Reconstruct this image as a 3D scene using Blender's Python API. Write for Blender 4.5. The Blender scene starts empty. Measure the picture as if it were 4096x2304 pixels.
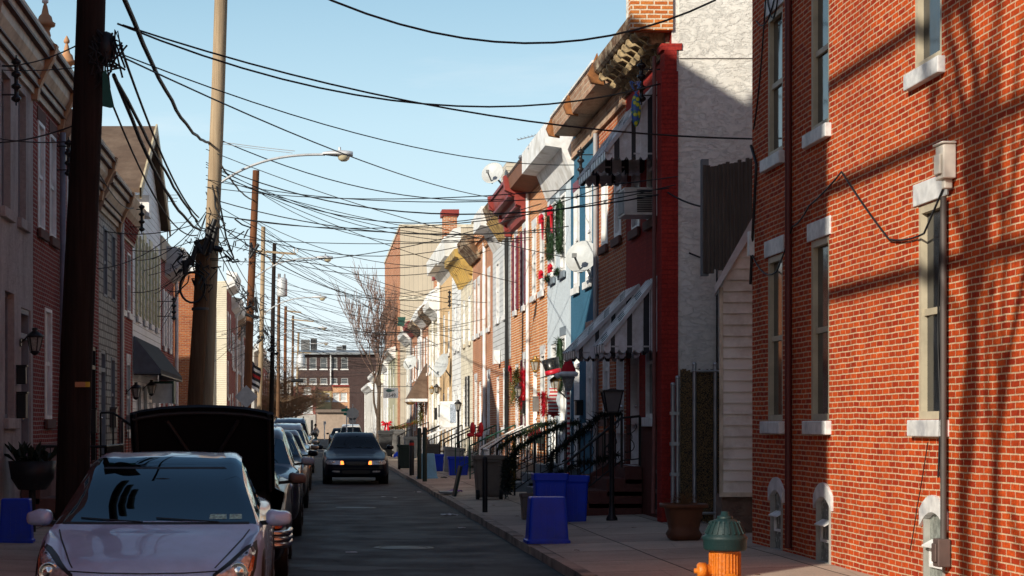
import bpy, bmesh, math, random
from mathutils import Vector, Matrix, noise as mnoise
from mathutils.bvhtree import BVHTree
random.seed(11)
R = math.radians
SC = bpy.context.scene
COL = SC.collection
# ------------------------------------------------------------------ layout of the street (metres)
K, HX, HY, CAMZ = 7314.0, 1272.0, 1701.0, 1.65      # camera constants measured on the photograph
RF, LF = 5.35, -4.40                                # planes of the right and left house fronts
def at(x, y, Y): return Vector(((x - HX) * Y / K, Y, CAMZ - (y - HY) * Y / K))
def uR(x): return RF * K / (x - HX)
def uL(x): return -LF * K / (HX - x)
def pave(X):                                        # height of the pavements (they fall towards the kerb)
    return .11 + (X - 2.85) / 2.55 * .08 if X > 0 else .11 + (-X - 2.6) / 1.8 * .06
SUN_AZ, SUN_EL = R(44), R(24)                       # sun behind the camera, to the left
# ------------------------------------------------------------------ geometry collector
class G:
    def __init__(s): s.v = []; s.f = []; s.s = []
    def add(s, vs, fs, smooth=False):
        b = len(s.v); s.v += [Vector(p) for p in vs]
        for f in fs: s.f.append([b + i for i in f]); s.s.append(smooth)
        return s
    def quad(s, a, b, c, d): return s.add([a, b, c, d], [(0, 1, 2, 3)])
    def box(s, x0, x1, y0, y1, z0, z1, M=None):
        p = [Vector((x, y, z)) for z in (z0, z1) for y in (y0, y1) for x in (x0, x1)]
        if M is not None: p = [M @ q for q in p]
        return s.add(p, [(0, 2, 3, 1), (4, 5, 7, 6), (0, 1, 5, 4), (2, 6, 7, 3), (0, 4, 6, 2), (1, 3, 7, 5)])
    def bar(s, a, b, w, h=None, up=(0, 0, 1)):
        a = Vector(a); b = Vector(b); h = w if h is None else h
        d = (b - a); L = d.length
        if L < 1e-6: return s
        d.normalize(); u = Vector(up)
        if abs(d.dot(u)) > .98: u = Vector((1, 0, 0))
        x = d.cross(u).normalized(); z = x.cross(d).normalized()
        M = Matrix((x, d, z)).transposed().to_4x4(); M.translation = a
        return s.box(-w / 2, w / 2, 0, L, -h / 2, h / 2, M)
    def tube(s, pts, r, n=6, cap=True):
        pts = [Vector(p) for p in pts]; k = len(pts)
        rs = [r] * k if not hasattr(r, '__len__') else r
        d0 = (pts[1] - pts[0]).normalized()
        u = Vector((0, 0, 1)) if abs(d0.z) < .9 else Vector((1, 0, 0))
        x = d0.cross(u).normalized(); vs = []
        for i in range(k):
            d = (pts[min(i + 1, k - 1)] - pts[max(i - 1, 0)]).normalized()
            x = (x - d * x.dot(d)); x = x.normalized() if x.length > 1e-6 else d.orthogonal().normalized()
            y = d.cross(x)
            for j in range(n):
                a = 2 * math.pi * j / n
                vs.append(pts[i] + (x * math.cos(a) + y * math.sin(a)) * rs[i])
        fs = [(i * n + j, i * n + (j + 1) % n, (i + 1) * n + (j + 1) % n, (i + 1) * n + j) for i in range(k - 1) for j in range(n)]
        s.add(vs, fs, True)
        if cap and n > 3:
            s.add(vs[:n], [tuple(reversed(range(n)))]); s.add(vs[-n:], [tuple(range(n))])
        return s
    def cyl(s, a, b, r, n=12, r2=None): return s.tube([a, b], [r, r if r2 is None else r2], n)
    def lathe(s, prof, c=(0, 0, 0), n=16, M=None, smooth=True, sq=0, arc=2 * math.pi):
        vs = []; full = abs(arc - 2 * math.pi) < 1e-6
        m = n if full else n + 1
        for r, z in prof:
            for j in range(m):
                a = arc * j / n; ca, sa = math.cos(a), math.sin(a)
                q = 1
                if sq: q = 1 / max(abs(ca), abs(sa)) * sq + (1 - sq)
                p = Vector((r * ca * q, r * sa * q, z))
                if M is not None: p = M @ p
                vs.append(p + Vector(c))
        fs = [(i * m + j, i * m + (j + 1) % m, (i + 1) * m + (j + 1) % m, (i + 1) * m + j) for i in range(len(prof) - 1) for j in range(n)]
        return s.add(vs, fs, smooth)
    def ball(s, c, rx, ry=None, rz=None, n=10, M=None):
        ry = rx if ry is None else ry; rz = rx if rz is None else rz
        vs = []; h = max(4, n // 2 + 1)
        for i in range(h + 1):
            t = math.pi * i / h
            for j in range(n):
                a = 2 * math.pi * j / n
                p = Vector((rx * math.sin(t) * math.cos(a), ry * math.sin(t) * math.sin(a), rz * math.cos(t)))
                if M is not None: p = M @ p
                vs.append(p + Vector(c))
        return s.add(vs, [(i * n + j, (i + 1) * n + j, (i + 1) * n + (j + 1) % n, i * n + (j + 1) % n) for i in range(h) for j in range(n)], True)
    def prism(s, poly, ext):
        n = len(poly); e = Vector(ext); p = [Vector(q) for q in poly]
        s.add(p, [tuple(range(n))]); s.add([q + e for q in p], [tuple(reversed(range(n)))])
        for i in range(n):
            j = (i + 1) % n; s.quad(p[i], p[j], p[j] + e, p[i] + e)
        return s
    def grid(s, rows, smooth=True, closed=False):
        n = len(rows[0]); vs = [p for r in rows for p in r]; w = n if closed else n - 1
        return s.add(vs, [(i * n + j, i * n + (j + 1) % n, (i + 1) * n + (j + 1) % n, (i + 1) * n + j) for i in range(len(rows) - 1) for j in range(w)], smooth)
    def join(s, o, M=None):
        b = len(s.v); s.v += [(M @ p if M is not None else p.copy()) for p in o.v]
        s.f += [[b + i for i in f] for f in o.f]; s.s += o.s; return s
ORI = {}
def thing(name, label, cat, loc=(0, 0, 0), rz=0, group=None):
    o = bpy.data.objects.new(name, None); COL.objects.link(o)
    o.empty_display_size = .2
    o.location = loc; o.rotation_euler = (0, 0, rz); o['label'] = label; o['category'] = cat
    if group: o['group'] = group
    ORI[o.name] = Vector(loc); return o
def tag(o, label, cat, group=None):
    o['label'] = label; o['category'] = cat
    if group: o['group'] = group
    return o
def obj(name, g, mat, parent=None, label=None, local=False, bevel=0, away=None):
    """one mesh; world coordinates unless local (then: coordinates of the parent thing)"""
    o0 = Vector((0, 0, 0))
    if parent is not None and not local: o0 = ORI[parent.name]
    me = bpy.data.meshes.new(name)
    me.from_pydata([p - o0 for p in g.v], [], g.f); me.validate()
    bm = bmesh.new(); bm.from_mesh(me)
    bmesh.ops.recalc_face_normals(bm, faces=bm.faces)
    if away is not None:                            # open sheets (glass): normals point away from this spot
        bm.normal_update(); bmesh.ops.reverse_faces(bm, faces=[f for f in bm.faces if f.normal.dot(Vector(away) - f.calc_center_median()) > 0])
    bm.to_mesh(me); bm.free()
    if len(me.polygons) == len(g.s): me.polygons.foreach_set('use_smooth', g.s)
    me.materials.append(mat)
    o = bpy.data.objects.new(name, me); COL.objects.link(o)
    if parent is not None: o.parent = parent
    ORI[o.name] = o0
    if label: o['label'] = label
    if bevel:
        b = o.modifiers.new('Bevel', 'BEVEL'); b.width = bevel; b.segments = 2; b.limit_method = 'ANGLE'
    return o
def solo(name, g, mat, label, cat, group=None, base=None, bevel=0):
    """a thing that is one mesh, origin at its base"""
    if base is None:
        n = len(g.v); base = Vector((sum(p.x for p in g.v) / n, sum(p.y for p in g.v) / n, min(p.z for p in g.v)))
    base = Vector(base)
    for p in g.v: p -= base
    o = obj(name, g, mat, bevel=bevel); o.location = base; ORI[o.name] = base
    return tag(o, label, cat, group)
def struct(name, g, mat):
    o = obj(name, g, mat); o['kind'] = 'structure'; return o
def dup(root, loc, rz=None, label=None, group=None, scale=None):
    def cp(o, par):
        c = o.copy(); COL.objects.link(c)
        if par is not None: c.parent = par
        for ch in o.children: cp(ch, c)
        return c
    r = cp(root, None); r.location = loc
    if rz is not None: r.rotation_euler.z = rz
    if label: r['label'] = label
    if group: r['group'] = group
    if scale: r.scale = scale
    ORI[r.name] = Vector(loc); return r
def text_geo(body, size, M, depth=.004):
    cu = bpy.data.curves.new('lettering', 'FONT'); cu.body = body; cu.size = size; cu.extrude = depth
    cu.align_x = 'CENTER'; cu.align_y = 'CENTER'
    o = bpy.data.objects.new('lettering', cu); COL.objects.link(o)
    dg = bpy.context.evaluated_depsgraph_get(); me = bpy.data.meshes.new_from_object(o.evaluated_get(dg))
    g = G(); g.add([M @ v.co for v in me.vertices], [tuple(p.vertices) for p in me.polygons])
    bpy.data.objects.remove(o); bpy.data.curves.remove(cu); bpy.data.meshes.remove(me); return g
# ------------------------------------------------------------------ materials
def lin(c): return tuple(c) + (1,)
class N:
    def __init__(s, name):
        s.m = bpy.data.materials.new(name); s.m.use_nodes = True; s.t = s.m.node_tree
        s.b = s.t.nodes['Principled BSDF']; s.out = s.t.nodes['Material Output']
    def n(s, typ, **kw):
        x = s.t.nodes.new(typ)
        for k, v in kw.items(): setattr(x, k, v)
        return x
    def l(s, a, b): s.t.links.new(a, b)
    def noise(s, vec, scale, detail=4, rough=.55):
        x = s.n('ShaderNodeTexNoise'); x.inputs['Scale'].default_value = scale
        x.inputs['Detail'].default_value = detail; x.inputs['Roughness'].default_value = rough
        if vec is not None: s.l(vec, x.inputs['Vector'])
        return x.outputs['Fac']
    def ramp(s, fac, stops):
        x = s.n('ShaderNodeValToRGB'); e = x.color_ramp.elements
        e[0].position, e[0].color = stops[0][0], lin(stops[0][1]); e[1].position, e[1].color = stops[-1][0], lin(stops[-1][1])
        for p, c in stops[1:-1]:
            q = e.new(p); q.color = lin(c)
        s.l(fac, x.inputs['Fac']); return x.outputs['Color']
    def mix(s, fac, a, b, mode='MIX'):
        x = s.n('ShaderNodeMix', data_type='RGBA', blend_type=mode)
        for i, v in ((0, fac), (6, a), (7, b)):
            if hasattr(v, 'links') or hasattr(v, 'is_linked'): s.l(v, x.inputs[i])
            else: x.inputs[i].default_value = v if i == 0 else lin(v)
        return x.outputs[2]
    def math(s, op, a, b=None):
        x = s.n('ShaderNodeMath', operation=op)
        for i, v in ((0, a), (1, b)):
            if v is None: continue
            if hasattr(v, 'is_linked'): s.l(v, x.inputs[i])
            else: x.inputs[i].default_value = v
        return x.outputs[0]
    def bump(s, h, dist, strength=1.0, prev=None):
        x = s.n('ShaderNodeBump'); x.inputs['Distance'].default_value = dist; x.inputs['Strength'].default_value = strength
        s.l(h, x.inputs['Height'])
        if prev is not None: s.l(prev, x.inputs['Normal'])
        return x.outputs['Normal']
    def wall(s):
        """(along the wall, up) for walls that run with or across the street"""
        p = s.n('ShaderNodeNewGeometry').outputs['Position']; q = s.n('ShaderNodeSeparateXYZ'); s.l(p, q.inputs[0])
        c = s.n('ShaderNodeCombineXYZ'); s.l(s.math('ADD', q.outputs[0], q.outputs[1]), c.inputs[0]); s.l(q.outputs[2], c.inputs[1])
        return p, q, c.outputs[0]
    def setp(s, rough=.6, metal=0, coat=0, spec=.5):
        s.b.inputs['Roughness'].default_value = rough; s.b.inputs['Metallic'].default_value = metal
        s.b.inputs['Coat Weight'].default_value = coat; s.b.inputs['Specular IOR Level'].default_value = spec
MATS = {}
def mk(name, col, rough=.6, metal=0, var=.18, scale=5, bump=0, bscale=60, coat=0, spec=.4, emit=None, dirt=None):
    if name in MATS: return MATS[name]
    k = N(name); k.setp(rough, metal, coat, spec)
    tc = k.n('ShaderNodeTexCoord').outputs['Object']
    f = k.noise(tc, scale, 5)
    c = k.ramp(f, [(.3, [x * (1 - var) for x in col]), (.72, [min(1, x * (1 + var)) for x in col])])
    if dirt:
        f2 = k.ramp(k.noise(tc, scale * .35, 6, .65), [(.48, (0, 0, 0)), (.68, (1, 1, 1))]); c = k.mix(f2, c, dirt)
    k.l(c, k.b.inputs['Base Color'])
    rr = k.n('ShaderNodeMapRange'); k.l(f, rr.inputs[0]); rr.inputs[3].default_value = max(.02, rough - .08); rr.inputs[4].default_value = min(1, rough + .1)
    k.l(rr.outputs[0], k.b.inputs['Roughness'])
    if bump: k.l(k.bump(k.noise(tc, bscale, 4), bump), k.b.inputs['Normal'])
    if emit:
        k.b.inputs['Emission Color'].default_value = lin(emit[0]); k.b.inputs['Emission Strength'].default_value = emit[1]
    MATS[name] = k.m; return k.m
def brick(name, c1, c2, mort, bw=.213, rh=.069, ms=.010, grime=.35, tint=(.08, .05, .045), bias=0., painted=False):
    if name in MATS: return MATS[name]
    k = N(name); k.setp(.88, spec=.15); p, q, v = k.wall()
    # slight unevenness of the courses
    wob = k.n('ShaderNodeTexNoise'); wob.inputs['Scale'].default_value = 2.2; k.l(p, wob.inputs['Vector'])
    sc = k.n('ShaderNodeVectorMath', operation='SCALE'); k.l(wob.outputs['Color'], sc.inputs[0]); sc.inputs['Scale'].default_value = .022
    ad = k.n('ShaderNodeVectorMath', operation='ADD'); k.l(v, ad.inputs[0]); k.l(sc.outputs[0], ad.inputs[1])
    b = k.n('ShaderNodeTexBrick'); k.l(ad.outputs[0], b.inputs['Vector'])
    for nm, x in (('Scale', 1), ('Mortar Size', ms), ('Mortar Smooth', .25), ('Bias', bias), ('Brick Width', bw), ('Row Height', rh)): b.inputs[nm].default_value = x
    b.inputs['Color1'].default_value = lin(c1); b.inputs['Color2'].default_value = lin(c2); b.inputs['Mortar'].default_value = lin(mort)
    c = b.outputs['Color']
    big = k.ramp(k.noise(p, .9, 6, .65), [(.42, (0, 0, 0)), (.75, (1, 1, 1))])
    c = k.mix(k.math('MULTIPLY', big, grime), c, tint)
    mp = k.n('ShaderNodeMapping'); k.l(p, mp.inputs[0]); mp.inputs['Scale'].default_value = (1.1, 1.1, .22)
    c = k.mix(1., c, k.ramp(k.noise(mp.outputs[0], 2.1, 7, .7), [(.3, (1.12, 1.1, 1.08)), (.55, (1, 1, 1)), (.78, (.6, .58, .58))]), 'MULTIPLY')
    sa = k.ramp(k.noise(p, .6, 8, .75), [(.62, (0, 0, 0)), (.8, (1, 1, 1))]); c = k.mix(k.math('MULTIPLY', sa, .22), c, [min(.8, x + .25) for x in c1])
    fine = k.ramp(k.noise(p, 38, 3), [(.3, (.72, .72, .72)), (.7, (1.2, 1.2, 1.2))]); c = k.mix(1., c, fine, 'MULTIPLY')
    k.l(c, k.b.inputs['Base Color'])
    inv = k.math('SUBTRACT', 1., b.outputs['Fac'])
    nrm = k.bump(inv, .008, .9); nrm = k.bump(k.noise(p, 70, 4), .004, .7, nrm); k.l(nrm, k.b.inputs['Normal'])
    MATS[name] = k.m; return k.m
def siding(name, col, pitch=.115, var=.1, rough=.5, dirt=(.3, .27, .22), vert=False, dirt_amt=.3):
    if name in MATS: return MATS[name]
    k = N(name); k.setp(rough); p, q, v = k.wall()
    co = q.outputs[2]
    if vert: co = k.math('ADD', q.outputs[0], q.outputs[1])
    fr = k.math('FRACT', k.math('DIVIDE', co, pitch))
    f = k.noise(p, 1.3, 6, .65)
    c = k.ramp(f, [(.3, [x * (1 - var) for x in col]), (.7, [min(1, x * (1 + var)) for x in col])])
    d = k.ramp(k.noise(p, .55, 6, .7), [(.5, (0, 0, 0)), (.78, (1, 1, 1))]); c = k.mix(k.math('MULTIPLY', d, dirt_amt), c, dirt)
    board_edge = k.ramp(fr, [(.02, (.42, .42, .42)), (.1, (1, 1, 1))]); c = k.mix(1., c, board_edge, 'MULTIPLY')  # base colour darkens along one edge of every board
    k.l(c, k.b.inputs['Base Color']); 
    saw = k.ramp(fr, [(0., (0, 0, 0)), (.1, (1, 1, 1)), (1., (.05, .05, .05))] if not vert else [(.0, (0, 0, 0)), (.12, (1, 1, 1)), (1., (1, 1, 1))])
    k.l(k.bump(saw, .014, .9), k.b.inputs['Normal']); MATS[name] = k.m; return k.m
def stucco(name, col, dirt=(.35, .3, .25), amt=.35, bump=.02, scale=7):
    if name in MATS: return MATS[name]
    k = N(name); k.setp(.9, spec=.2); p, q, v = k.wall()
    mp = k.n('ShaderNodeMapping'); k.l(p, mp.inputs[0]); mp.inputs['Scale'].default_value = (1, 1, .35)
    streak = k.ramp(k.noise(mp.outputs[0], 1.6, 7, .7), [(.46, (0, 0, 0)), (.75, (1, 1, 1))])
    c = k.mix(k.math('MULTIPLY', streak, amt), col, dirt)
    pt = k.ramp(k.noise(p, .45, 5, .6), [(.5, (0, 0, 0)), (.54, (1, 1, 1))]); c = k.mix(k.math('MULTIPLY', pt, .22), c, [x * .72 for x in col])
    vo = k.noise(p, scale, 6, .6); c = k.mix(1., c, k.ramp(vo, [(.3, (.88, .88, .88)), (.6, (1.06, 1.06, 1.06))]), 'MULTIPLY')
    k.l(c, k.b.inputs['Base Color'])
    mp2 = k.n('ShaderNodeMapping'); k.l(p, mp2.inputs[0]); mp2.inputs['Scale'].default_value = (1, 1, 2.2)
    st = k.ramp(k.noise(mp2.outputs[0], scale * .55, 8, .6), [(.44, (0, 0, 0)), (.505, (.9, .9, .9)), (.52, (.35, .35, .35)), (.7, (.6, .6, .6))])
    k.l(k.bump(st, bump, .75, k.bump(k.noise(p, 60, 4), .004)), k.b.inputs['Normal']); MATS[name] = k.m; return k.m
def glassm(name, tint=(.32, .4, .42), ior=1.55, refl=(1, 1, 1)):
    k = N(name); k.t.nodes.remove(k.b)
    tr = k.n('ShaderNodeBsdfTransparent'); tr.inputs[0].default_value = lin(tint)
    gl = k.n('ShaderNodeBsdfGlossy'); gl.inputs['Roughness'].default_value = .015; gl.inputs['Color'].default_value = lin(refl)
    fr = k.n('ShaderNodeFresnel'); fr.inputs[0].default_value = ior
    mx = k.n('ShaderNodeMixShader'); k.l(fr.outputs[0], mx.inputs[0]); k.l(tr.outputs[0], mx.inputs[1]); k.l(gl.outputs[0], mx.inputs[2])
    k.l(mx.outputs[0], k.out.inputs[0]); MATS[name] = k.m; return k.m
def paintm(name, col, metal=.55, rough=.28):
    dk = max(col) < .05; k = N(name); k.setp(rough, metal, .28 if dk else .9, .12 if dk else .5); k.b.inputs['Coat IOR'].default_value = 1.4 if dk else 1.5
    tc = k.n('ShaderNodeTexCoord').outputs['Object']
    f = k.noise(tc, 3.5, 6, .7); c = k.ramp(f, [(.35, [x * .88 for x in col]), (.7, [min(1, x * 1.08) for x in col])])
    d = k.ramp(k.noise(tc, 11, 6, .75), [(.55, (0, 0, 0)), (.8, (1, 1, 1))]); c = k.mix(k.math('MULTIPLY', d, .12 if max(col) > .05 else .015), c, (.3, .26, .22))
    k.l(c, k.b.inputs['Base Color'])
    q = k.ramp(k.noise(tc, 4, 5), [(.3, (.02, .02, .02)), (.8, (.10, .10, .10))]); k.l(q, k.b.inputs['Coat Roughness'])
    MATS[name] = k.m; return k.m
def woodm(name, c1, c2, ring=0., rough=.85):
    k = N(name); k.setp(rough, spec=.2); tc = k.n('ShaderNodeTexCoord').outputs['Object']
    mp = k.n('ShaderNodeMapping'); k.l(tc, mp.inputs[0]); mp.inputs['Scale'].default_value = (22, 22, .8)
    f = k.noise(mp.outputs[0], 1., 6, .7); c = k.ramp(f, [(.3, c1), (.7, c2)])
    k.l(k.mix(k.math('MULTIPLY', k.ramp(k.noise(tc, .8, 5), [(.4, (0, 0, 0)), (.7, (1, 1, 1))]), .4), c, [x * .5 for x in c1]), k.b.inputs['Base Color'])
    k.l(k.bump(f, .012), k.b.inputs['Normal']); MATS[name] = k.m; return k.m
def stripem(name, c1, c2, pitch, axis=2, duty=.5, slant=0.):
    """stripes running across one local axis (fabric, aluminium pans)"""
    k = N(name); k.setp(.45); tc = k.n('ShaderNodeTexCoord').outputs['Object']; q = k.n('ShaderNodeSeparateXYZ'); k.l(tc, q.inputs[0])
    co = q.outputs[axis]
    if slant: co = k.math('ADD', co, k.math('MULTIPLY', q.outputs[0], slant))
    fr = k.math('FRACT', k.math('DIVIDE', k.math('ADD', co, 50), pitch)); s = k.math('GREATER_THAN', fr, duty)
    c = k.mix(s, c1, c2); d = k.ramp(k.noise(tc, 4, 6, .7), [(.4, (1, 1, 1)), (.75, (.6, .57, .52))]); c = k.mix(1., c, d, 'MULTIPLY')
    k.l(c, k.b.inputs['Base Color']); MATS[name] = k.m; return k.m
WHITE = mk('white_paint', (.88, .875, .86), .5, dirt=(.6, .57, .52)); CREAM = mk('cream_paint', (.74, .66, .52), .55, dirt=(.4, .34, .25))
TAN = mk('tan_frame', (.50, .43, .31), .5); BLACK = mk('black_metal', (.012, .012, .014), .45); GREY = mk('grey_paint', (.25, .26, .28), .6)
MARBLE = mk('marble', (.72, .72, .72), .45, scale=9, dirt=(.42, .43, .46), bump=.003, bscale=30); BROWNSTONE = mk('brownstone', (.16, .085, .07), .9, bump=.004)
GALV = mk('galvanised', (.42, .44, .46), .4, .7); RUBBER = mk('rubber', (.012, .012, .012), .85); CHROME = mk('chrome', (.75, .75, .75), .12, 1., var=.05)
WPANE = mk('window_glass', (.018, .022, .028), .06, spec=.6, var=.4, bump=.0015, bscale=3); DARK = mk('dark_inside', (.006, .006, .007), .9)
BLIND = mk('white_blind', (.62, .62, .60), .3, spec=.6, bump=.001, bscale=3)
TARP = mk('roof_coating', (.86, .85, .83), .55, dirt=(.62, .6, .55), scale=2); SHINGLE = mk('brown_roofing', (.13, .085, .06), .9, bump=.01, bscale=18, scale=3, dirt=(.2, .14, .1))
ROOFG = mk('grey_roofing', (.2, .2, .2), .9)
# ------------------------------------------------------------------ camera, sky, sun
def setup():
    cd = bpy.data.cameras.new('camera'); cam = bpy.data.objects.new('camera', cd); COL.objects.link(cam); SC.camera = cam
    cam.location = (0, 0, CAMZ); cam.rotation_euler = (R(90), 0, 0)
    cd.sensor_width = 36; cd.lens = 36 * K / 4096; cd.shift_x = (2048 - HX) / 4096; cd.shift_y = (HY - 1152) / 4096
    cd.clip_start = .2; cd.clip_end = 4000
    cd.dof.use_dof = True; cd.dof.focus_distance = 38; cd.dof.aperture_fstop = 9
    w = bpy.data.worlds.new('World'); SC.world = w; w.use_nodes = True; t = w.node_tree
    bg = t.nodes['Background']; bg.inputs['Strength'].default_value = SKY_STR
    sk = t.nodes.new('ShaderNodeTexSky'); sk.sky_type = 'NISHITA'; sk.sun_disc = False
    sk.sun_elevation = SUN_EL; sk.sun_rotation = SUN_AZ + math.pi; sk.air_density = 1.0; sk.dust_density = .6; sk.ozone_density = 1.5
    tc = t.nodes.new('ShaderNodeTexCoord')
    mp = t.nodes.new('ShaderNodeMapping'); mp.inputs['Scale'].default_value = (1.2, 1.2, 9); t.links.new(tc.outputs['Generated'], mp.inputs[0])
    nz = t.nodes.new('ShaderNodeTexNoise'); nz.inputs['Scale'].default_value = 2.2; nz.inputs['Detail'].default_value = 7; nz.inputs['Roughness'].default_value = .6
    t.links.new(mp.outputs[0], nz.inputs['Vector'])
    rp = t.nodes.new('ShaderNodeValToRGB'); rp.color_ramp.elements[0].position = .45; rp.color_ramp.elements[1].position = .8
    rp.color_ramp.elements[0].color = (0, 0, 0, 1); rp.color_ramp.elements[1].color = (.6, .6, .6, 1); t.links.new(nz.outputs['Fac'], rp.inputs[0])
    mx = t.nodes.new('ShaderNodeMix'); mx.data_type = 'RGBA'; mx.inputs[0].default_value = .03; t.links.new(sk.outputs[0], mx.inputs[6])
    mx.inputs[7].default_value = (5.2, 5.4, 5.5, 1)
    # pale winter haze towards the horizon
    sp = t.nodes.new('ShaderNodeSeparateXYZ'); t.links.new(tc.outputs['Generated'], sp.inputs[0])
    hz = t.nodes.new('ShaderNodeMapRange'); hz.inputs[1].default_value = .16; hz.inputs[2].default_value = .42; hz.inputs[3].default_value = .96; hz.inputs[4].default_value = .0; t.links.new(sp.outputs[2], hz.inputs[0])
    hr = t.nodes.new('ShaderNodeValToRGB'); e = hr.color_ramp.elements; e[0].position = 0.; e[0].color = (10.2, 10.8, 11., 1); e[1].position = .27; e[1].color = (3.7, 6.9, 9.1, 1); q = e.new(.09); q.color = (7.7, 9.7, 10.5, 1); t.links.new(sp.outputs[2], hr.inputs[0])
    # the bright haze lies opposite the sun, down the street; the rest of the sky is the plain sky texture
    az = t.nodes.new('ShaderNodeMapRange'); az.interpolation_type = 'SMOOTHSTEP'; az.inputs[1].default_value = .35; az.inputs[2].default_value = .9; t.links.new(sp.outputs[1], az.inputs[0])
    fm = t.nodes.new('ShaderNodeMath'); fm.operation = 'MULTIPLY'; t.links.new(hz.outputs[0], fm.inputs[0]); t.links.new(az.outputs[0], fm.inputs[1])
    hm = t.nodes.new('ShaderNodeMix'); hm.data_type = 'RGBA'; t.links.new(rp.outputs[0], hm.inputs[0]); t.links.new(hr.outputs[0], hm.inputs[6]); hm.inputs[7].default_value = (10.7, 10.9, 11., 1)
    mh = t.nodes.new('ShaderNodeMix'); mh.data_type = 'RGBA'; t.links.new(fm.outputs[0], mh.inputs[0]); t.links.new(mx.outputs[2], mh.inputs[6]); t.links.new(hm.outputs[2], mh.inputs[7])
    t.links.new(mh.outputs[2], bg.inputs['Color'])
    ld = bpy.data.lights.new('sun', 'SUN'); ld.energy = SUN_STR; ld.angle = R(.53); ld.color = (1, .93, .79)
    s = bpy.data.objects.new('sun', ld); COL.objects.link(s)
    d = Vector((math.sin(SUN_AZ) * math.cos(SUN_EL), math.cos(SUN_AZ) * math.cos(SUN_EL), -math.sin(SUN_EL)))
    s.rotation_euler = d.to_track_quat('-Z', 'Y').to_euler(); s.location = (-20, -30, 40)
    SC.view_settings.view_transform = 'Standard'; SC.view_settings.look = 'None'; SC.view_settings.exposure = 0; SC.view_settings.gamma = 1
    SC.render.engine = 'CYCLES'; SC.cycles.max_bounces = 8; SC.cycles.transparent_max_bounces = 12
    SC.render.resolution_x = 1024; SC.render.resolution_y = 576
SKY_STR = .098; SUN_STR = 5.0
setup()
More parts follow.
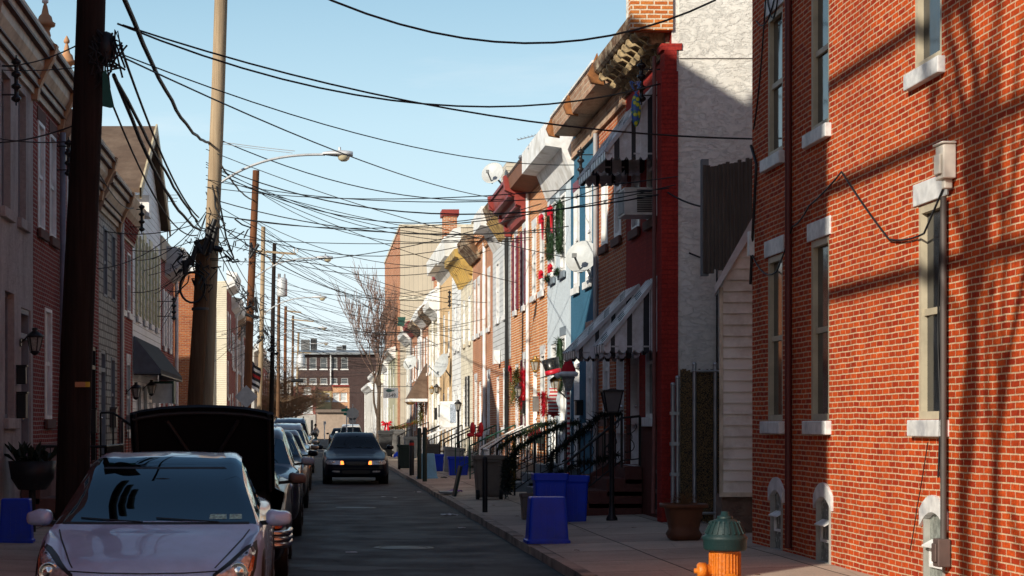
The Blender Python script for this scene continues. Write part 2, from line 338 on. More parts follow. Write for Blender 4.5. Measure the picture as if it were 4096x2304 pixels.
# ------------------------------------------------------------------ ground, road, pavements
def ground():
    k = N('asphalt'); k.setp(.75, spec=.35); p = k.n('ShaderNodeNewGeometry').outputs['Position']
    c = k.ramp(k.noise(p, 55, 4), [(.3, (.013, .014, .017)), (.7, (.034, .035, .039))])
    mp = k.n('ShaderNodeMapping'); k.l(p, mp.inputs[0]); mp.inputs['Scale'].default_value = (1, .22, 1)
    c = k.mix(k.math('MULTIPLY', k.ramp(k.noise(mp.outputs[0], 1.3, 7, .65), [(.45, (0, 0, 0)), (.7, (1, 1, 1))]), .6), c, (.05, .05, .05))
    vo = k.n('ShaderNodeTexVoronoi', feature='DISTANCE_TO_EDGE'); vo.inputs['Scale'].default_value = .55; k.l(p, vo.inputs['Vector'])
    cr = k.ramp(vo.outputs['Distance'], [(.0, (.35, .35, .35)), (.012, (1, 1, 1))]); c = k.mix(.5, c, k.mix(1., c, cr, 'MULTIPLY'))
    k.l(c, k.b.inputs['Base Color']); k.l(k.bump(k.noise(p, 90, 3), .006), k.b.inputs['Normal'])
    k.l(k.ramp(k.noise(p, 1.1, 6), [(.35, (.6, .6, .6)), (.7, (.85, .85, .85))]), k.b.inputs['Roughness'])
    asph = k.m
    k = N('pavement_concrete'); k.setp(.9, spec=.25); p = k.n('ShaderNodeNewGeometry').outputs['Position']
    b = k.n('ShaderNodeTexBrick'); mp = k.n('ShaderNodeMapping'); k.l(p, mp.inputs[0]); mp.inputs['Location'].default_value = (.1, .4, 0); k.l(mp.outputs[0], b.inputs['Vector'])
    for nm, x in (('Scale', 1), ('Mortar Size', .012), ('Mortar Smooth', .2), ('Bias', 0), ('Brick Width', 1.32), ('Row Height', 1.5)): b.inputs[nm].default_value = x
    b.offset = 0.; b.inputs['Color1'].default_value = lin((.62, .51, .40)); b.inputs['Color2'].default_value = lin((.46, .37, .30)); b.inputs['Mortar'].default_value = lin((.05, .045, .04))
    c = b.outputs['Color']; d = k.ramp(k.noise(p, .8, 7, .7), [(.4, (0, 0, 0)), (.7, (1, 1, 1))]); c = k.mix(k.math('MULTIPLY', d, .45), c, (.2, .16, .13))
    c = k.mix(1., c, k.ramp(k.noise(p, 45, 3), [(.3, (.8, .8, .8)), (.7, (1.1, 1.1, 1.1))]), 'MULTIPLY')
    vo = k.n('ShaderNodeTexVoronoi', feature='DISTANCE_TO_EDGE'); vo.inputs['Scale'].default_value = .7; k.l(p, vo.inputs['Vector'])
    c = k.mix(1., c, k.ramp(vo.outputs['Distance'], [(.0, (.75, .72, .7)), (.006, (1, 1, 1))]), 'MULTIPLY')
    k.l(c, k.b.inputs['Base Color']); k.l(k.bump(k.noise(p, 60, 4), .004), k.b.inputs['Normal']); pav = k.m
    kerbm = mk('kerb_stone', (.42, .33, .26), .9, scale=3, bump=.006, dirt=(.1, .09, .08))
    g = G(); g.box(-700, 700, -300, 1500, -.4, -.05); struct('ground', g, mk('earth', (.12, .11, .10), .95))
    g = G(); g.box(-2.45, 2.71, -60, 214, -.3, 0); g.box(-90, -2.45, 112, 124, -.3, 0); g.box(2.71, 90, 112, 124, -.3, 0); g.box(-90, 90, 214, 222, -.3, 0); struct('road', g, asph)
    for nm, X0, X1, a, b_ in (('pavement_right', 2.86, 5.6, -60, 111.5), ('pavement_left', -2.6, -4.6, -60, 111.5), ('pavement_right_far', 2.86, 5.6, 124.5, 213), ('pavement_left_far', -2.6, -4.6, 124.5, 213)):
        g = G(); n = int((b_ - a) / 2); rows = []
        for i in range(n + 1):
            y = a + (b_ - a) * i / n; rows.append([Vector((x, y, pave(x) + .008 * mnoise.noise(Vector((x * .8, y * .5, 0))))) for x in (X0, X0 * .75 + X1 * .25, (X0 + X1) / 2, X1 * .9 + X0 * .1, X1 * 1.25)])
        g.grid(rows); struct(nm, g, pav)
    for nm, X, sg in (('kerb_right', 2.71, 1), ('kerb_left', -2.45, -1)):
        g = G(); y = -20; rnd = random.Random(3)
        while y < 111:
            L = rnd.uniform(1.7, 2.4); dz = rnd.uniform(-.008, .008); dx = rnd.uniform(-.012, .012)
            g.box(X + dx if sg > 0 else X - .15, X + .15 if sg > 0 else X + dx, y, y + L - .012, -.1, .108 + dz); y += L
        struct(nm, g, kerbm)
    wp = mk('road_paint', (.62, .6, .56), .7, var=.3, scale=9)
    g = G(); g.box(-2.3, 2.6, 109.6, 110.0, -.1, .004); g.box(-2.3, 2.6, 125.0, 125.4, -.1, .004); struct('road_marking', g, wp)
    # patched trench and dusty wear on the road
    patch = mk('asphalt_patch', (.05, .05, .052), .7, var=.35, scale=8)
    g = G()
    for (x0, x1, y0, y1) in ((.25, 1.5, 41.0, 42.0), (.5, 2.2, 26.5, 27.6), (1.2, 2.3, 32.2, 33.0), (-.2, .9, 20.6, 21.4)):
        r = random.Random(int(y0)); c = [Vector(((x0 + x1) / 2 + (x1 - x0) / 2 * math.cos(t) * r.uniform(.75, 1.15), (y0 + y1) / 2 + (y1 - y0) / 2 * math.sin(t) * r.uniform(.7, 1.2), .004)) for t in [i * math.pi / 9 for i in range(18)]]
        g.add(c, [tuple(range(18))])
    struct('road_patch', g, patch)
    for (x, y, lab) in ((1.15, 24.6, 'round iron manhole cover in the road, nearest the camera'), (.75, 36.5, 'round iron manhole cover in the road, farther one')):
        rt = thing('manhole_cover', lab, 'manhole cover', (x, y, 0)); g = G(); g.lathe([(0, .007), (.30, .007), (.31, .004), (.31, -.02)], (x, y, 0), 28); obj('lid', g, mk('cast_iron', (.06, .055, .05), .5, .5, var=.4, scale=40, bump=.004, bscale=60), rt); g = G(); g.lathe([(.325, .002), (.33, .009), (.40, .008), (.41, .001)], (x, y, 0), 28); obj('ring', g, mk('cast_iron', (.06, .055, .05)), rt)
ground()
# ------------------------------------------------------------------ house kit
def mapper(side, X0):
    return (lambda u, n, z: Vector((X0 - n, u, z))) if side > 0 else (lambda u, n, z: Vector((X0 + n, u, z)))
def nbox(g, m, u0, u1, n0, n1, z0, z1):
    p = [m(u, n, z) for z in (z0, z1) for u in (u0, u1) for n in (n0, n1)]
    g.add(p, [(0, 2, 3, 1), (4, 5, 7, 6), (0, 1, 5, 4), (2, 6, 7, 3), (0, 4, 6, 2), (1, 3, 7, 5)])
def panel(g, m, u0, u1, z0, z1, holes, depth):
    us = sorted(set([u0, u1] + [h[0] for h in holes] + [h[1] for h in holes])); zs = sorted(set([z0, z1] + [h[2] for h in holes] + [h[3] for h in holes]))
    for i in range(len(us) - 1):
        for j in range(len(zs) - 1):
            a, b, c, d = us[i], us[i + 1], zs[j], zs[j + 1]; mu, mz = (a + b) / 2, (c + d) / 2
            if any(h[0] < mu < h[1] and h[2] < mz < h[3] for h in holes): continue
            g.quad(m(a, 0, c), m(b, 0, c), m(b, 0, d), m(a, 0, d))
    for a, b, c, d in holes:
        for p in (((a, c), (b, c)), ((b, c), (b, d)), ((b, d), (a, d)), ((a, d), (a, c))):
            (ua, za), (ub, zb) = p; g.quad(m(ua, 0, za), m(ub, 0, zb), m(ub, -depth, zb), m(ua, -depth, za))
def window(root, m, uc, w, zb, zt, frame=WHITE, pane=WPANE, sill=MARBLE, lintel=MARBLE, depth=.06, shut=None, arch=False, lower=None, fw=.06, sash=True):
    a, b = uc - w / 2, uc + w / 2; g = G()
    for u0, u1, z0, z1 in ((a, a + fw, zb, zt), (b - fw, b, zb, zt), (a + fw, b - fw, zb, zb + fw), (a + fw, b - fw, zt - fw, zt)): nbox(g, m, u0 + .002, u1 - .002, -depth, -depth + .075, z0 + .002, z1 - .002)
    mz = zb + (zt - zb) * .5
    if sash: nbox(g, m, a + fw, b - fw, -depth, -depth + .05, mz - .03, mz + .03)
    f = obj('window', g, frame, root)
    g = G(); nbox(g, m, a + .01, b - .01, -depth - .03, -depth + .02, (mz if lower else zb) + .01, zt - .01); obj('pane', g, pane, f)
    if lower: g = G(); nbox(g, m, a + .01, b - .01, -depth - .03, -depth + .004, zb + .01, mz - .005); obj('pane', g, lower, f)
    if sill is not None:
        g = G(); nbox(g, m, a - .09, b + .09, -depth + .08, .07, zb - .15, zb - .003); obj('sill', g, sill, f, bevel=.01)
    if lintel is not None:
        g = G(); nbox(g, m, a - .08, b + .08, -.05, .018, zt + .003, zt + .2); obj('lintel', g, lintel, f, bevel=.006)
    if shut:
        mm, sw = shut
        for u0, u1 in ((a - sw, a - .01), (b + .01, b + sw)):
            g = G(); nbox(g, m, u0, u1, .005, .05, zb, zt)
            for q in range(9): zz = zb + .12 + (zt - zb - .24) * q / 8; nbox(g, m, u0 + .04, u1 - .04, .05, .062, zz - .03, zz + .03)
            obj('shutter', g, mm, f)
    return f
def door(root, m, uc, w, zb, zt, slab=WHITE, frame=WHITE, depth=.16, glass=True):
    a, b = uc - w / 2, uc + w / 2; g = G(); tz = zt - .42
    nbox(g, m, a + .08, b - .08, -depth - .02, -depth + .03, zb + .01, tz - .03)
    for q in (0, 1):
        for r in (0, 1):
            u0 = a + .15 + q * (w - .26) / 2; z0 = zb + .2 + r * (tz - zb) * .48; nbox(g, m, u0, u0 + (w - .36) / 2, -depth + .03, -depth + .045, z0, z0 + (tz - zb) * .36)
    d = obj('door', g, slab, root); g = G()
    for u0, u1, z0, z1 in ((a + .002, a + .078, zb, zt - .003), (b - .078, b - .002, zb, zt - .003), (a + .08, b - .08, zt - .08, zt - .003), (a + .08, b - .08, tz - .03, tz + .05)): nbox(g, m, u0, u1, -depth - .02, -.02, z0, z1)
    obj('door_frame', g, frame, d)
    g = G(); nbox(g, m, a + .08, b - .08, -depth - .02, -depth + .01, tz + .05, zt - .08); obj('transom', g, WPANE, d)
    g = G(); g.ball(m(b - .17, -depth + .07, zb + 1.0), .035); obj('handle', g, CHROME, d)
    g = G(); nbox(g, m, a - .05, b + .05, -depth, .09, zb - .12, zb - .003); obj('doorstep', g, MARBLE, d)
def extr(m, prof, u0, u1, g=None):
    g = g or G(); n = len(prof)
    A = [m(u0, a, z) for a, z in prof]; B = [m(u1, a, z) for a, z in prof]
    g.add(A, [tuple(range(n))]); g.add(B, [tuple(reversed(range(n)))])
    for i in range(n): j = (i + 1) % n; g.quad(A[i], A[j], B[j], B[i])
    return g
ROOTS = {}
def house(name, label, side, u0, u1, H, wall, wins=(), doors=(), X0=None, sidem=None, depth=9., z0=.02, base=None, roof=ROOFG, group=None, rec=.10, cat='house', roofz=None, **kw):
    X0 = (RF if side > 0 else LF) if X0 is None else X0; m = mapper(side, X0); u0 += .012; u1 -= .012
    root = thing(name, label, cat, tuple(m((u0 + u1) / 2, 0, z0)), 0, group)
    holes = [(w[0] - w[1] / 2, w[0] + w[1] / 2, w[2], w[3]) for w in wins] + [(d[0] - d[1] / 2, d[0] + d[1] / 2, d[2], d[3]) for d in doors]
    g = G(); zl = z0
    if base is not None:
        zl = base[1]; hb = [h for h in holes if h[2] < zl]; gb = G()
        panel(gb, m, u0, u1, z0, zl, [(h[0], h[1], h[2], min(h[3], zl - .001)) for h in hb], rec); nbox(gb, m, u0, u1, .003, .05, zl - .16, zl) if not hb else None
        obj('foundation', gb, base[0], root); holes = [(h[0], h[1], max(h[2], zl + .001), h[3]) for h in holes if h[3] > zl]
    panel(g, m, u0, u1, zl, H, holes, rec); obj('wall', g, wall, root)
    g = G(); hr = H if roofz is None else roofz
    for u in (u0, u1): g.quad(m(u, 0, z0), m(u, -depth, z0), m(u, -depth, hr - .3), m(u, 0, hr))
    g.quad(m(u0, -depth, z0), m(u1, -depth, z0), m(u1, -depth, hr - .3), m(u0, -depth, hr - .3)); obj('side_wall', g, sidem or wall, root)
    g = G(); g.quad(m(u0, 0, hr - .01), m(u1, 0, hr - .01), m(u1, -depth, hr - .31), m(u0, -depth, hr - .31)); obj('roof', g, roof, root)
    for w in wins:
        o = dict(kw); o.update(w[4] if len(w) > 4 else {}); window(root, m, *w[:4], **o)
    for d in doors: door(root, m, *d[:4], **(d[4] if len(d) > 4 else {}))
    ROOTS[label] = root; return root, m
def cornice(root, m, prof, u0, u1, mat, brackets=None, name='cornice'):
    c = obj(name, extr(m, prof, u0 + .015, u1 - .015), mat, root)
    if brackets:
        n, bm_, bp, bw = brackets
        for i in range(n): u = u0 + .2 + (u1 - u0 - .4) * i / (n - 1); obj('bracket', extr(m, bp, u - bw / 2, u + bw / 2), bm_, c)
    return c
def pipe(root, pts, r, mat, name='downspout'):
    g = G(); g.tube(pts, r, 8); return obj(name, g, mat, root)
# ------------------------------------------------------------------ right side of the street
B_CORNER = brick('corner_brick', (.59, .085, .014), (.34, .028, .008), (.68, .48, .31), .19, .0575, .0075, .3, (.20, .022, .012), bias=-.05)
B_RED = brick('painted_red_brick', (.40, .040, .030), (.34, .032, .025), (.30, .03, .027), .213, .069, .008, .35, (.17, .02, .02))
B_ORANGE = brick('orange_brick', (.70, .25, .06), (.54, .14, .035), (.82, .68, .5), .213, .069, .012, .3, (.2, .06, .03))
B_BROWN = brick('brown_brick', (.58, .21, .08), (.40, .105, .045), (.7, .56, .42), .213, .069, .011, .4, (.15, .05, .03))
FAUX = brick('faux_brick_shingle', (.58, .38, .26), (.38, .21, .14), (.6, .48, .36), .34, .10, .012, .5, (.14, .09, .06))
STUCCO = stucco('white_stucco', (.86, .83, .77), (.55, .47, .38), .3, .012, 10)
PEEL = mk('peeling_paint', (.14, .075, .04), .85, scale=9, var=.4, dirt=(.55, .46, .33), bump=.012, bscale=30)
BLUEP = stucco('blue_paint', (.05, .16, .26), (.035, .11, .18), .5, .004, 18); LBLUE = stucco('pale_blue_paint', (.66, .74, .80), (.46, .55, .62), .35, .004, 18)
WSID = siding('white_siding', (.84, .84, .83)); BSID = siding('beige_siding', (.62, .55, .44), .105, dirt=(.4, .33, .26)); CSID = siding('cream_siding', (.78, .70, .54), .1)
BURG = mk('burgundy_paint', (.30, .045, .035), .55, dirt=(.2, .03, .03)); SHUTB = mk('burgundy_shutter', (.17, .022, .04), .5)
TANS = stucco('tan_stucco', (.72, .50, .28), (.5, .32, .17), .4, .005, 12); CREAMST = brick('cream_stone', (.84, .78, .64), (.76, .69, .54), (.62, .55, .43), .42, .16, .012, .2, (.45, .38, .28))
OCHRE = mk('ochre_paint', (.55, .36, .10), .6, dirt=(.3, .2, .08)); GREENW = stucco('pale_green_stucco', (.48, .47, .34), (.3, .29, .2), .4, .006, 10)
ALU = stripem('striped_aluminium', (.84, .84, .86), (.025, .03, .04), .27, 1, .66, 1.)
def corner():
    X0 = 5.40; tw = dict(frame=TAN, fw=.075, depth=.085)
    wins = [(21.62, .74, 4.84, 6.55), (19.69, .74, 4.84, 6.55), (16.2, .74, 4.84, 6.55), (12.6, .74, 4.84, 6.55), (21.62, .74, 1.70, 3.66), (19.69, .74, 1.70, 3.66), (16.1, .74, 1.70, 3.62), (12.6, .74, 1.7, 3.64), (9.4, .74, 4.84, 6.55), (9.4, .74, 1.7, 3.64)]
    bas = [(21.5, .52, .17, .96), (19.5, .52, .17, .96), (16.0, .52, .17, .96), (12.4, .52, .17, .96)]
    root, m = house('brick_house', 'large red brick house with marble sills and tan window frames at the right edge', 1, 3.0, 22.75, 9.6, B_CORNER,
        [w + (dict(tw),) for w in wins] + [b + (dict(frame=mk('cellar_frame', (.36, .35, .32), .6), pane=mk('glass_block', (.22, .24, .22), .25, scale=14, var=.5), sill=MARBLE, lintel=None, depth=.055, fw=.025, sash=False),) for b in bas], X0=X0, rec=.12)
    ga = G()
    for b in bas:                                               # arched marble hoods over the cellar windows
        u0, u1 = b[0] - .34, b[0] + .34; pts = []; nn = 8
        for i in range(nn + 1): t = i / nn; u = u0 + (u1 - u0) * t; pts.append((u, .90 + .14 * math.sin(math.pi * t) ** .8))
        low = [(u, z - .15) for u, z in pts]; g = G()
        for i in range(nn):
            p = [pts[i], pts[i + 1], low[i + 1], low[i]]
            A = [m(u, .03, z) for u, z in p]; B = [m(u, -.04, z) for u, z in p]
            g.add(A, [(0, 1, 2, 3)]); g.add(B, [(3, 2, 1, 0)])
            for e in range(4): g.quad(A[e], A[(e + 1) % 4], B[(e + 1) % 4], B[e])
        hd = obj('arched_lintel', g, MARBLE, root)
        g = G(); uu = b[0] - .02
        for a0, a1, c0, c1 in ((uu - .2, uu + .2, .40, .43), (uu - .2, uu + .2, .60, .63), (uu - .2, uu - .17, .43, .6), (uu + .17, uu + .2, .43, .6)): nbox(g, m, a0, a1, -.03, -.005, c0, c1)
        g.prism([m(uu - .2, -.03, .63), m(uu + .2, -.03, .63), m(uu + .2, .06, .58), m(uu - .2, .06, .58)], (0, 0, .012)); obj('hopper_vent', g, WHITE, root)
    # conduits
    pipe(root, [m(20.82, .045, 9.4), m(20.82, .045, .25)], .04, mk('dark_red_pipe', (.10, .018, .016), .5))
    pipe(root, [m(15.64, .05, 3.6), m(15.64, .05, .66)], .028, mk('grey_pipe', (.10, .085, .08), .6, .3), 'conduit')
    g = G(); nbox(g, m, 15.57, 15.71, .01, .12, .44, .68); nbox(g, m, 15.59, 15.69, .12, .14, .48, .64); obj('junction_box', g, mk('rusty_box', (.13, .09, .08), .6, .3), root, bevel=.01)
    g = G(); nbox(g, m, 15.44, 15.64, .01, .12, 3.74, 4.03); nbox(g, m, 15.47, 15.61, .12, .145, 3.78, 3.95); nbox(g, m, 15.50, 15.58, .02, .09, 3.66, 3.74); nbox(g, m, 15.42, 15.66, .01, .14, 4.03, 4.05); mb = obj('utility_box', g, mk('ivory_box', (.72, .66, .58), .45), root, bevel=.01)
    r = random.Random(2)
    g = G()
    for k in range(4):                                          # loose cables stapled to the wall
        P = [m(15.70 - .02 * k, .03 + .012 * k, 3.6 - .02 * k)]
        for q in range(1, 9): P.append(m(15.71 + .03 * math.sin(q * 1.3 + k), .035 + .01 * k, 3.6 - q * .3))
        g.tube(P, .009, 5)
    ca = obj('cable', g, BLACK, root)
    def drape(pts, rad=.010):
        g = G(); Q = []
        for i in range(len(pts) - 1):
            (u0, z0, s), (u1, z1, _) = pts[i], pts[i + 1]
            for q in range(7): t = q / 6; Q.append(m(u0 + (u1 - u0) * t, .03, z0 + (z1 - z0) * t - 4 * s * t * (1 - t)))
        Q = [p for i, p in enumerate(Q) if i == 0 or (p - Q[i - 1]).length > 1e-4]; g.tube(Q, rad, 5); obj('cable', g, BLACK, root)
    drape([(15.6, 3.75, .0), (16.2, 3.35, .03), (17.2, 3.4, .02), (18.75, 4.25, .02), (20.0, 4.05, .04), (20.7, 3.9, .02), (21.4, 3.45, .12), (22.6, 3.75, 0)])
    drape([(22.55, 5.3, .25), (21.9, 6.9, .5), (21.2, 7.0, .3), (22.4, 6.6, 0)]); drape([(22.68, 5.12, .0), (22.4, 4.85, .03), (22.62, 3.9, .02), (22.7, 3.4, 0)], .018)
    drape([(16.1, 1.5, .02), (16.4, .9, .03), (16.6, .5, 0)], .005)
    g = G(); nbox(g, m, 22.60, 22.70, .005, .07, 3.75, 4.05); obj('junction_box', g, WHITE, root)
corner()
def sideyard():
    # beige sided lean-to in the gap, behind the corner house
    root = thing('lean_to', 'narrow beige vinyl sided lean-to with white sloped roof edge beside the brick house', 'shed', (5.8, 24.7, .15))
    y = 24.55; xl, xr = 5.40, 7.6; pit = .15; g = G(); z = .75
    sl = (4.62 - 3.50) / .62
    def lim(zz): return xl if zz <= 3.5 else xl + (zz - 3.5) / sl
    while z < 4.75:                                             # each course of siding leans out at its foot
        z1 = z + pit; a, b = lim(z), lim(z1)
        if a < xr - .1:
            p = [(a, y - .028, z), (xr, y - .028, z), (xr, y, z1), (b, y, z1)]; g.quad(*p); g.quad((a, y, z), (xr, y, z), (xr, y - .028, z), (a, y - .028, z))
        z = z1
    g.quad((xl, y, .75), (xl + .25, y + .6, .75), (xl + .25, y + .6, 3.5), (xl, y, 3.5)); obj('siding', g, mk('beige_vinyl', (.9, .86, .78), .45, var=.08, dirt=(.42, .36, .28), scale=2), root)
    g = G(); g.box(xl - .02, xl + .03, y - .045, y - .03, .75, 3.5); g.box(xl - .02, xr, y - .05, y - .031, .69, .75); obj('corner_trim', g, CREAM, root)
    g = G(); g.prism([(xl - .10, y - .12, 3.40), (xl - .10, y - .12, 3.52), (xl + .60, y - .12, 4.78), (xr, y - .12, 4.78), (xr, y - .12, 4.64), (xl + .66, y - .12, 4.64)], (.12, .5, 0)); obj('roof', g, mk('white_roof_metal', (.6, .62, .64), .35), root)
    g = G(); g.box(xl + .03, xr, y + .06, y + .4, 0, .72); obj('foundation', g, stucco('brown_parge', (.20, .13, .10), (.35, .3, .25), .5, .02, 9), root)
    # chain-link gate with woven slats
    root = thing('chain_link_gate', 'tall galvanised chain-link gate with dark privacy slats beside the red house', 'gate', (5.55, 27.0, .17))
    y = 26.9; g = G()
    for x, h in ((5.24, 2.25), (5.31, 2.35), (5.56, 2.55), (5.87, 2.55), (6.3, 2.55)): g = G(); g.cyl((x, y + .02 * x, .1), (x, y + .02 * x, h), .03, 8); g.ball((x, y + .02 * x, h), .036, n=8); obj('post', g, GALV, root)
    g = G()
    for z in (.35, 2.45): g.cyl((5.52, y + .1, z), (6.3, y + .1, z), .02, 8)
    for z in (.9, 1.35, 1.8): g.box(5.2, 5.33, y + .05, y + .13, z, z + .05)
    obj('frame', g, GALV, root)
    g = G(); r = random.Random(5)
    for i in range(36): x = 5.36 + i * .03; g.box(x, x + .0305, y + .16 + .006 * (i % 2), y + .165 + .006 * (i % 2), .2 + r.uniform(0, .04), 2.46 + r.uniform(-.03, .03))
    k = N('woven_slats'); tc = k.n('ShaderNodeTexCoord').outputs['Object']; vo = k.n('ShaderNodeTexVoronoi'); mp = k.n('ShaderNodeMapping'); k.l(tc, mp.inputs[0]); mp.inputs['Scale'].default_value = (22, 22, 11); k.l(mp.outputs[0], vo.inputs['Vector'])
    k.l(k.ramp(vo.outputs['Distance'], [(.25, (.34, .21, .08)), (.6, (.012, .010, .008))]), k.b.inputs['Base Color']); k.setp(.8)
    obj('slats', g, k.m, root)
    g = G()
    for i in range(34):
        for sgn in (1, -1):
            x0 = 5.3 + i * .05
            a = Vector((x0, y + .13, .2)); P = [Vector((5.32 + abs(((x0 - 5.32 + sgn * q * .05) % 2.0) - 1.0), y + .13, .2 + q * .06)) for q in range(38)]
            if i % 7 == 0: g.tube(P, .0022, 3, False)
    obj('mesh', g, BLACK, root)
    # grey board fence of the roof terrace
    root = thing('board_fence', 'weathered grey vertical board fence of the terrace above the lean-to', 'fence', (6.0, 25.6, 3.9)); g = G(); r = random.Random(8)
    for i in range(16):
        t = i / 15; x = 5.56 + .62 * t; yy = 26.3 - .95 * t; g.box(x - .022, x + .020, yy - .035, yy + .03, 3.86 + r.uniform(-.04, .02), 5.36 + .0 * t + r.uniform(-.02, .03))
    obj('boards', g, woodm('grey_boards', (.075, .058, .047), (.18, .14, .115)), root)
    g = G(); g.box(5.52, 5.62, 26.3, 26.4, 3.8, 5.48); g.bar((5.55, 26.42, 5.3), (6.2, 25.45, 5.3), .06); g.bar((5.55, 26.42, 4.1), (6.2, 25.45, 4.1), .06); obj('post', g, mk('grey_post', (.2, .21, .22), .8), root)
    # the lean-to's rear block that carries the terrace (behind the corner house)
    g = G(); g.box(6.25, 8.4, 25.75, 27.4, .1, 3.84); solo('terrace_block', g, stucco('grey_render', (.3, .28, .25)), 'plain rendered block carrying the board fence, behind the lean-to', 'extension')
sideyard()
def awning(label, y0, y1, zt, zb, pr, X=RF, group='striped aluminium awnings on the red brick houses'):
    root = thing('window_awning', label, 'awning', (X, (y0 + y1) / 2, zb), 0, group)
    g = G(); n = max(6, int((y1 - y0) / .11)); tt = [(X, zt), (X - pr, zb + .12)]
    for i in range(n):                                          # ribbed pans of the sloped top
        a, b = y0 + (y1 - y0) * i / n, y0 + (y1 - y0) * (i + 1) / n; h = .03 if i % 2 else 0
        g.quad((X, a, zt + h), (X, b, zt + h), (X - pr, b, zb + .12 + h), (X - pr, a, zb + .12 + h))
        g.quad((X, b, zt), (X, b, zt + .03), (X - pr, b, zb + .15), (X - pr, b, zb + .12))
    obj('top', g, ALU, root)
    g = G()
    for i in range(n):                                          # scalloped front edge
        a, b = y0 + (y1 - y0) * i / n, y0 + (y1 - y0) * (i + 1) / n; g.add([(X - pr, a, zb + .13), (X - pr, b, zb + .13), (X - pr, b, zb + .04), (X - pr, b * .7 + a * .3, zb + .005), (X - pr, b * .3 + a * .7, zb + .005), (X - pr, a, zb + .04)], [(0, 1, 2, 3, 4, 5)])
    obj('valance', g, ALU, root)
    for yy in (y0, y1):
        g = G(); n2 = max(6, int(pr / .11))
        for i in range(n2):
            a, b = X - pr * i / n2, X - pr * (i + 1) / n2; f = lambda x: zt + (zb + .12 - zt) * (X - x) / pr
            dy = .022 if i % 2 else 0
            g.add([(a, yy + dy, f(a)), (b, yy + dy, f(b)), (b, yy + dy, zb + .05), (b * .7 + a * .3, yy + dy, zb), (b * .3 + a * .7, yy + dy, zb), (a, yy + dy, zb + .05)], [(0, 1, 2, 3, 4, 5)])
            g.quad((b, yy, f(b)), (b, yy + .022, f(b)), (b, yy + .022, zb), (b, yy, zb))
        obj('side_panel', g, ALU, root)
    g = G()
    for yy in (y0, y1):
        g = G(); g.bar((X, yy - .015, zt), (X - pr, yy - .015, zb + .13), .05, .06); g.bar((X - .01, yy + .03, zb + .1), (X - pr, yy + .03, zb + .1), .025)
        obj('frame', g, mk('awning_trim', (.62, .61, .62), .4), root)
    return root
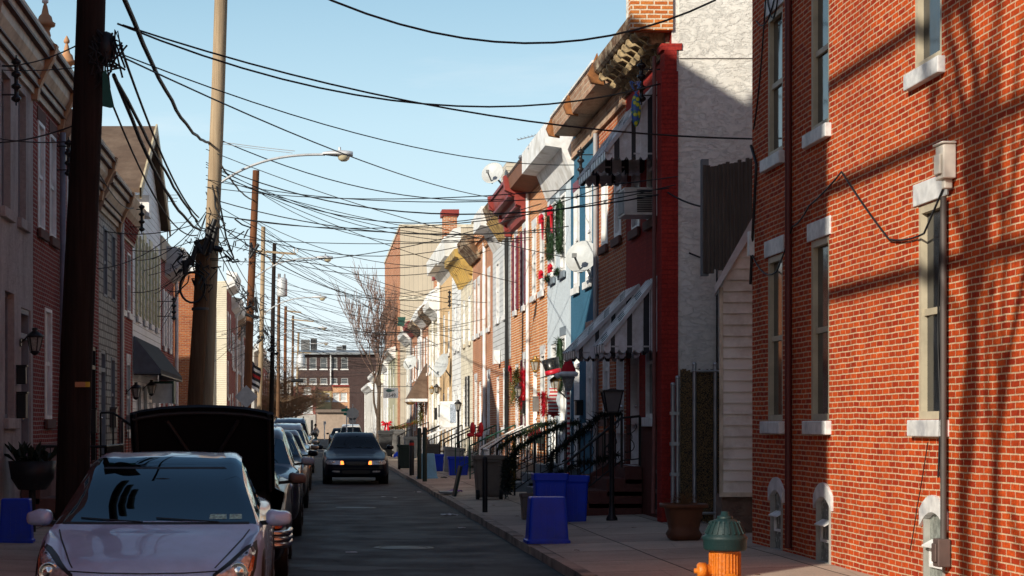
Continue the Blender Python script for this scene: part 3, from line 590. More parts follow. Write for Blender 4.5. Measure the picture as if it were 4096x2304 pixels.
def right_row():
    # --- red painted house on the corner of the alley
    r1, m = house('painted_brick_house', 'dark red painted brick row house with white stucco side wall', 1, 27.65, 31.76, 7.9, B_RED,
        [(29.25, .86, 4.95, 6.6, dict(sill=BROWNSTONE, lintel=BROWNSTONE)), (30.75, .78, 4.95, 6.6, dict(sill=BROWNSTONE, lintel=BROWNSTONE, pane=BLIND)), (29.35, .86, 1.78, 3.55, dict(sill=WHITE, lintel=BROWNSTONE)), (29.0, .5, .25, .95, dict(sill=None, lintel=None, pane=DARK, frame=BROWNSTONE))],
        [(30.95, .98, .98, 3.35)], sidem=STUCCO, base=(stucco('brown_parging', (.14, .045, .035), (.08, .03, .025), .6, .004, 10), 1.66), depth=11, roofz=9.4)
    g = G(); g.box(5.19, 5.44, 27.62, 27.98, .1, 7.0); g.box(5.235, 5.42, 27.62, 27.98, 7.0, 7.32); g.box(5.19, 5.50, 27.62, 27.98, 7.32, 7.42); obj('corner_pier', g, B_RED, r1)
    g = G(); g.box(4.72, 5.36, 27.61, 27.80, 7.62, 8.15); obj('cornice_end', g, B_ORANGE, r1)
    g = G(); g.box(5.46, 9, 27.64, 27.66, 7.2, 9.6); obj('side_parapet', g, STUCCO, r1)
    g = G(); g.tube([(6.02, 27.60, 4.4 - .32 * q + (.15 if q == 0 else 0)) if q else (5.6, 27.60, 4.25) for q in range(9)], .014, 5); obj('cable', g, BLACK, r1)
    cornice(r1, m, [(0, 7.33), (.05, 7.33), (.07, 7.70), (.5, 7.74), (.55, 7.78), (.58, 7.93), (0, 7.99)], 27.82, 31.76, PEEL, (10, mk('flaking_cream', (.46, .34, .19), .85, scale=14, var=.5, dirt=(.08, .045, .025)), [(.0, 7.37), (.07, 7.36), (.12, 7.41), (.09, 7.47), (.16, 7.50), (.25, 7.46), (.31, 7.51), (.28, 7.58), (.36, 7.62), (.45, 7.59), (.50, 7.64), (.49, 7.72), (.0, 7.72)], .11))
    pipe(r1, [m(28.0, .20, 7.3), m(28.0, .20, 1.8), m(28.0, .22, .3)], .03, mk('rust_pipe', (.2, .08, .07), .6))
    g = G(); nbox(g, m, 30.2, 30.6, .06, .5, 7.95, 8.0); 
    ac = thing('air_conditioner', 'white window air conditioner sticking out under the upper striped awning', 'air conditioner', (5.2, 29.25, 4.98))
    g = G(); nbox(g, m, 28.95, 29.55, -.1, .50, 4.98, 5.42); obj('case', g, mk('ac_white', (.68, .67, .63), .45), ac, bevel=.012)
    g = G()
    for i in range(13): z = 5.03 + i * .028; g.box(5.05, 5.29, 28.935, 28.951, z, z + .014)
    obj('vent', g, mk('ac_dark', (.03, .03, .03), .6), ac)
    g = G(); nbox(g, m, 29.0, 29.5, .502, .512, 5.02, 5.38); obj('grille', g, mk('ac_grey', (.3, .3, .3), .6), ac)
    # --- unpainted brick house
    r2, m = house('brick_row_house', 'narrow brick row house with drainpipe between the red and the blue house', 1, 31.76, 34.9, 7.7, brick('red_row_brick', (.56, .16, .05), (.42, .09, .035), (.6, .46, .34), .213, .069, .010, .3, (.2, .05, .03)),
        [(32.6, .74, 5.0, 6.75, dict(sill=BROWNSTONE, lintel=BROWNSTONE, pane=BLIND, fw=.09)), (34.1, .74, 5.0, 6.75, dict(sill=BROWNSTONE, lintel=BROWNSTONE, pane=BLIND, fw=.09)), (33.9, .74, 1.78, 3.6, dict(sill=BROWNSTONE, lintel=BROWNSTONE, pane=BLIND, fw=.09))], [(32.45, .95, .98, 3.4)], base=(BROWNSTONE, 1.5))
    pipe(r2, [m(34.8, .07, 7.2), m(34.8, .07, .4)], .045, mk('grey_drain', (.36, .36, .37), .5))
    fz = obj('frieze', extr(m, [(.0, 7.22), (.06, 7.22), (.06, 7.56), (0, 7.56)], 31.8, 34.88), FAUX, r2)
    # --- blue and pale blue houses
    r3, m = house('blue_house', 'deep blue painted row house with white upper windows', 1, 34.9, 38.7, 7.7, BLUEP,
        [(36.1, .8, 4.5, 6.5, dict(pane=BLIND, fw=.1, lintel=SHUTB, sill=WHITE)), (37.8, .8, 4.5, 6.5, dict(pane=BLIND, fw=.1, lintel=SHUTB, sill=WHITE)), (36.0, .8, 1.7, 3.5, dict(pane=BLIND, fw=.1, lintel=SHUTB, sill=WHITE))], [(37.9, .95, .8, 3.3)])
    obj('frieze', extr(m, [(.0, 7.2), (.06, 7.2), (.06, 7.56), (0, 7.56)], 34.93, 38.66), FAUX, r3)
    for rt, a, b in ((r2, 31.78, 34.9), (r3, 34.9, 37.6)):
        cornice(rt, m, [(0, 7.58), (.50, 7.60), (.545, 7.94), (.0, 8.0)], a, b, FAUX, name='shingled_eave')
        cornice(rt, m, [(.0, 8.002), (.553, 7.944), (.585, 7.96), (.585, 8.0), (0, 8.05)], a, b, TARP, name='roof_edge')
    for u in (31.75, 34.9, 37.55):
        g = G(); g.add([m(u, .38, 7.56), m(u, .6, 7.6), m(u, .66, 7.75), m(u, .5, 8.12), m(u + .12, .38, 7.56), m(u + .12, .6, 7.6), m(u + .12, .66, 7.75), m(u + .12, .5, 8.12)], [(0, 1, 2, 3), (7, 6, 5, 4), (0, 4, 5, 1), (1, 5, 6, 2), (2, 6, 7, 3)])
        obj('eave_divider', g, mk('rusty_metal', (.3, .12, .04), .8, scale=8, var=.5), r2)
    gl = mk('slate_grey', (.2, .24, .28), .7)
    r4, m = house('pale_blue_house', 'pale blue painted row house with wreaths on its upper windows', 1, 38.7, 42.65, 7.5, LBLUE,
        [(39.9, .8, 5.0, 6.7, dict(sill=gl, lintel=gl, pane=BLIND)), (41.6, .8, 5.0, 6.7, dict(sill=gl, lintel=gl, pane=BLIND)), (39.9, .8, 1.7, 3.6, dict(sill=gl, lintel=gl, pane=BLIND))], [(41.6, .95, .8, 3.5)])
    cornice(r4, m, [(0, 6.88), (.03, 6.86), (.26, 7.45), (.60, 7.5), (.60, 7.98), (0, 8.07)], 38.2, 42.6, WHITE)
    # --- orange brick pair with burgundy trim
    r5, m = house('orange_brick_house', 'orange brick row house with white lintels and brown eave', 1, 42.65, 46.2, 7.6, B_ORANGE,
        [(43.6, .8, 4.85, 6.55), (45.2, .8, 4.85, 6.55), (43.5, .85, 1.55, 3.35)], [(45.2, .95, .8, 3.35)], rec=.14, depth=8)
    cornice(r5, m, [(0, 7.5), (.5, 7.62), (.55, 7.9), (0, 7.98)], 42.65, 46.2, mk('brown_soffit', (.22, .10, .06), .7)); cornice(r5, m, [(0, 7.98), (.56, 7.905), (.60, 7.93), (0, 8.06)], 42.65, 46.2, TARP, name='roof_edge')
    pipe(r5, [m(46.12, .06, 7.5), m(46.12, .06, .3)], .05, WHITE)
    r6, m = house('burgundy_trim_house', 'orange brick row house with burgundy cornice and shutters', 1, 46.2, 50.7, 7.6, B_ORANGE,
        [(47.4, .62, 4.75, 6.7, dict(shut=(SHUTB, .36))), (49.4, .62, 4.75, 6.7, dict(shut=(SHUTB, .36))), (47.3, .7, 1.55, 3.35, dict(shut=(SHUTB, .3)))], [(49.3, .95, .8, 3.3, dict(slab=SHUTB))], rec=.12)
    cornice(r6, m, [(0, 6.9), (.10, 6.95), (.16, 7.15), (.26, 7.2), (.30, 7.42), (.48, 7.5), (.52, 7.62), (.56, 7.9), (0, 8.0)], 46.3, 50.7, BURG)
    g = G()
    for z0, z1, n in ((7.2, 7.24, .33), (7.46, 7.52, .52), (7.84, 7.92, .6)): nbox(g, m, 46.5, 50.5, 0, n, z0, z1)
    obj('moulding', g, mk('burgundy_dark', (.2, .025, .03), .5), r6)
    for u in (46.22, 50.4):
        g = extr(m, [(0, 6.86), (.18, 6.86), (.22, 7.2), (.34, 7.24), (.38, 7.5), (.62, 7.6), (.66, 7.96), (0, 8.02)], u, u + .28); obj('cornice_end', g, BURG, r6)
    r7, m = house('sided_cable_house', 'white sided row house with cables running down its corner', 1, 50.7, 56.0, 7.7, siding('greyish_siding', (.6, .61, .62), .16),
        [(52.2, .8, 4.8, 6.5, dict(sill=WHITE, lintel=None)), (54.4, .8, 4.8, 6.5, dict(sill=WHITE, lintel=None)), (52.3, .85, 1.6, 3.3, dict(sill=WHITE, lintel=None))], [(54.5, .95, .7, 3.1)], base=(B_BROWN, 3.5))
    cornice(r7, m, [(0, 7.2), (.12, 7.24), (.4, 7.5), (.55, 7.95), (0, 8.05)], 50.72, 53.4, PEEL, (6, mk('old_wood', (.3, .2, .08), .8, var=.5), [(0, 7.0), (.1, 7.0), (.3, 7.3), (.46, 7.52), (0, 7.6)], .1)); cornice(r7, m, [(0, 6.9), (.28, 7.45), (.6, 7.5), (.58, 8.05), (0, 8.15)], 53.4, 55.95, WHITE, name='boxed_eave')
    r = random.Random(4); g = G()
    for k in range(9):
        P = [m(51.0 + .05 * k + .07 * math.sin(q * .8 + k), .05 + .02 * (k % 3), 6.9 - q * .62) for q in range(10 + k % 2)]; g.tube(P, .016, 5)
    obj('cable', g, BLACK, r7)
    g = G(); nbox(g, m, 53.5, 53.9, .02, .2, 3.45, 3.85); obj('meter_box', g, WHITE, r7)
    # --- further houses of the terrace
    r8, m = house('brown_brick_house', 'brown brick double house with white downpipe beyond the cables', 1, 56.0, 63.2, 7.8, B_BROWN,
        [(57.2, .8, 4.7, 6.4), (59.0, .8, 4.7, 6.4, dict(pane=BLIND)), (60.8, .8, 4.7, 6.4), (62.3, .8, 4.7, 6.4), (57.3, .85, 1.5, 3.2, dict(pane=BLIND)), (61.9, .85, 1.5, 3.2)], [(59.0, .95, .7, 3.1), (60.4, .95, .7, 3.1)], depth=7)
    cornice(r8, m, [(0, 7.3), (.08, 7.3), (.12, 7.5), (.2, 7.55), (.24, 7.85), (0, 7.9)], 56.0, 60.0, B_ORANGE, name='brick_cornice'); pipe(r8, [m(58.1, .06, 7.5), m(58.1, .06, .3)], .06, WHITE)
    cornice(r8, m, [(0, 7.15), (.1, 7.15), (.3, 7.4), (.5, 7.6), (.55, 7.9), (0, 8.0)], 60.0, 63.2, PEEL)
    r9, m = house('cream_stone_house', 'cream stone faced row house with ochre bracketed cornice and black shutters', 1, 63.2, 68.4, 7.6, CREAMST,
        [(64.5, .8, 4.6, 6.2, dict(sill=CREAM, lintel=CREAM, pane=BLIND)), (66.9, .8, 4.6, 6.2, dict(sill=CREAM, lintel=CREAM, pane=BLIND)), (65.2, .75, 1.6, 3.4, dict(sill=CREAM, lintel=None, shut=(BLACK, .36)))], [(67.2, .95, .7, 3.1)])
    cornice(r9, m, [(0, 6.9), (.14, 6.9), (.18, 7.1), (.34, 7.2), (.5, 7.45), (.62, 7.5), (.64, 7.75), (0, 7.9)], 63.25, 68.3, OCHRE, (9, OCHRE, [(0, 6.7), (.12, 6.7), (.3, 7.1), (.44, 7.3), (0, 7.4)], .16))
    r10, m = house('white_clapboard_house', 'bright white clapboard row house with white boxed eave', 1, 68.4, 73.0, 8.6, siding('clapboard', (.87, .87, .86), .2),
        [(69.6, .8, 4.6, 6.3, dict(sill=WHITE, lintel=None)), (71.6, .8, 4.6, 6.3, dict(sill=WHITE, lintel=None)), (69.8, .8, 1.5, 3.2, dict(sill=WHITE, lintel=None))], [(71.8, .95, .7, 3.0)])
    cornice(r10, m, [(0, 7.6), (.3, 7.95), (.6, 8.0), (.62, 8.6), (.3, 9.0), (0, 9.1)], 68.5, 72.9, TARP, name='boxed_eave')
    r11, m = house('tan_stucco_house', 'tan stucco row house with white downpipe beyond the clapboard house', 1, 73.0, 79.6, 8.4, TANS, [(74.6, .8, 4.6, 6.3, dict(sill=WHITE, lintel=None)), (77.4, .8, 4.6, 6.3, dict(sill=WHITE, lintel=None)), (75, .8, 1.5, 3.2, dict(sill=WHITE, lintel=None))], [(77.8, .95, .7, 3.0)])
    cornice(r11, m, [(0, 7.7), (.3, 8.1), (.6, 8.15), (.64, 8.7), (.3, 9.2), (0, 9.3)], 73.1, 79.5, TARP, name='boxed_eave'); pipe(r11, [m(79.3, .1, 8.2), m(79.3, .1, .3)], .08, WHITE)
    far = [(79.6, 84.0, 6.9, CREAMST, 'cream house with pale brown eave beyond the tan stucco house', 'cream_house'), (84.0, 88.5, 7.0, stucco('ivory_stucco', (.82, .73, .56), (.6, .5, .36), .4, .004, 12), 'ivory stuccoed row house beside the brown shingled door canopy', 'ivory_house'), (88.5, 93.2, 7.0, B_BROWN, 'brown brick row house carrying the brown shingled door canopy', 'canopy_house'),
           (93.2, 98.5, 6.9, WSID, 'white sided row house with hanging flower basket', 'basket_house'), (98.5, 104.0, 7.1, B_BROWN, 'brown brick row house behind the small fish sign', 'fish_sign_house'), (104.0, 111.0, 6.9, stucco('offwhite_stucco', (.84, .8, .7)), 'off-white end house before the cross street', 'end_house'),
           (126, 138, 6.8, GREENW, 'pale green blank-walled house behind the bare street tree', 'green_wall_house'), (138, 150, 6.4, WSID, 'white sided house beyond the bare street tree', 'far_white_house'), (150, 162, 5.6, stucco('far_cream', (.7, .62, .5)), 'low cream house near the far end of the right side', 'far_cream_house'), (162, 178, 6.2, WSID, 'white house with yellow sign near the far end of the right side', 'far_sign_house'), (178, 205, 5.6, stucco('far_white', (.72, .7, .66)), 'last low white house on the right before the end wall', 'last_white_house')]
    for i, (a, b, H, w, lab, nm) in enumerate(far):
        L = b - a; q = dict(sill=WHITE, lintel=WHITE if w is B_BROWN else None, pane=BLIND if i % 2 else WPANE)
        wn = [(a + L * .26, .85, 4.2, 5.8, q), (a + L * .74, .85, 4.2, 5.8, q), (a + L * .3, .85, 1.5, 3.1, q)]
        if b > 170: wn = [(a + L * t, .9, 1.5, 3.1, q) for t in (.2, .5)]
        rt, mm = house(nm, lab, 1, a, b, H, w, wn, [(a + L * .76, .95, .6, 2.9, dict(slab=(BLACK, BURG, WHITE, GREY)[i % 4]))], depth=7)
        cm = (TARP, PEEL, WHITE, PEEL, BURG, WHITE, TARP, WHITE, CREAM, WHITE, WHITE)[i]
        cornice(rt, mm, [(0, H - .5), (.1, H - .5), (.3, H - .25), (.5, H - .1), (.55, H + .15), (0, H + .3)], a, b, cm)
        if i in (0, 1, 3): cornice(rt, mm, [(.0, H + .3), (.5, H + .2), (.2, H + .8), (-.6, H + 1.3)], a + .2, b - 1.5, TARP, name='roof_edge')
        if i % 2 == 0: pipe(rt, [mm(b - .2, .08, H - .3), mm(b - .2, .08, .3)], .06, WHITE if i != 4 else GREY)
    # tall warehouse behind the terrace
    rw, m = house('warehouse', 'tall building with beige ribbed metal side wall rising behind the terrace', 1, 122.0, 150.0, 14.9, B_BROWN, [], [], X0=5.48, sidem=siding('ribbed_metal', (.60, .51, .39), .30, vert=True, var=.05, dirt_amt=.1), depth=16, cat='building')
    g = G(); nbox(g, m, 121.93, 121.98, -16, .05, 10.0, 10.25); nbox(g, m, 121.93, 150, -16, .06, 14.85, 15.05); obj('trim', g, CREAM, rw)
    for (x, y, Y, w, h, lab) in ((1740, 1095, 84.5, 1.8, 2.3, 'brown brick chimney with stone cap above the cream house'), (1775, 838, 75.5, .55, .9, 'small brick chimney above the white boxed eave')):
        p = at(x, y, Y); rt = thing('chimney', lab, 'chimney', (p.x + w / 2, Y, p.z - h)); g = G(); g.box(p.x, p.x + w, Y, Y + 1.0, p.z - h - .6, p.z - .25); obj('stack', g, B_BROWN, rt)
        g = G(); g.box(p.x - .08, p.x + w + .08, Y - .08, Y + 1.08, p.z - .249, p.z); obj('cap', g, BURG, rt)
    p = at(1905, 850, 63); rt = thing('roof_box', 'beige boxed roof hatch behind the white boxed eave', 'roof hatch', (6.8, 63.5, 7.6)); g = G(); g.box(5.5, 7.8, 62.5, 64.5, 7.4, 8.75); obj('box', g, BSID, rt); g = G(); g.box(5.4, 7.9, 62.4, 64.6, 8.752, 8.85); obj('lid', g, TARP, rt)
    rt = thing('roof_box', 'tan roof box carrying the rooftop satellite dish', 'roof hatch', (6.3, 52, 7.8)); g = G(); g.box(5.3, 6.4, 51.5, 53, 7.7, 9.05); obj('box', g, BSID, rt)
    rt = thing('roof_vent', 'small grey metal roof vent with mushroom cap above the row', 'vent', (5.3, 45, 7.9)); g = G(); g.cyl((5.2, 45.5, 7.9), (5.2, 45.5, 8.3), .12); obj('pipe', g, GALV, rt); g = G(); g.lathe([(.22, 0), (.2, .06), (0, .12)], (5.2, 45.5, 8.3)); obj('cap', g, GALV, rt)
    awning('lower striped aluminium window awning, the one nearest the alley', 28.75, 29.7, 3.98, 2.79, .86); awning('large lower striped awning over the front doors of the red houses', 30.4, 31.9, 3.98, 2.76, 1.07)
    awning('upper striped awning nearest the corner, above the air conditioner', 28.45, 29.95, 7.05, 5.78, .88); awning('second upper striped awning, next to the drainpipe side', 30.25, 31.6, 7.05, 5.78, .84)
    # shingled door canopy
    rt = thing('door_canopy', 'brown shingled pyramid canopy over a front door', 'canopy', (5.0, 89.8, 3.0)); g = G(); a, b = 88.9, 91.0
    g.add([(5.33, a, 2.95), (4.35, a, 2.95), (4.35, b, 2.95), (5.33, b, 2.95), (5.33, (a + b) / 2 - .3, 4.7), (5.33, (a + b) / 2 + .3, 4.7)], [(0, 1, 4), (1, 2, 5, 4), (2, 3, 5)]); obj('roof', g, SHINGLE, rt)
    g = G(); g.box(4.35, 5.33, a, b, 2.8, 2.94); obj('trim', g, WHITE, rt)
    # white tarpaulin box/AC units on the wall of the clapboard house
    rt = thing('wall_unit', 'white heat pump box hung on the clapboard house', 'air conditioner', (5.1, 68.8, 1.9)); g = G(); g.box(4.62, 5.3, 69.0, 69.5, 1.55, 2.55); obj('case', g, WHITE, rt, bevel=.02); g = G(); g.box(4.98, 5.2, 68.98, 69.0, 1.75, 2.45); obj('label', g, mk('unit_label', (.35, .4, .48), .6, scale=30, var=.6), rt)
right_row()
# ------------------------------------------------------------------ left side of the street
PINK = stucco('pink_stucco', (.52, .46, .43), (.2, .15, .14), .75, .008, 14); B_L = brick('left_red_brick', (.34, .055, .04), (.25, .032, .03), (.46, .36, .32), .213, .069, .009, .3, (.16, .03, .03))
STONE = brick('white_stone_veneer', (.58, .54, .47), (.44, .40, .34), (.2, .17, .15), .36, .15, .018, .3, (.3, .27, .24)); LWS = siding('left_white_siding', (.72, .74, .78), .17)
B_GABLE = brick('gable_brick', (.52, .16, .05), (.34, .08, .035), (.42, .28, .18), .213, .069, .011, .4, (.2, .06, .03)); LTRIM = mk('cornice_cream', (.50, .36, .25), .5, dirt=(.25, .15, .1)); DTRIM = mk('cornice_dark_brown', (.11, .06, .05), .6)  # DTRIM is the dark brown of the thin cornice mouldings
CPROF = lambda h: [(0, h - .72), (.05, h - .72), (.06, h - .62), (.10, h - .60), (.11, h - .48), (.20, h - .32), (.22, h - .18), (.28, h - .15), (.30, h - .03), (.34, h), (.35, h + .07), (0, h + .1)]
def left_cornice(root, m, h, u0, u1, mat=LTRIM):
    cornice(root, m, CPROF(h), u0, u1, mat)
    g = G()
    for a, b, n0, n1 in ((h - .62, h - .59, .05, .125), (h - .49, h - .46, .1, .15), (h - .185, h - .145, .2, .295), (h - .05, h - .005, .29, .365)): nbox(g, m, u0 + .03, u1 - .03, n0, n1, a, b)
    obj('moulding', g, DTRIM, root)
    g = extr(m, [(0, h - .8), (.09, h - .8), (.12, h - .62), (.24, h - .36), (.34, h - .18), (.40, h + .04), (.22, h + .13), (0, h + .13)], u1 - .2, u1 - .02); obj('cornice_end', g, mk('cornice_orange', (.5, .28, .15), .6), root)
def finial(label, u, X, z):
    rt = thing('roof_finial', label, 'finial', (X, u, z)); g = G()
    g.lathe([(.06, 0), (.09, .13), (.07, .2), (.10, .26), (.155, .275), (.16, .32), (.12, .345), (.10, .42), (.06, .46), (.035, .58), (.02, .62)], (X, u, z), 10); obj('body', g, mk('terracotta', (.50, .26, .13), .7), rt)
    g = G(); g.lathe([(.015, .615), (.05, .635), (.052, .67), (.015, .74), (0, .76)], (X, u, z), 10); obj('tip', g, WHITE if u < 29 else mk('terracotta', (.5, .26, .13)), rt)
def left_row():
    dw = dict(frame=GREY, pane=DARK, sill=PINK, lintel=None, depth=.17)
    # taller corner block nearest the camera (left of the picture)
    house('corner_tenement', 'tall brick corner building on the left, before the row houses', -1, 9.2, 22.6, 12.5, B_L, [(10.6 + 2.6 * i, .9, 2 + 3.2 * j, 3.9 + 3.2 * j) for i in range(5) for j in range(4)], [], depth=13, cat='building')
    h1, m = house('stuccoed_house', 'pinkish stuccoed house with dark recessed windows at the left edge', -1, 24.2, 28.25, 7.15, PINK,
        [(25.8, .75, 4.7, 6.6, dw), (27.2, .72, 4.7, 6.6, dw), (26.1, .8, 1.75, 3.55, dw)], [(27.55, .9, .75, 3.4, dict(slab=GREY, frame=GREY))], rec=.2)
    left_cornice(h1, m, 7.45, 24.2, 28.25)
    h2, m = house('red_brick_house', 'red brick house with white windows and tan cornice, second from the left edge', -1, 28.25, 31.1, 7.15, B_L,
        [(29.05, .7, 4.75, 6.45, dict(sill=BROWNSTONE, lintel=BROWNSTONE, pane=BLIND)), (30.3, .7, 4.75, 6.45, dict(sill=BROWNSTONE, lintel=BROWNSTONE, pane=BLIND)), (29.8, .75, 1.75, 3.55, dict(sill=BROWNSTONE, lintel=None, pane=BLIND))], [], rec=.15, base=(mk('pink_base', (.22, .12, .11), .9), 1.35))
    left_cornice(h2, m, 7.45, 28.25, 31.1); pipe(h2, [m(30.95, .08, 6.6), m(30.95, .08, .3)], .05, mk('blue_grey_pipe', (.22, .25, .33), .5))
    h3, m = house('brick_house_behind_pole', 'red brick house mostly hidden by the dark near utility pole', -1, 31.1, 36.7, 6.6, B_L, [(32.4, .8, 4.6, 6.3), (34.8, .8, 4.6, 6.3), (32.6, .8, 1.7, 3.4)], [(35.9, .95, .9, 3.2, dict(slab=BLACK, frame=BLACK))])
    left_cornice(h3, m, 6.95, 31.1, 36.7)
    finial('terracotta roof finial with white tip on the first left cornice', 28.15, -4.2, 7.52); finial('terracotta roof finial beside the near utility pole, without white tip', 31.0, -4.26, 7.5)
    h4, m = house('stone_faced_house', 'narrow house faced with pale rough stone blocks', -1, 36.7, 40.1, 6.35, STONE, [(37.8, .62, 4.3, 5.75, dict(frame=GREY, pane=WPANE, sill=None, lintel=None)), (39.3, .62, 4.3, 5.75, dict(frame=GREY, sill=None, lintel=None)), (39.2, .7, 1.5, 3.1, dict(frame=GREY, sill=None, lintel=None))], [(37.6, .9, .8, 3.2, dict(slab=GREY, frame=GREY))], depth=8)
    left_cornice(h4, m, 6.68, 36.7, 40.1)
    h5, m = house('dentil_brick_house', 'red brick house with dentilled cornice left of the gabled house', -1, 40.1, 43.4, 6.35, B_L, [(41.1, .72, 4.25, 5.65, dict(lintel=None)), (42.5, .72, 4.25, 5.65, dict(lintel=None)), (42.4, .72, 1.5, 3.1)], [(41.0, .9, .8, 3.1, dict(slab=BURG, frame=BLACK))], depth=8)
    cornice(h5, m, [(0, 5.86), (.05, 5.86), (.07, 6.2), (.22, 6.4), (.28, 6.55), (.34, 6.72), (0, 6.8)], 40.1, 43.4, LTRIM, (12, B_L, [(0, 5.9), (.06, 5.9), (.17, 6.26), (0, 6.32)], .1)); pipe(h5, [m(40.3, .08, 6.2), m(40.3, .08, .3)], .05, GALV)
    # gabled house with shop awning
    yel = mk('pale_yellow_trim', (.62, .58, .36), .5)
    h6, m = house('gabled_house', 'white sided gabled house with brown roof and black awning', -1, 43.4, 51.2, 7.25, LWS,
        [(44.6 + 1.75 * i, .62, 4.3, 6.3, dict(shut=(yel, .24), sill=WHITE, lintel=yel)) for i in range(4)] + [(44.9, 1.1, 1.0, 2.7, dict(lintel=None, sash=False)), (46.5, 1.1, 1.0, 2.7, dict(lintel=None, sash=False)), (49.9, 1.0, 1.0, 2.7, dict(lintel=None, sash=False))], [(48.2, .95, .4, 2.7)], roofz=7.2, depth=10)
    g = G(); rz, ru = 9.2, 47.3
    g.add([m(43.41, 0, 7.25), m(51.19, 0, 7.25), m(ru, 0, rz)], [(0, 1, 2)]); obj('gable', g, LWS, h6)
    g = G(); ov = .2
    for ua, za, ub, zb in ((43.0, 7.12, ru, rz + .09), (51.6, 7.12, ru, rz + .09)):
        g.add([m(ua, ov, za), m(ub, ov, zb), m(ub, -10, zb), m(ua, -10, za), m(ua, ov, za + .1), m(ub, ov, zb + .1), m(ub, -10, zb + .1), m(ua, -10, za + .1)], [(0, 1, 2, 3), (7, 6, 5, 4), (0, 4, 5, 1), (2, 6, 7, 3), (0, 3, 7, 4)])
    obj('gable_roof', g, SHINGLE, h6)
    g = G()
    for ua, za, ub, zb in ((42.98, 7.08, ru, rz + .12), (51.62, 7.08, ru, rz + .12)): g.add([m(ua, ov + .005, za - .1), m(ub, ov + .005, zb - .14), m(ub, ov + .005, zb + .12), m(ua, ov + .005, za + .16), m(ua, ov + .05, za - .1), m(ub, ov + .05, zb - .14), m(ub, ov + .05, zb + .12), m(ua, ov + .05, za + .16)], [(0, 1, 2, 3), (7, 6, 5, 4), (0, 4, 5, 1), (1, 5, 6, 2), (2, 6, 7, 3)])
    obj('bargeboard', g, mk('rake_trim', (.6, .5, .33), .6), h6)
    g = G(); nbox(g, m, 43.3, 43.9, 0, .4, 6.6, 7.1); obj('eave_return', g, WHITE, h6)
    rt = thing('shop_awning', 'black sloped fabric awning with grey side over the shop front', 'awning', (-4.1, 46.5, 2.9))
    a, b, pr, zt, zb = 43.5, 50.3, .66, 3.78, 2.98
    g = G(); g.quad(m(a, .02, zt), m(b, .02, zt), m(b, pr, zb), m(a, pr, zb)); g.quad(m(a, pr, zb), m(b, pr, zb), m(b, pr, zb - .1), m(a, pr, zb - .1)); obj('canopy', g, mk('black_canvas', (.014, .014, .018), .8), rt)
    for u in (a, b): g = G(); g.add([m(u, .02, zt), m(u, pr, zb), m(u, pr, zb - .1), m(u, .02, zb - .1)], [(0, 1, 2, 3)]); obj('side_panel', g, mk('grey_canvas', (.15, .16, .19), .8), rt)
    g = G(); g.bar(m(a, .02, zb - .12), m(a, pr, zb - .12), .03); g.bar(m(b, .02, zb - .12), m(b, pr, zb - .12), .03); g.bar(m(a, pr, zb - .12), m(b, pr, zb - .12), .03); obj('frame', g, BLACK, rt)
    rt = thing('hanging_sign', 'blank white hanging shop sign with dark green edge under the awning', 'sign', (-3.95, 47.2, 2.3)); g = G(); g.box(-4.28, -3.76, 47.2, 47.28, 2.22, 2.72); obj('board', g, mk('sign_white', (.75, .75, .75), .5), rt)
    g = G(); g.box(-3.755, -3.72, 47.16, 47.9, 2.2, 2.8); g.box(-4.3, -3.756, 47.16, 47.32, 2.725, 2.78); obj('frame', g, mk('dark_green', (.01, .06, .045), .5), rt)
    h7, m = house('shuttered_brick_house', 'brick house with white shutters and cream parapet beside the vacant lot', -1, 51.2, 55.8, 6.3, B_L, [(52.2, .6, 3.9, 5.5, dict(shut=(WHITE, .3), lintel=None)), (54.0, .6, 3.9, 5.5, dict(shut=(WHITE, .3), lintel=None)), (54.2, .7, 1.5, 3.0, dict(shut=(WHITE, .3)))], [(52.4, .9, .6, 2.9)], depth=9)
    g = G(); nbox(g, m, 51.0, 55.7, -4, .05, 6.32, 6.95); obj('parapet', g, stucco('cream_parapet', (.62, .55, .43), (.4, .33, .25), .4, .006, 10), h7)
    cornice(h7, m, [(0, 5.95), (.3, 6.1), (.5, 6.3), (.55, 6.75), (0, 6.8)], 52.5, 55.75, mk('grey_white', (.5, .5, .5), .5)); pipe(h7, [m(55.6, .1, 6.2), m(55.6, .1, .2)], .06, WHITE)
    # end gables facing the camera across the vacant lot
    h8, m = house('brick_gable_house', 'brick house showing its tall orange side wall across the vacant lot', -1, 73.0, 76.4, 6.4, B_GABLE, [(74.8, .8, 3.9, 5.3), (74.8, .8, 1.4, 2.9)], [], depth=9)
    g = G(); g.box(-13.4, -4.75, 73.0, 73.3, 6.0, 7.8); g.box(-13.4, -4.75, 73.31, 76.2, 6.0, 7.7); obj('upper_wall', g, B_GABLE, h8); g = G(); g.box(-13.5, -4.68, 72.9, 76.2, 7.801, 7.95); obj('coping', g, WHITE, h8)
    pipe(h8, [m(73.5, .12, 6.2), m(73.5, .12, .2)], .07, WHITE)
    h9, m = house('beige_gable_house', 'brick fronted house with beige sided end wall facing the street corner', -1, 88.0, 93.0, 8.6, B_L, [(89.3, .8, 5.4, 7.0), (91.6, .8, 5.4, 7.0), (89.3, .8, 3, 4.6), (91.6, .8, 1.5, 3)], [], sidem=CSID, depth=9)
    cornice(h9, m, [(0, 8.2), (.4, 8.4), (.5, 9.0), (0, 9.1)], 88.0, 93.0, WHITE); pipe(h9, [m(88.06, -.66, 7.5), m(87.9, -.66, 7.4), m(87.9, -.66, .3)], .05, GALV, 'conduit')
    r = random.Random(6); u = 93.0; labs = ['brick row house with white shutters, next after the beige sided end wall', 'red painted row house with white cornice, left side, middle distance', 'brick row house with the flag, left side', 'grey row house behind the diamond sign', 'last left row house before the cross street']
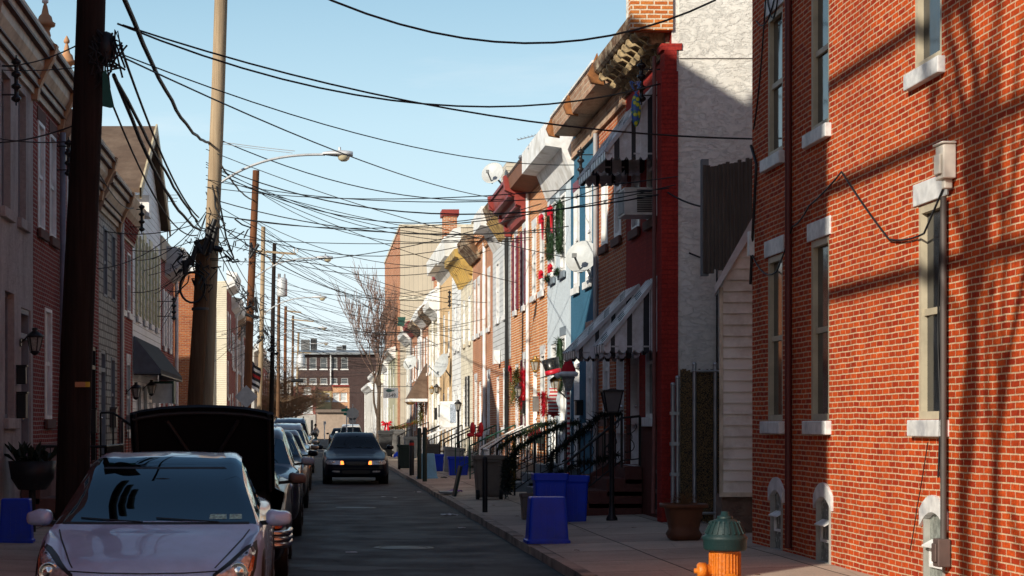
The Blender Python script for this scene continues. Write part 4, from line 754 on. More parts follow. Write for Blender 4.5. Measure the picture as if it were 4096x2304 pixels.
    for i, lab in enumerate(labs):
        L = 3.7; H = 7.9 - .15 * i; w = (B_L, BURG, B_BROWN, stucco('grey_paint_wall', (.3, .3, .32)), B_L)[i]
        rt, mm = house('row_house', lab, -1, u, u + L, H, w, [(u + L * .28, .8, 4.6, 6.2, dict(shut=(WHITE, .25) if i == 0 else None)), (u + L * .72, .8, 4.6, 6.2), (u + L * .3, .8, 1.5, 3.1)], [(u + L * .75, .9, .6, 2.9)])
        cornice(rt, mm, [(0, H - .4), (.35, H - .2), (.5, H + .2), (0, H + .3)], u, u + L, (WHITE, WHITE, LTRIM, GREY, WHITE)[i])
        if i % 2: pipe(rt, [mm(u + .1, .1, H - .3), mm(u + .1, .1, .3)], .06, WHITE)
        u += L
    for i, (a, b, H, w, lab) in enumerate(((126, 140, 7.0, stucco('far_left_white', (.6, .58, .54)), 'whitewashed far house on the left beyond the cross street'), (140, 160, 6.6, B_L, 'brick far house on the left beyond the cross street'), (160, 205, 6.0, B_BROWN, 'long brown brick building at the far left before the end wall'))):
        rt, mm = house('far_house', lab, -1, a, b, H, w, [(a + (b - a) * t, 1, z, z + 1.5) for t in (.2, .5, .8) for z in (1.4, 4.2)], [])
        cornice(rt, mm, [(0, H - .3), (.4, H - .1), (.5, H + .2), (0, H + .3)], a, b, WHITE)
    # unseen tall block, added to shade the end walls across the lot
    house('shadow_block', 'unseen brick block on the left, added for its shadow across the lot', -1, 38, 60, 12.6, B_BROWN, [(40 + 3 * i, 1, 2 + 3.2 * j, 4 + 3.2 * j) for i in range(7) for j in range(3)], [], X0=-13.5, depth=9, cat='building')
left_row()
def far_end():
    def front(name, label, X0, X1, Y, z0, z1, wall, wins, cat='building', depth=8, frame=WHITE, pane=WPANE):
        root = thing(name, label, cat, ((X0 + X1) / 2, Y, z0)); m = lambda u, n, z: Vector((u, Y - n, z))
        g = G(); panel(g, m, X0, X1, z0, z1, [(w[0] - w[1] / 2, w[0] + w[1] / 2, w[2], w[3]) for w in wins], .2)
        for x in (X0, X1): g.quad((x, Y, z0), (x, Y + depth, z0), (x, Y + depth, z1), (x, Y, z1))
        obj('wall', g, wall, root); g = G(); g.box(X0, X1, Y + .01, Y + depth, z1 - .3, z1 - .02); obj('roof', g, ROOFG, root)
        for w in wins: window(root, m, *w[:4], frame=frame, pane=pane, sill=WHITE, lintel=None, depth=.12, fw=.10)
        return root, m
    s = 7314 / 222.0; px = lambda x: (x - HX) / s; pz = lambda y: CAMZ - (y - HY) / s
    r, m = front('garage', 'low tan rendered garage block closing the end of the street', px(1266), px(1400), 222, 0, pz(1650), stucco('tan_render', (.42, .32, .25), (.3, .22, .17), .4, .004, 3), [])
    g = G(); g.box(px(1262), px(1404), 221.6, 223, pz(1650) + .01, pz(1638)); obj('coping', g, mk('brown_coping', (.2, .15, .12), .7), r)
    r, m = front('yellow_house', 'pale yellow house with two windows above the garage', px(1266), px(1327), 226, 0, pz(1545), stucco('yellow_paint', (.72, .55, .27), (.5, .36, .2), .3, .003, 3), [(px(1277), .5, pz(1602), pz(1570)), (px(1311), .5, pz(1602), pz(1570))], 'house')
    g = G(); nbox(g, m, px(1266), px(1327), 0, .15, pz(1560), pz(1545)); obj('cornice', g, mk('brown_trim', (.14, .06, .05), .7), r)
    r, m = front('orange_end_house', 'orange brick house with pale windows above the right of the garage', px(1328), px(1400), 226, 0, pz(1540), B_ORANGE, [(px(1346), .8, pz(1602), pz(1568)), (px(1377), .8, pz(1602), pz(1568))], 'house', pane=BLIND)
    g = G(); nbox(g, m, px(1328), px(1400), 0, .25, pz(1543), pz(1537)); obj('cornice', g, BURG, r)
    r, m = front('red_end_house', 'dark red brick house with white windows left of the garage', px(1172), px(1262), 222, 0, pz(1545), brick('end_red_brick', (.30, .06, .045), (.22, .04, .035), (.3, .2, .17)), [(px(1186), 1.1, pz(1650), pz(1606)), (px(1232), 1.1, pz(1650), pz(1602)), (px(1230), .9, pz(1575), pz(1548))], 'house', pane=BLIND)
    g = G(); nbox(g, m, px(1172), px(1262), .003, .08, 0, pz(1658)); obj('foundation', g, stucco('pale_base', (.5, .46, .42)), r); g = G(); nbox(g, m, px(1243), px(1252), .081, .1, 0, pz(1680)); obj('door', g, BLACK, r)
    r, m = front('white_far_house', 'white house at the far left end of the street', px(1050), px(1170), 224, 0, pz(1520), stucco('end_white', (.6, .56, .5)), [(px(1140), 1, pz(1600), pz(1570)), (px(1110), 1, pz(1600), pz(1570)), (px(1140), 1, pz(1680), pz(1640))], 'house')
    s = 7314 / 262.0
    r, m = front('mill_building', 'dark brick mill with grey roof and white windows above the end of the street', px(1192), px(1520), 262, 0, pz(1413), brick('mill_brick', (.085, .045, .042), (.06, .034, .033), (.11, .085, .08)), [(px(x), 1.0, z0, z1) for x in (1212, 1252, 1295, 1335, 1378) for z0, z1 in ((pz(1476), pz(1430)), (pz(1535), pz(1512)))], depth=18, frame=mk('dull_frame', (.4, .4, .4)), pane=mk('pale_pane', (.10, .11, .12), .15))
    g = G(); g.add([(px(1188), 261.4, pz(1413)), (px(1520), 261.4, pz(1413)), (px(1520), 280, pz(1380)), (px(1188), 280, pz(1380))], [(0, 1, 2, 3)]); g.box(px(1188), px(1520), 261.3, 261.5, pz(1418), pz(1411)); obj('sloped_roof', g, mk('grey_metal_roof', (.34, .36, .38), .5), r)
    g = G(); g.box(px(1320), px(1324), 261.6, 261.8, pz(1540), pz(1413)); obj('downspout', g, WHITE, r)
    for x0, x1, y0, lab in ((1202, 1268, 1345, 'large rooftop ventilation unit on the mill'), (1348, 1388, 1372, 'small rooftop unit on the mill, right of the larger one')):
        rt = thing('roof_unit', lab, 'roof unit', (px((x0 + x1) / 2), 270, pz(1395))); w = (px(x1) - px(x0)); a = px(x0)
        g = G(); g.box(a, a + w * .55, 268, 271, pz(1392), pz(y0 + 6)); g.box(a + w * .6, a + w, 268, 271, pz(1392), pz(y0)); obj('case', g, mk('unit_grey', (.2, .2, .2), .5, .4), rt)
        g = G(); [g.box(a + w * (.62 + .1 * i), a + w * (.66 + .1 * i), 267.9, 267.98, pz(1388), pz(y0 + 4)) for i in range(4)]; obj('louvre', g, BLACK, rt)
far_end()
# ------------------------------------------------------------------ vehicles (front faces -Y, origin on the road under the nose)
GLASS = glassm('car_glass', (.52, .72, .74)); DGLASS = glassm('dark_car_glass', (.04, .06, .08), 2.7, (.62, .88, 1.))
LAMPG = mk('lamp_glass', (.45, .47, .5), .08, .3, scale=30, var=.5, coat=1.); AMBER = mk('amber_lens', (.6, .12, .02), .15, coat=1.); REDL = mk('red_lens', (.4, .02, .02), .15, coat=1.)
LIT = mk('lit_amber_lamp', (.9, .35, .1), .3, emit=((1, .22, .03), 3.2)); PLASTIC = mk('black_plastic', (.012, .012, .013), .5); SEATM = mk('seat_fabric', (.03, .032, .035), .9)
def pchip(xs, ys, x):
    n = len(xs)
    if x <= xs[0]: return ys[0]
    if x >= xs[-1]: return ys[-1]
    d = [(ys[i + 1] - ys[i]) / (xs[i + 1] - xs[i]) for i in range(n - 1)]
    m = [d[0]] + [0 if d[i - 1] * d[i] <= 0 else 2 * d[i - 1] * d[i] / (d[i - 1] + d[i]) for i in range(1, n - 1)] + [d[-1]]
    i = max(j for j in range(n - 1) if xs[j] <= x); h = xs[i + 1] - xs[i]; t = (x - xs[i]) / h
    return (2 * t ** 3 - 3 * t ** 2 + 1) * ys[i] + (t ** 3 - 2 * t ** 2 + t) * h * m[i] + (-2 * t ** 3 + 3 * t ** 2) * ys[i + 1] + (t ** 3 - t ** 2) * h * m[i + 1]
def section(w, zb, zs, zl, wb, wt, zt, tf):
    return [(0, zb), (.80 * w, zb), (.965 * w, zb + .07), (w, zb + .5 * (zs - zb)), (.985 * w, zs - .06), (.95 * w, zs), (wb, zl), (wt, zt - tf), (.62 * wt, zt - tf * .25), (0, zt)]
KINDS = {  # stations: y, half width, z bottom, z shoulder, z belt, half width at belt, half width on top, z top, edge fall
 'hatch': dict(L=4.4, W=.872, st=[(0, .40, .26, .46, .48, .36, .30, .52, .03), (.05, .60, .20, .52, .55, .54, .45, .60, .04), (.16, .74, .17, .60, .63, .68, .58, .66, .05), (.4, .83, .16, .69, .72, .77, .66, .72, .05), (.75, .865, .16, .77, .79, .80, .71, .80, .04), (1.02, .88, .16, .81, .83, .825, .805, .85, .025),
    (1.88, .88, .17, .87, .90, .80, .665, 1.255, .05), (2.35, .88, .17, .90, .93, .785, .63, 1.39, .05), (2.9, .88, .17, .92, .95, .775, .61, 1.42, .05), (3.6, .86, .18, .94, .97, .74, .53, 1.33, .06), (4.2, .82, .22, .94, .98, .70, .5, 1.1, .05), (4.4, .72, .3, .8, .84, .62, .45, .95, .05)], cowl=5, rf=7, rr=9, rd=10, wheels=(.92, 3.6)),
 'sedan': dict(L=4.85, W=.92, st=[(0, .66, .30, .52, .54, .60, .5, .58, .02), (.05, .78, .24, .62, .645, .72, .6, .685, .03), (.2, .87, .20, .68, .71, .80, .70, .745, .03), (.6, .91, .19, .76, .79, .83, .74, .815, .03), (1.2, .92, .18, .86, .88, .83, .765, .925, .03),
    (1.38, .92, .18, .88, .90, .82, .755, .965, .025), (2.05, .92, .18, .91, .935, .80, .60, 1.37, .06), (2.45, .92, .18, .92, .95, .80, .58, 1.45, .06), (3.0, .92, .18, .93, .96, .79, .58, 1.44, .06), (3.45, .92, .18, .93, .965, .78, .58, 1.35, .06), (4.05, .91, .2, .94, .97, .79, .68, 1.02, .03), (4.55, .88, .22, .91, .94, .76, .66, .985, .03), (4.8, .80, .28, .8, .83, .7, .6, .88, .03), (4.85, .7, .34, .6, .62, .6, .5, .66, .02)], cowl=5, rf=6, rr=9, rd=10, wheels=(.93, 3.75)),
 'suv': dict(L=4.7, W=.93, st=[(0, .70, .36, .66, .68, .64, .54, .74, .03), (.06, .82, .30, .80, .83, .76, .66, .88, .04), (.25, .90, .26, .90, .93, .83, .72, .97, .04), (.8, .925, .25, .98, 1.0, .84, .74, 1.05, .03), (1.15, .93, .25, 1.02, 1.04, .83, .77, 1.10, .03),
    (1.75, .93, .25, 1.05, 1.08, .81, .64, 1.58, .06), (2.15, .93, .25, 1.06, 1.09, .80, .63, 1.68, .06), (3.0, .93, .25, 1.07, 1.10, .80, .63, 1.72, .06), (3.9, .93, .26, 1.08, 1.11, .79, .62, 1.68, .06), (4.5, .91, .3, 1.08, 1.11, .78, .62, 1.56, .06), (4.7, .84, .36, 1.0, 1.03, .72, .56, 1.1, .05)], cowl=4, rf=5, rr=8, rd=9, wheels=(.95, 3.65)),
}
def wheel(root, x, y, rad, side, rimm):
    Mx = Matrix.Rotation(R(90) * side, 4, 'Y'); w = .20
    g = G(); pr = [(rad * .66, -.5 * w), (rad * .9, -.5 * w), (rad, -.36 * w), (rad, .36 * w), (rad * .92, .5 * w), (rad * .66, .5 * w)]; g.lathe(pr, (x, y, rad), 24, Mx); t = obj('wheel', g, RUBBER, root, local=True)
    g = G(); g.lathe([(rad * .67, .45 * w), (rad * .62, .47 * w), (rad * .58, .3 * w), (rad * .2, .34 * w), (rad * .16, .44 * w), (0, .45 * w)], (x, y, rad), 20, Mx)
    for i in range(5):
        a = i * 2 * math.pi / 5; c = Vector((math.cos(a), math.sin(a), 0)); A = Mx @ (c * rad * .12 + Vector((0, 0, .40 * w))); B = Mx @ (c * rad * .63 + Vector((0, 0, .43 * w))); o = Vector((x, y, rad)); g.bar(o + A, o + B, rad * .16, .03, up=(1, 0, 0))
    obj('rim', g, rimm, t, local=True)
def decal(bvh, poly, off=.008, n=4, direction=(0, 1, 0), start=-3.):
    """a polygon (x, z) laid onto the front of the body"""
    bm = bmesh.new(); vs = [bm.verts.new((p[0], 0, p[1])) for p in poly]; bm.faces.new(vs)
    bmesh.ops.triangulate(bm, faces=bm.faces[:]); 
    for _ in range(n): bmesh.ops.subdivide_edges(bm, edges=[e for e in bm.edges if e.calc_length() > .03], cuts=1); bmesh.ops.triangulate(bm, faces=bm.faces[:])
    bm.verts.index_update(); g = G(); P = []; last = 0
    for v in bm.verts:
        h = bvh.ray_cast(Vector((v.co.x, start, v.co.z)), Vector(direction))
        y = h[0].y if h[0] is not None else None; P.append([v.co.x, y, v.co.z])
    ys = [p[1] for p in P if p[1] is not None]
    for p in P:
        if p[1] is None: p[1] = max(ys)
    g.add([(p[0], p[1] - off, p[2]) for p in P], [tuple(v.index for v in f.verts) for f in bm.faces], True); bm.free(); return g
def bevel_poly(poly, r=.25):
    out = []; n = len(poly)
    for i in range(n):
        a, b, c = Vector(poly[i - 1] + (0,)), Vector(poly[i] + (0,)), Vector(poly[(i + 1) % n] + (0,))
        for t in (0, .33, .66, 1):
            p = b + (a - b) * r * (1 - t) ** 2 + (c - b) * r * t ** 2; out.append((p.x, p.y))
    return out
def car(kind, label, loc, paint, rz=0., group='cars parked along the left kerb', hood_open=False, glass=GLASS, details=None, name='parked_car', cat='car', zsc=1., rimm=None, mirror=None, rack=False, interior=True):
    K_ = KINDS[kind]; st = K_['st']; root = thing(name, label, cat, loc, rz, group); ORI[root.name] = Vector(loc)
    nu, ns = 7, 4; ys = [s[0] for s in st]; dense = []
    for i in range(len(st) - 1): dense += [ys[i] + (ys[i + 1] - ys[i]) * q / nu for q in range(nu)]
    dense.append(ys[-1]); rows = []
    for y in dense:
        par = [pchip(ys, [s[k] for s in st], y) for k in range(1, 9)]; c = section(*par); half = []
        for i in range(len(c) - 1):
            p0, p1, p2, p3 = c[max(i - 1, 0)], c[i], c[i + 1], c[min(i + 2, len(c) - 1)]
            for q in range(ns):
                t = q / ns
                f = lambda k: .5 * (2 * p1[k] + (p2[k] - p0[k]) * t + (2 * p0[k] - 5 * p1[k] + 4 * p2[k] - p3[k]) * t * t + (3 * p1[k] - p0[k] - 3 * p2[k] + p3[k]) * t ** 3)
                lin_ = lambda k: p1[k] + (p2[k] - p1[k]) * t
                half.append((f(0), f(1)) if i not in (5, 6) else (lin_(0), lin_(1)))
        half.append(c[-1]); ring = [Vector((x, y, z * zsc)) for x, z in half] + [Vector((-x, y, z * zsc)) for x, z in reversed(half[1:-1])]; rows.append(ring)
    n = len(rows[0]); nh = 9 * ns; cw, rf, rr, rd = (K_[k] * nu for k in ('cowl', 'rf', 'rr', 'rd'))
    body, wsh, rear, sideg, hood = [], [], [], [], []
    for i in range(len(rows) - 1):
        for j in range(n):
            jj = j if j < nh else n - 1 - j; f = (i * n + j, i * n + (j + 1) % n, (i + 1) * n + (j + 1) % n, (i + 1) * n + j)
            top = jj >= 7 * ns; sd = 6 * ns <= jj < 7 * ns
            if cw + 1 <= i < rf - 1 and top: wsh.append(f)
            elif rr + 1 <= i < rd - 1 and top: rear.append(f)
            elif cw + nu * .45 <= i < rd - nu * .5 and sd and jj >= 6 * ns + (1 if ns > 4 else 0) and abs(i - (rf + rr) // 2 - 1) > 0 and not (i < rf and (jj - 6 * ns) / ns > (i - cw) / (rf - cw)): sideg.append(f)
            elif hood_open and i < cw - 1 and i > 2 and jj >= 5 * ns: hood.append(f)
            else: body.append(f)
    vs = [p for r in rows for p in r]
    def sub(fs):
        g = G(); idx = {}; v = []; ff = []
        for f in fs:
            q = []
            for k in f:
                if k not in idx: idx[k] = len(v); v.append(vs[k])
                q.append(idx[k])
            ff.append(q)
        return g.add(v, ff, True)
    g = sub(body); g.add(rows[0], [tuple(range(n))]); g.add(rows[-1], [tuple(range(n))]); full = sub(body + wsh + rear + sideg + hood); full.add(rows[0], [tuple(range(n))])
    obj('body', g, paint, root, local=True); bvh = BVHTree.FromPolygons([tuple(p) for p in full.v], full.f)
    mid = (0, K_['L'] * .55, .6); obj('windshield', sub(wsh), glass, root, local=True, away=mid); obj('rear_window', sub(rear), glass, root, local=True, away=mid); [obj('side_window', sub([f for f in sideg if (f[0] % n < nh) == q]), DGLASS, root, local=True, away=mid) for q in (True, False)]
    W = K_['W']; rad = .315 if kind != 'suv' else .36; rimm = rimm or mk('alloy', (.4, .41, .42), .3, .8)
    for y in K_['wheels']:
        for sd in (1, -1):
            wheel(root, sd * (W - .095), y, rad, sd, rimm)
            g = G(); Mx = Matrix.Rotation(R(90) * sd, 4, 'Y'); g.lathe([(0, -.25), (rad + .06, -.25), (rad + .06, .008), (rad + .0, .012), (rad - .005, -.1), (0, -.1)], (sd * W * .99, y, rad + .005), 24, Mx); obj('wheel_arch', g, PLASTIC, root, local=True)
    yc, zc = st[K_['cowl']][0], st[K_['cowl']][7] * zsc
    if interior:
        for sd in (1, -1):
            g = G(); y0 = yc + 1.35; x = sd * .38; g.box(x - .24, x + .24, y0 - .5, y0, .45, .62); g.box(x - .23, x + .23, y0 - .06, y0 + .1, .6, zc + .17); g.box(x - .12, x + .12, y0 - .02, y0 + .07, zc + .19, zc + .36); obj('seat', g, SEATM, root, local=True, bevel=.05)
        g = G(); g.box(-.72, .72, yc + .22, yc + .55, .6, zc - .03); obj('dashboard', g, PLASTIC, root, local=True, bevel=.05)
        g = G(); Mw = Matrix.Rotation(R(65), 4, 'X'); g.lathe([(.18, -.012), (.195, 0), (.18, .012), (.165, 0), (.18, -.012)], (.38, yc + .72, zc - .02), 20, Mw); g.bar((.22, yc + .72, zc - .02), (.54, yc + .72, zc - .02), .03); obj('steering_wheel', g, PLASTIC, root, local=True)
        g = G(); g.ball((0, yc + .75, zc + .33 * zsc), .11, .02, .035); obj('rear_view_mirror', g, PLASTIC, root, local=True)
    mc = mirror or paint
    for sd in (1, -1):
        g = G(); my, mz = yc + .42, zc + .05; c = Vector((sd * (W + .095), my, mz)); rws = []
        for q, (dy, sx, sz) in enumerate(((-.12, .25, .25), (-.115, .6, .6), (-.09, .86, .86), (-.04, .98, .98), (.03, 1., 1.), (.05, .97, .97))):
            rw = []
            for kk in range(16):
                a = kk * math.pi / 8; ca, sa = math.cos(a), math.sin(a); ex = .62
                px, pz = math.copysign(abs(ca) ** ex, ca) * .105 * sx, math.copysign(abs(sa) ** ex, sa) * .068 * sz
                rw.append(c + Vector((px + sd * .0, dy + .05 * sd * px / .105 * (1 - q / 6) * .6, pz * (1.12 if px * sd < 0 else .88) + (.012 if sa < 0 and px * sd < 0 else 0))))
            rws.append(rw)
        g.grid(rws, True, True); g.add(rws[0], [tuple(range(16))]); o = obj('wing_mirror', g, mc, root, local=True); g = G(); g.add([p + Vector((0, -.002, 0)) for p in rws[-1]], [tuple(range(16))]); g.bar((sd * (W - .12), my + .02, mz - .05), (sd * (W + .05), my + .02, mz - .03), .05, .035); obj('mirror_stalk', g, PLASTIC, o, local=True)
    if hood_open:
        hy, hz = yc - .12, zc - .05; ang = R(57); H = sub(hood); M = Matrix.Translation((0, hy, hz)) @ Matrix.Rotation(-ang, 4, 'X') @ Matrix.Translation((0, -hy, -hz)); H2 = G(); H2.join(H, M)
        def hp(a, t, d):   # across, along (hinge to lip), below the skin
            hw = .775 + .0 * t; return M @ Vector((a * hw, hy - 1.06 * t + .05 * a * a * t, hz + .035 * (1 - a * a) - .015 * t * t + .05 * (1 - abs(a) ** 6) * t - d))
        A = [-1, -.97, -.85, -.6, -.3, 0, .3, .6, .85, .97, 1]; T = [q / 10 for q in range(11)]
        g = G(); g.grid([[hp(a, t, 0) for a in A] for t in T])
        for t0, t1, a0, a1 in [(1, 1, A[i], A[i + 1]) for i in range(10)] + [(T[i], T[i + 1], s_, s_) for i in range(10) for s_ in (-1, 1)]: g.quad(hp(a0, t0, 0), hp(a1, t1, 0), hp(a1, t1, .05), hp(a0, t0, .05))
        obj('hood', g, paint, root, local=True); g = G(); g.grid([[hp(a * .985, t * .985, .022) for a in A] for t in T]); ln = obj('hood_liner', g, mk('hood_liner', (.009, .009, .010), 1., spec=.05), root, local=True)
        g = G()
        for P_ in ([hp(a, .93, .045) for a in A[1:-1]], [hp(-.93, t, .045) for t in T], [hp(.93, t, .045) for t in T], [hp(a * .5, .15 + .7 * abs(a), .04) for a in A]): g.tube(P_, .022, 5)
        obj('hood_rib', g, mk('hood_frame', (.02, .021, .023), .5), ln, local=True)
        g = G(); g.box(-.7, .7, .25, yc - .1, .35, .62); g.box(-.3, .25, .5, 1.0, .6, .74); g.box(.35, .6, .4, .75, .6, .72); g.cyl((-.6, .9, .6), (-.35, .9, .7), .06); obj('engine', g, mk('engine_dark', (.012, .012, .013), .6), root, local=True)
        g = G(); g.cyl((-.66, .45, .68), (-.52, .95, 1.25), .008); obj('hood_prop', g, GALV, root, local=True)
    if rack:
        g = G()
        for sd in (1, -1): g.tube([(sd * .55, 2.1, st[6][7] * zsc - .02), (sd * .55, 2.2, st[6][7] * zsc + .07), (sd * .55, 3.8, st[6][7] * zsc + .09), (sd * .55, 3.9, st[6][7] * zsc)], .018)
        obj('roof_rack', g, PLASTIC, root, local=True)
    # wipers
    for sx in (-.1, .5):
        g = G(); P = []
        for q in range(6):
            x = sx - .5 * q / 5; h = bvh.ray_cast(Vector((x, -2, zc + .035 + .03 * q / 5)), Vector((0, 1, 0))); P.append((x, (h[0].y if h[0] else yc) - .015, zc + .035 + .03 * q / 5))
        g.tube(P, .005, 5); obj('wiper', g, PLASTIC, root, local=True)
    if details: details(root, bvh)
    return root
def lamp(root, bvh, poly, mat=LAMPG, inner=(), nm='headlight', off=.01):
    for sd in (1, -1):
        P = [(sd * x, z) for x, z in poly]; b = obj(nm, decal(bvh, P, off), mat, root, local=True)
        for (x, z, r, mm, nm2) in inner:
            h = bvh.ray_cast(Vector((sd * x, -3, z)), Vector((0, 1, 0)))
            if h[0] is None: continue
            g = G(); g.lathe([(r, .0), (r * 1.0, .014), (r * .85, .018), (r * .7, .006), (r * .4, .02), (0, .026)], (sd * x, h[0].y - off + .004, z), 18, Matrix.Rotation(R(90), 4, 'X')); obj(nm2, g, mm, b, local=True)
def d_prius(root, bvh):
    o = [(.50, .40), (.54, .55), (.64, .62), (.735, .70), (.79, .735), (.815, .70), (.80, .6), (.76, .46), (.66, .38)]
    lamp(root, bvh, [(.475, .40), (.515, .56), (.63, .645), (.735, .73), (.815, .77), (.83, .7), (.82, .58), (.775, .43), (.66, .355)], PLASTIC, nm='headlight_rim', off=.014)
    lamp(root, bvh, o, mk('prius_lamp', (.55, .57, .6), .08, .55, scale=22, var=.5, coat=1.), [(.70, .57, .075, CHROME, 'projector'), (.585, .47, .065, LAMPG, 'reflector')], off=.03)
    lamp(root, bvh, [(.765, .56), (.795, .68), (.812, .66), (.80, .57)], AMBER, nm='indicator', off=.042)
    obj('hood_seam', decal(bvh, [(-.56, .583), (-.3, .572), (0, .568), (.3, .572), (.56, .583), (.56, .575), (.3, .564), (0, .560), (-.3, .564), (-.56, .575)], .004), PLASTIC, root, local=True)
    for sd in (1, -1): obj('hood_seam', decal(bvh, [(sd * .52, .60), (sd * .60, .68), (sd * .70, .78), (sd * .745, .835), (sd * .752, .83), (sd * .71, .775), (sd * .61, .675), (sd * .53, .598)], .004), PLASTIC, root, local=True)
    obj('emblem', decal(bvh, [(.09 * math.cos(a), .505 + .045 * math.sin(a)) for a in [k * math.pi / 10 for k in range(20)]], .012), CHROME, root, local=True)
    obj('grille', decal(bvh, bevel_poly([(-.5, .30), (-.45, .40), (.45, .40), (.5, .30), (.45, .22), (-.45, .22)]), .006), PLASTIC, root, local=True)
    g = decal(bvh, [(.42, .905), (.56, .905), (.555, .94), (.425, .94)], .004); obj('sticker', g, mk('sticker', (.3, .55, .5), .5, scale=40, var=.7), root, local=True)
    g = decal(bvh, [(.58, .905), (.68, .905), (.675, .94), (.58, .94)], .004); obj('sticker', g, mk('sticker', (.3, .55, .5), .5), root, local=True)
    obj('cowl', decal(bvh, [(-.74, .868), (.74, .868), (.74, .885), (-.74, .885)], .004), PLASTIC, root, local=True)
    obj('sunroof', decal(bvh, [(-.52, 1.285), (.52, 1.285), (.5, 1.30), (-.5, 1.30)], .003), PLASTIC, root, local=True)
def d_sedan(root, bvh):
    lamp(root, bvh, [(.33, .60), (.36, .55), (.80, .565), (.845, .62), (.80, .675), (.38, .665)], LAMPG, [(.64, .62, .05, CHROME, 'reflector')])
    for sd in (1, -1):
        obj('indicator', decal(bvh, [(sd * .34, .56), (sd * .43, .56), (sd * .43, .655), (sd * .36, .655)], .02), LIT, root, local=True)
        g = decal(bvh, bevel_poly([(sd * .45, .34), (sd * .68, .35), (sd * .66, .39), (sd * .46, .385)]), .008); obj('fog_lamp', g, LAMPG, root, local=True)
    obj('grille', decal(bvh, bevel_poly([(-.30, .64), (.30, .64), (.26, .535), (-.26, .535)]), .01), PLASTIC, root, local=True)
    g = G()
    for q in range(9): x = -.22 + q * .055; h = bvh.ray_cast(Vector((x, -3, .585)), Vector((0, 1, 0))); g.box(x - .008, x + .008, h[0].y - .02, h[0].y - .008, .55, .63)
    obj('grille_bars', g, mk('dark_chrome', (.08, .08, .09), .2, .9), root, local=True)
    obj('bumper_gap', decal(bvh, [(-.84, .465), (.84, .465), (.84, .45), (-.84, .45)], .005), PLASTIC, root, local=True); obj('air_intake', decal(bvh, bevel_poly([(-.4, .40), (.4, .40), (.38, .30), (-.38, .30)]), .006), PLASTIC, root, local=True)
def d_plain(hl=.6, hh=.12):
    def f(root, bvh):
        lamp(root, bvh, bevel_poly([(.36, hl), (.78, hl - .01), (.82, hl + hh), (.42, hl + hh * .8)]), LAMPG, [(.6, hl + .05, .05, CHROME, 'reflector')])
        obj('grille', decal(bvh, bevel_poly([(-.32, hl + .08), (.32, hl + .08), (.3, hl - .06), (-.3, hl - .06)]), .008), PLASTIC, root, local=True); obj('air_intake', decal(bvh, bevel_poly([(-.6, hl - .15), (.6, hl - .15), (.55, hl - .27), (-.55, hl - .27)]), .006), PLASTIC, root, local=True)
    return f
def d_old(root, bvh):
    g = G(); P = []
    for k, z in enumerate((.40, .46, .52)): g.tube([(-.95, .75, z), (-.93, .2, z), (-.82, -.03, z), (-.5, -.08, z), (.5, -.08, z), (.82, -.03, z), (.93, .2, z), (.95, .75, z)], .034, 8)
    obj('bumper', g, mk('worn_chrome', (.5, .5, .52), .18, 1.), root, local=True); lamp(root, bvh, bevel_poly([(.5, .58), (.83, .58), (.83, .68), (.5, .68)]), LAMPG, nm='headlight'); lamp(root, bvh, [(.80, .57), (.875, .57), (.875, .68), (.80, .68)], AMBER, nm='indicator', off=.015)
SILVER = paintm('silver_lilac_paint', (.46, .58, .84), .05, .34); NAVY = paintm('dark_navy_paint', (.002, .005, .014), .0, .35); GUN = paintm('gunmetal_paint', (.07, .075, .085), .6, .3); BLACKP = paintm('black_paint', (.008, .009, .011), .0, .3)
BRONZE = paintm('bronze_paint', (.20, .13, .09), .6, .3); CHAMP = paintm('champagne_paint', (.50, .47, .43), .5, .3); WHITEP = paintm('white_car_paint', (.7, .7, .69), .0, .3); DBLUE = paintm('slate_blue_paint', (.05, .08, .12), .5, .3)
def cars():
    car('hatch', 'silver hatchback parked nearest the camera with sky reflected in its windscreen', (-1.285, 13.35, 0), SILVER, details=d_prius, glass=DGLASS)
    car('sedan', 'dark old sedan with its hood propped wide open behind the silver hatchback', (-1.25, 19.0, 0), BLACKP, hood_open=True, details=d_old, mirror=mk('brown_mirror', (.12, .085, .075), .4), zsc=1.03, glass=DGLASS)
    car('suv', 'dark gunmetal car with pale grey wing mirror, just behind the open hood', (-1.18, 26.6, 0), GUN, zsc=.95, details=d_plain(.7), mirror=mk('grey_mirror', (.42, .43, .46), .4), glass=DGLASS)
    car('sedan', 'black sedan with round black wing mirror, third behind the open hood car', (-1.12, 35.8, 0), BLACKP, zsc=1.06, details=d_plain(.58), glass=DGLASS)
    car('sedan', 'bronze sedan with teal reflection in its windscreen, left kerb', (-1.1, 45.5, 0), BRONZE, zsc=1.06, details=d_plain(.58), glass=GLASS)
    car('suv', 'champagne silver sport utility car standing taller than its neighbours', (-1.12, 53.5, 0), CHAMP, zsc=1.0, details=d_plain(.75), glass=DGLASS)
    car('sedan', 'dark blue sedan partly hidden behind the champagne sport utility car', (-1.05, 62.5, 0), DBLUE, zsc=1.05, details=d_plain(.58), mirror=BLACK)
    car('suv', 'dark slate blue van with black roof rack, tallest and last of the parked row', (-1.15, 72.0, 0), DBLUE, zsc=1.14, details=d_plain(.75), rack=True, mirror=BLACK)
    car('sedan', 'dark navy sedan driving towards the camera with glowing amber lamps', (1.06, 50.8, 0), NAVY, group=None, details=d_sedan, name='car')
    car('suv', 'white sport utility car standing beyond the oncoming sedan', (2.35, 128, 0), WHITEP, group=None, details=d_plain(.75), name='car')
    car('sedan', 'dark sedan parked beside the white sport utility car, far down the street', (1.75, 138, 0), BLACKP, group=None, details=d_plain(.58), name='car')
cars()
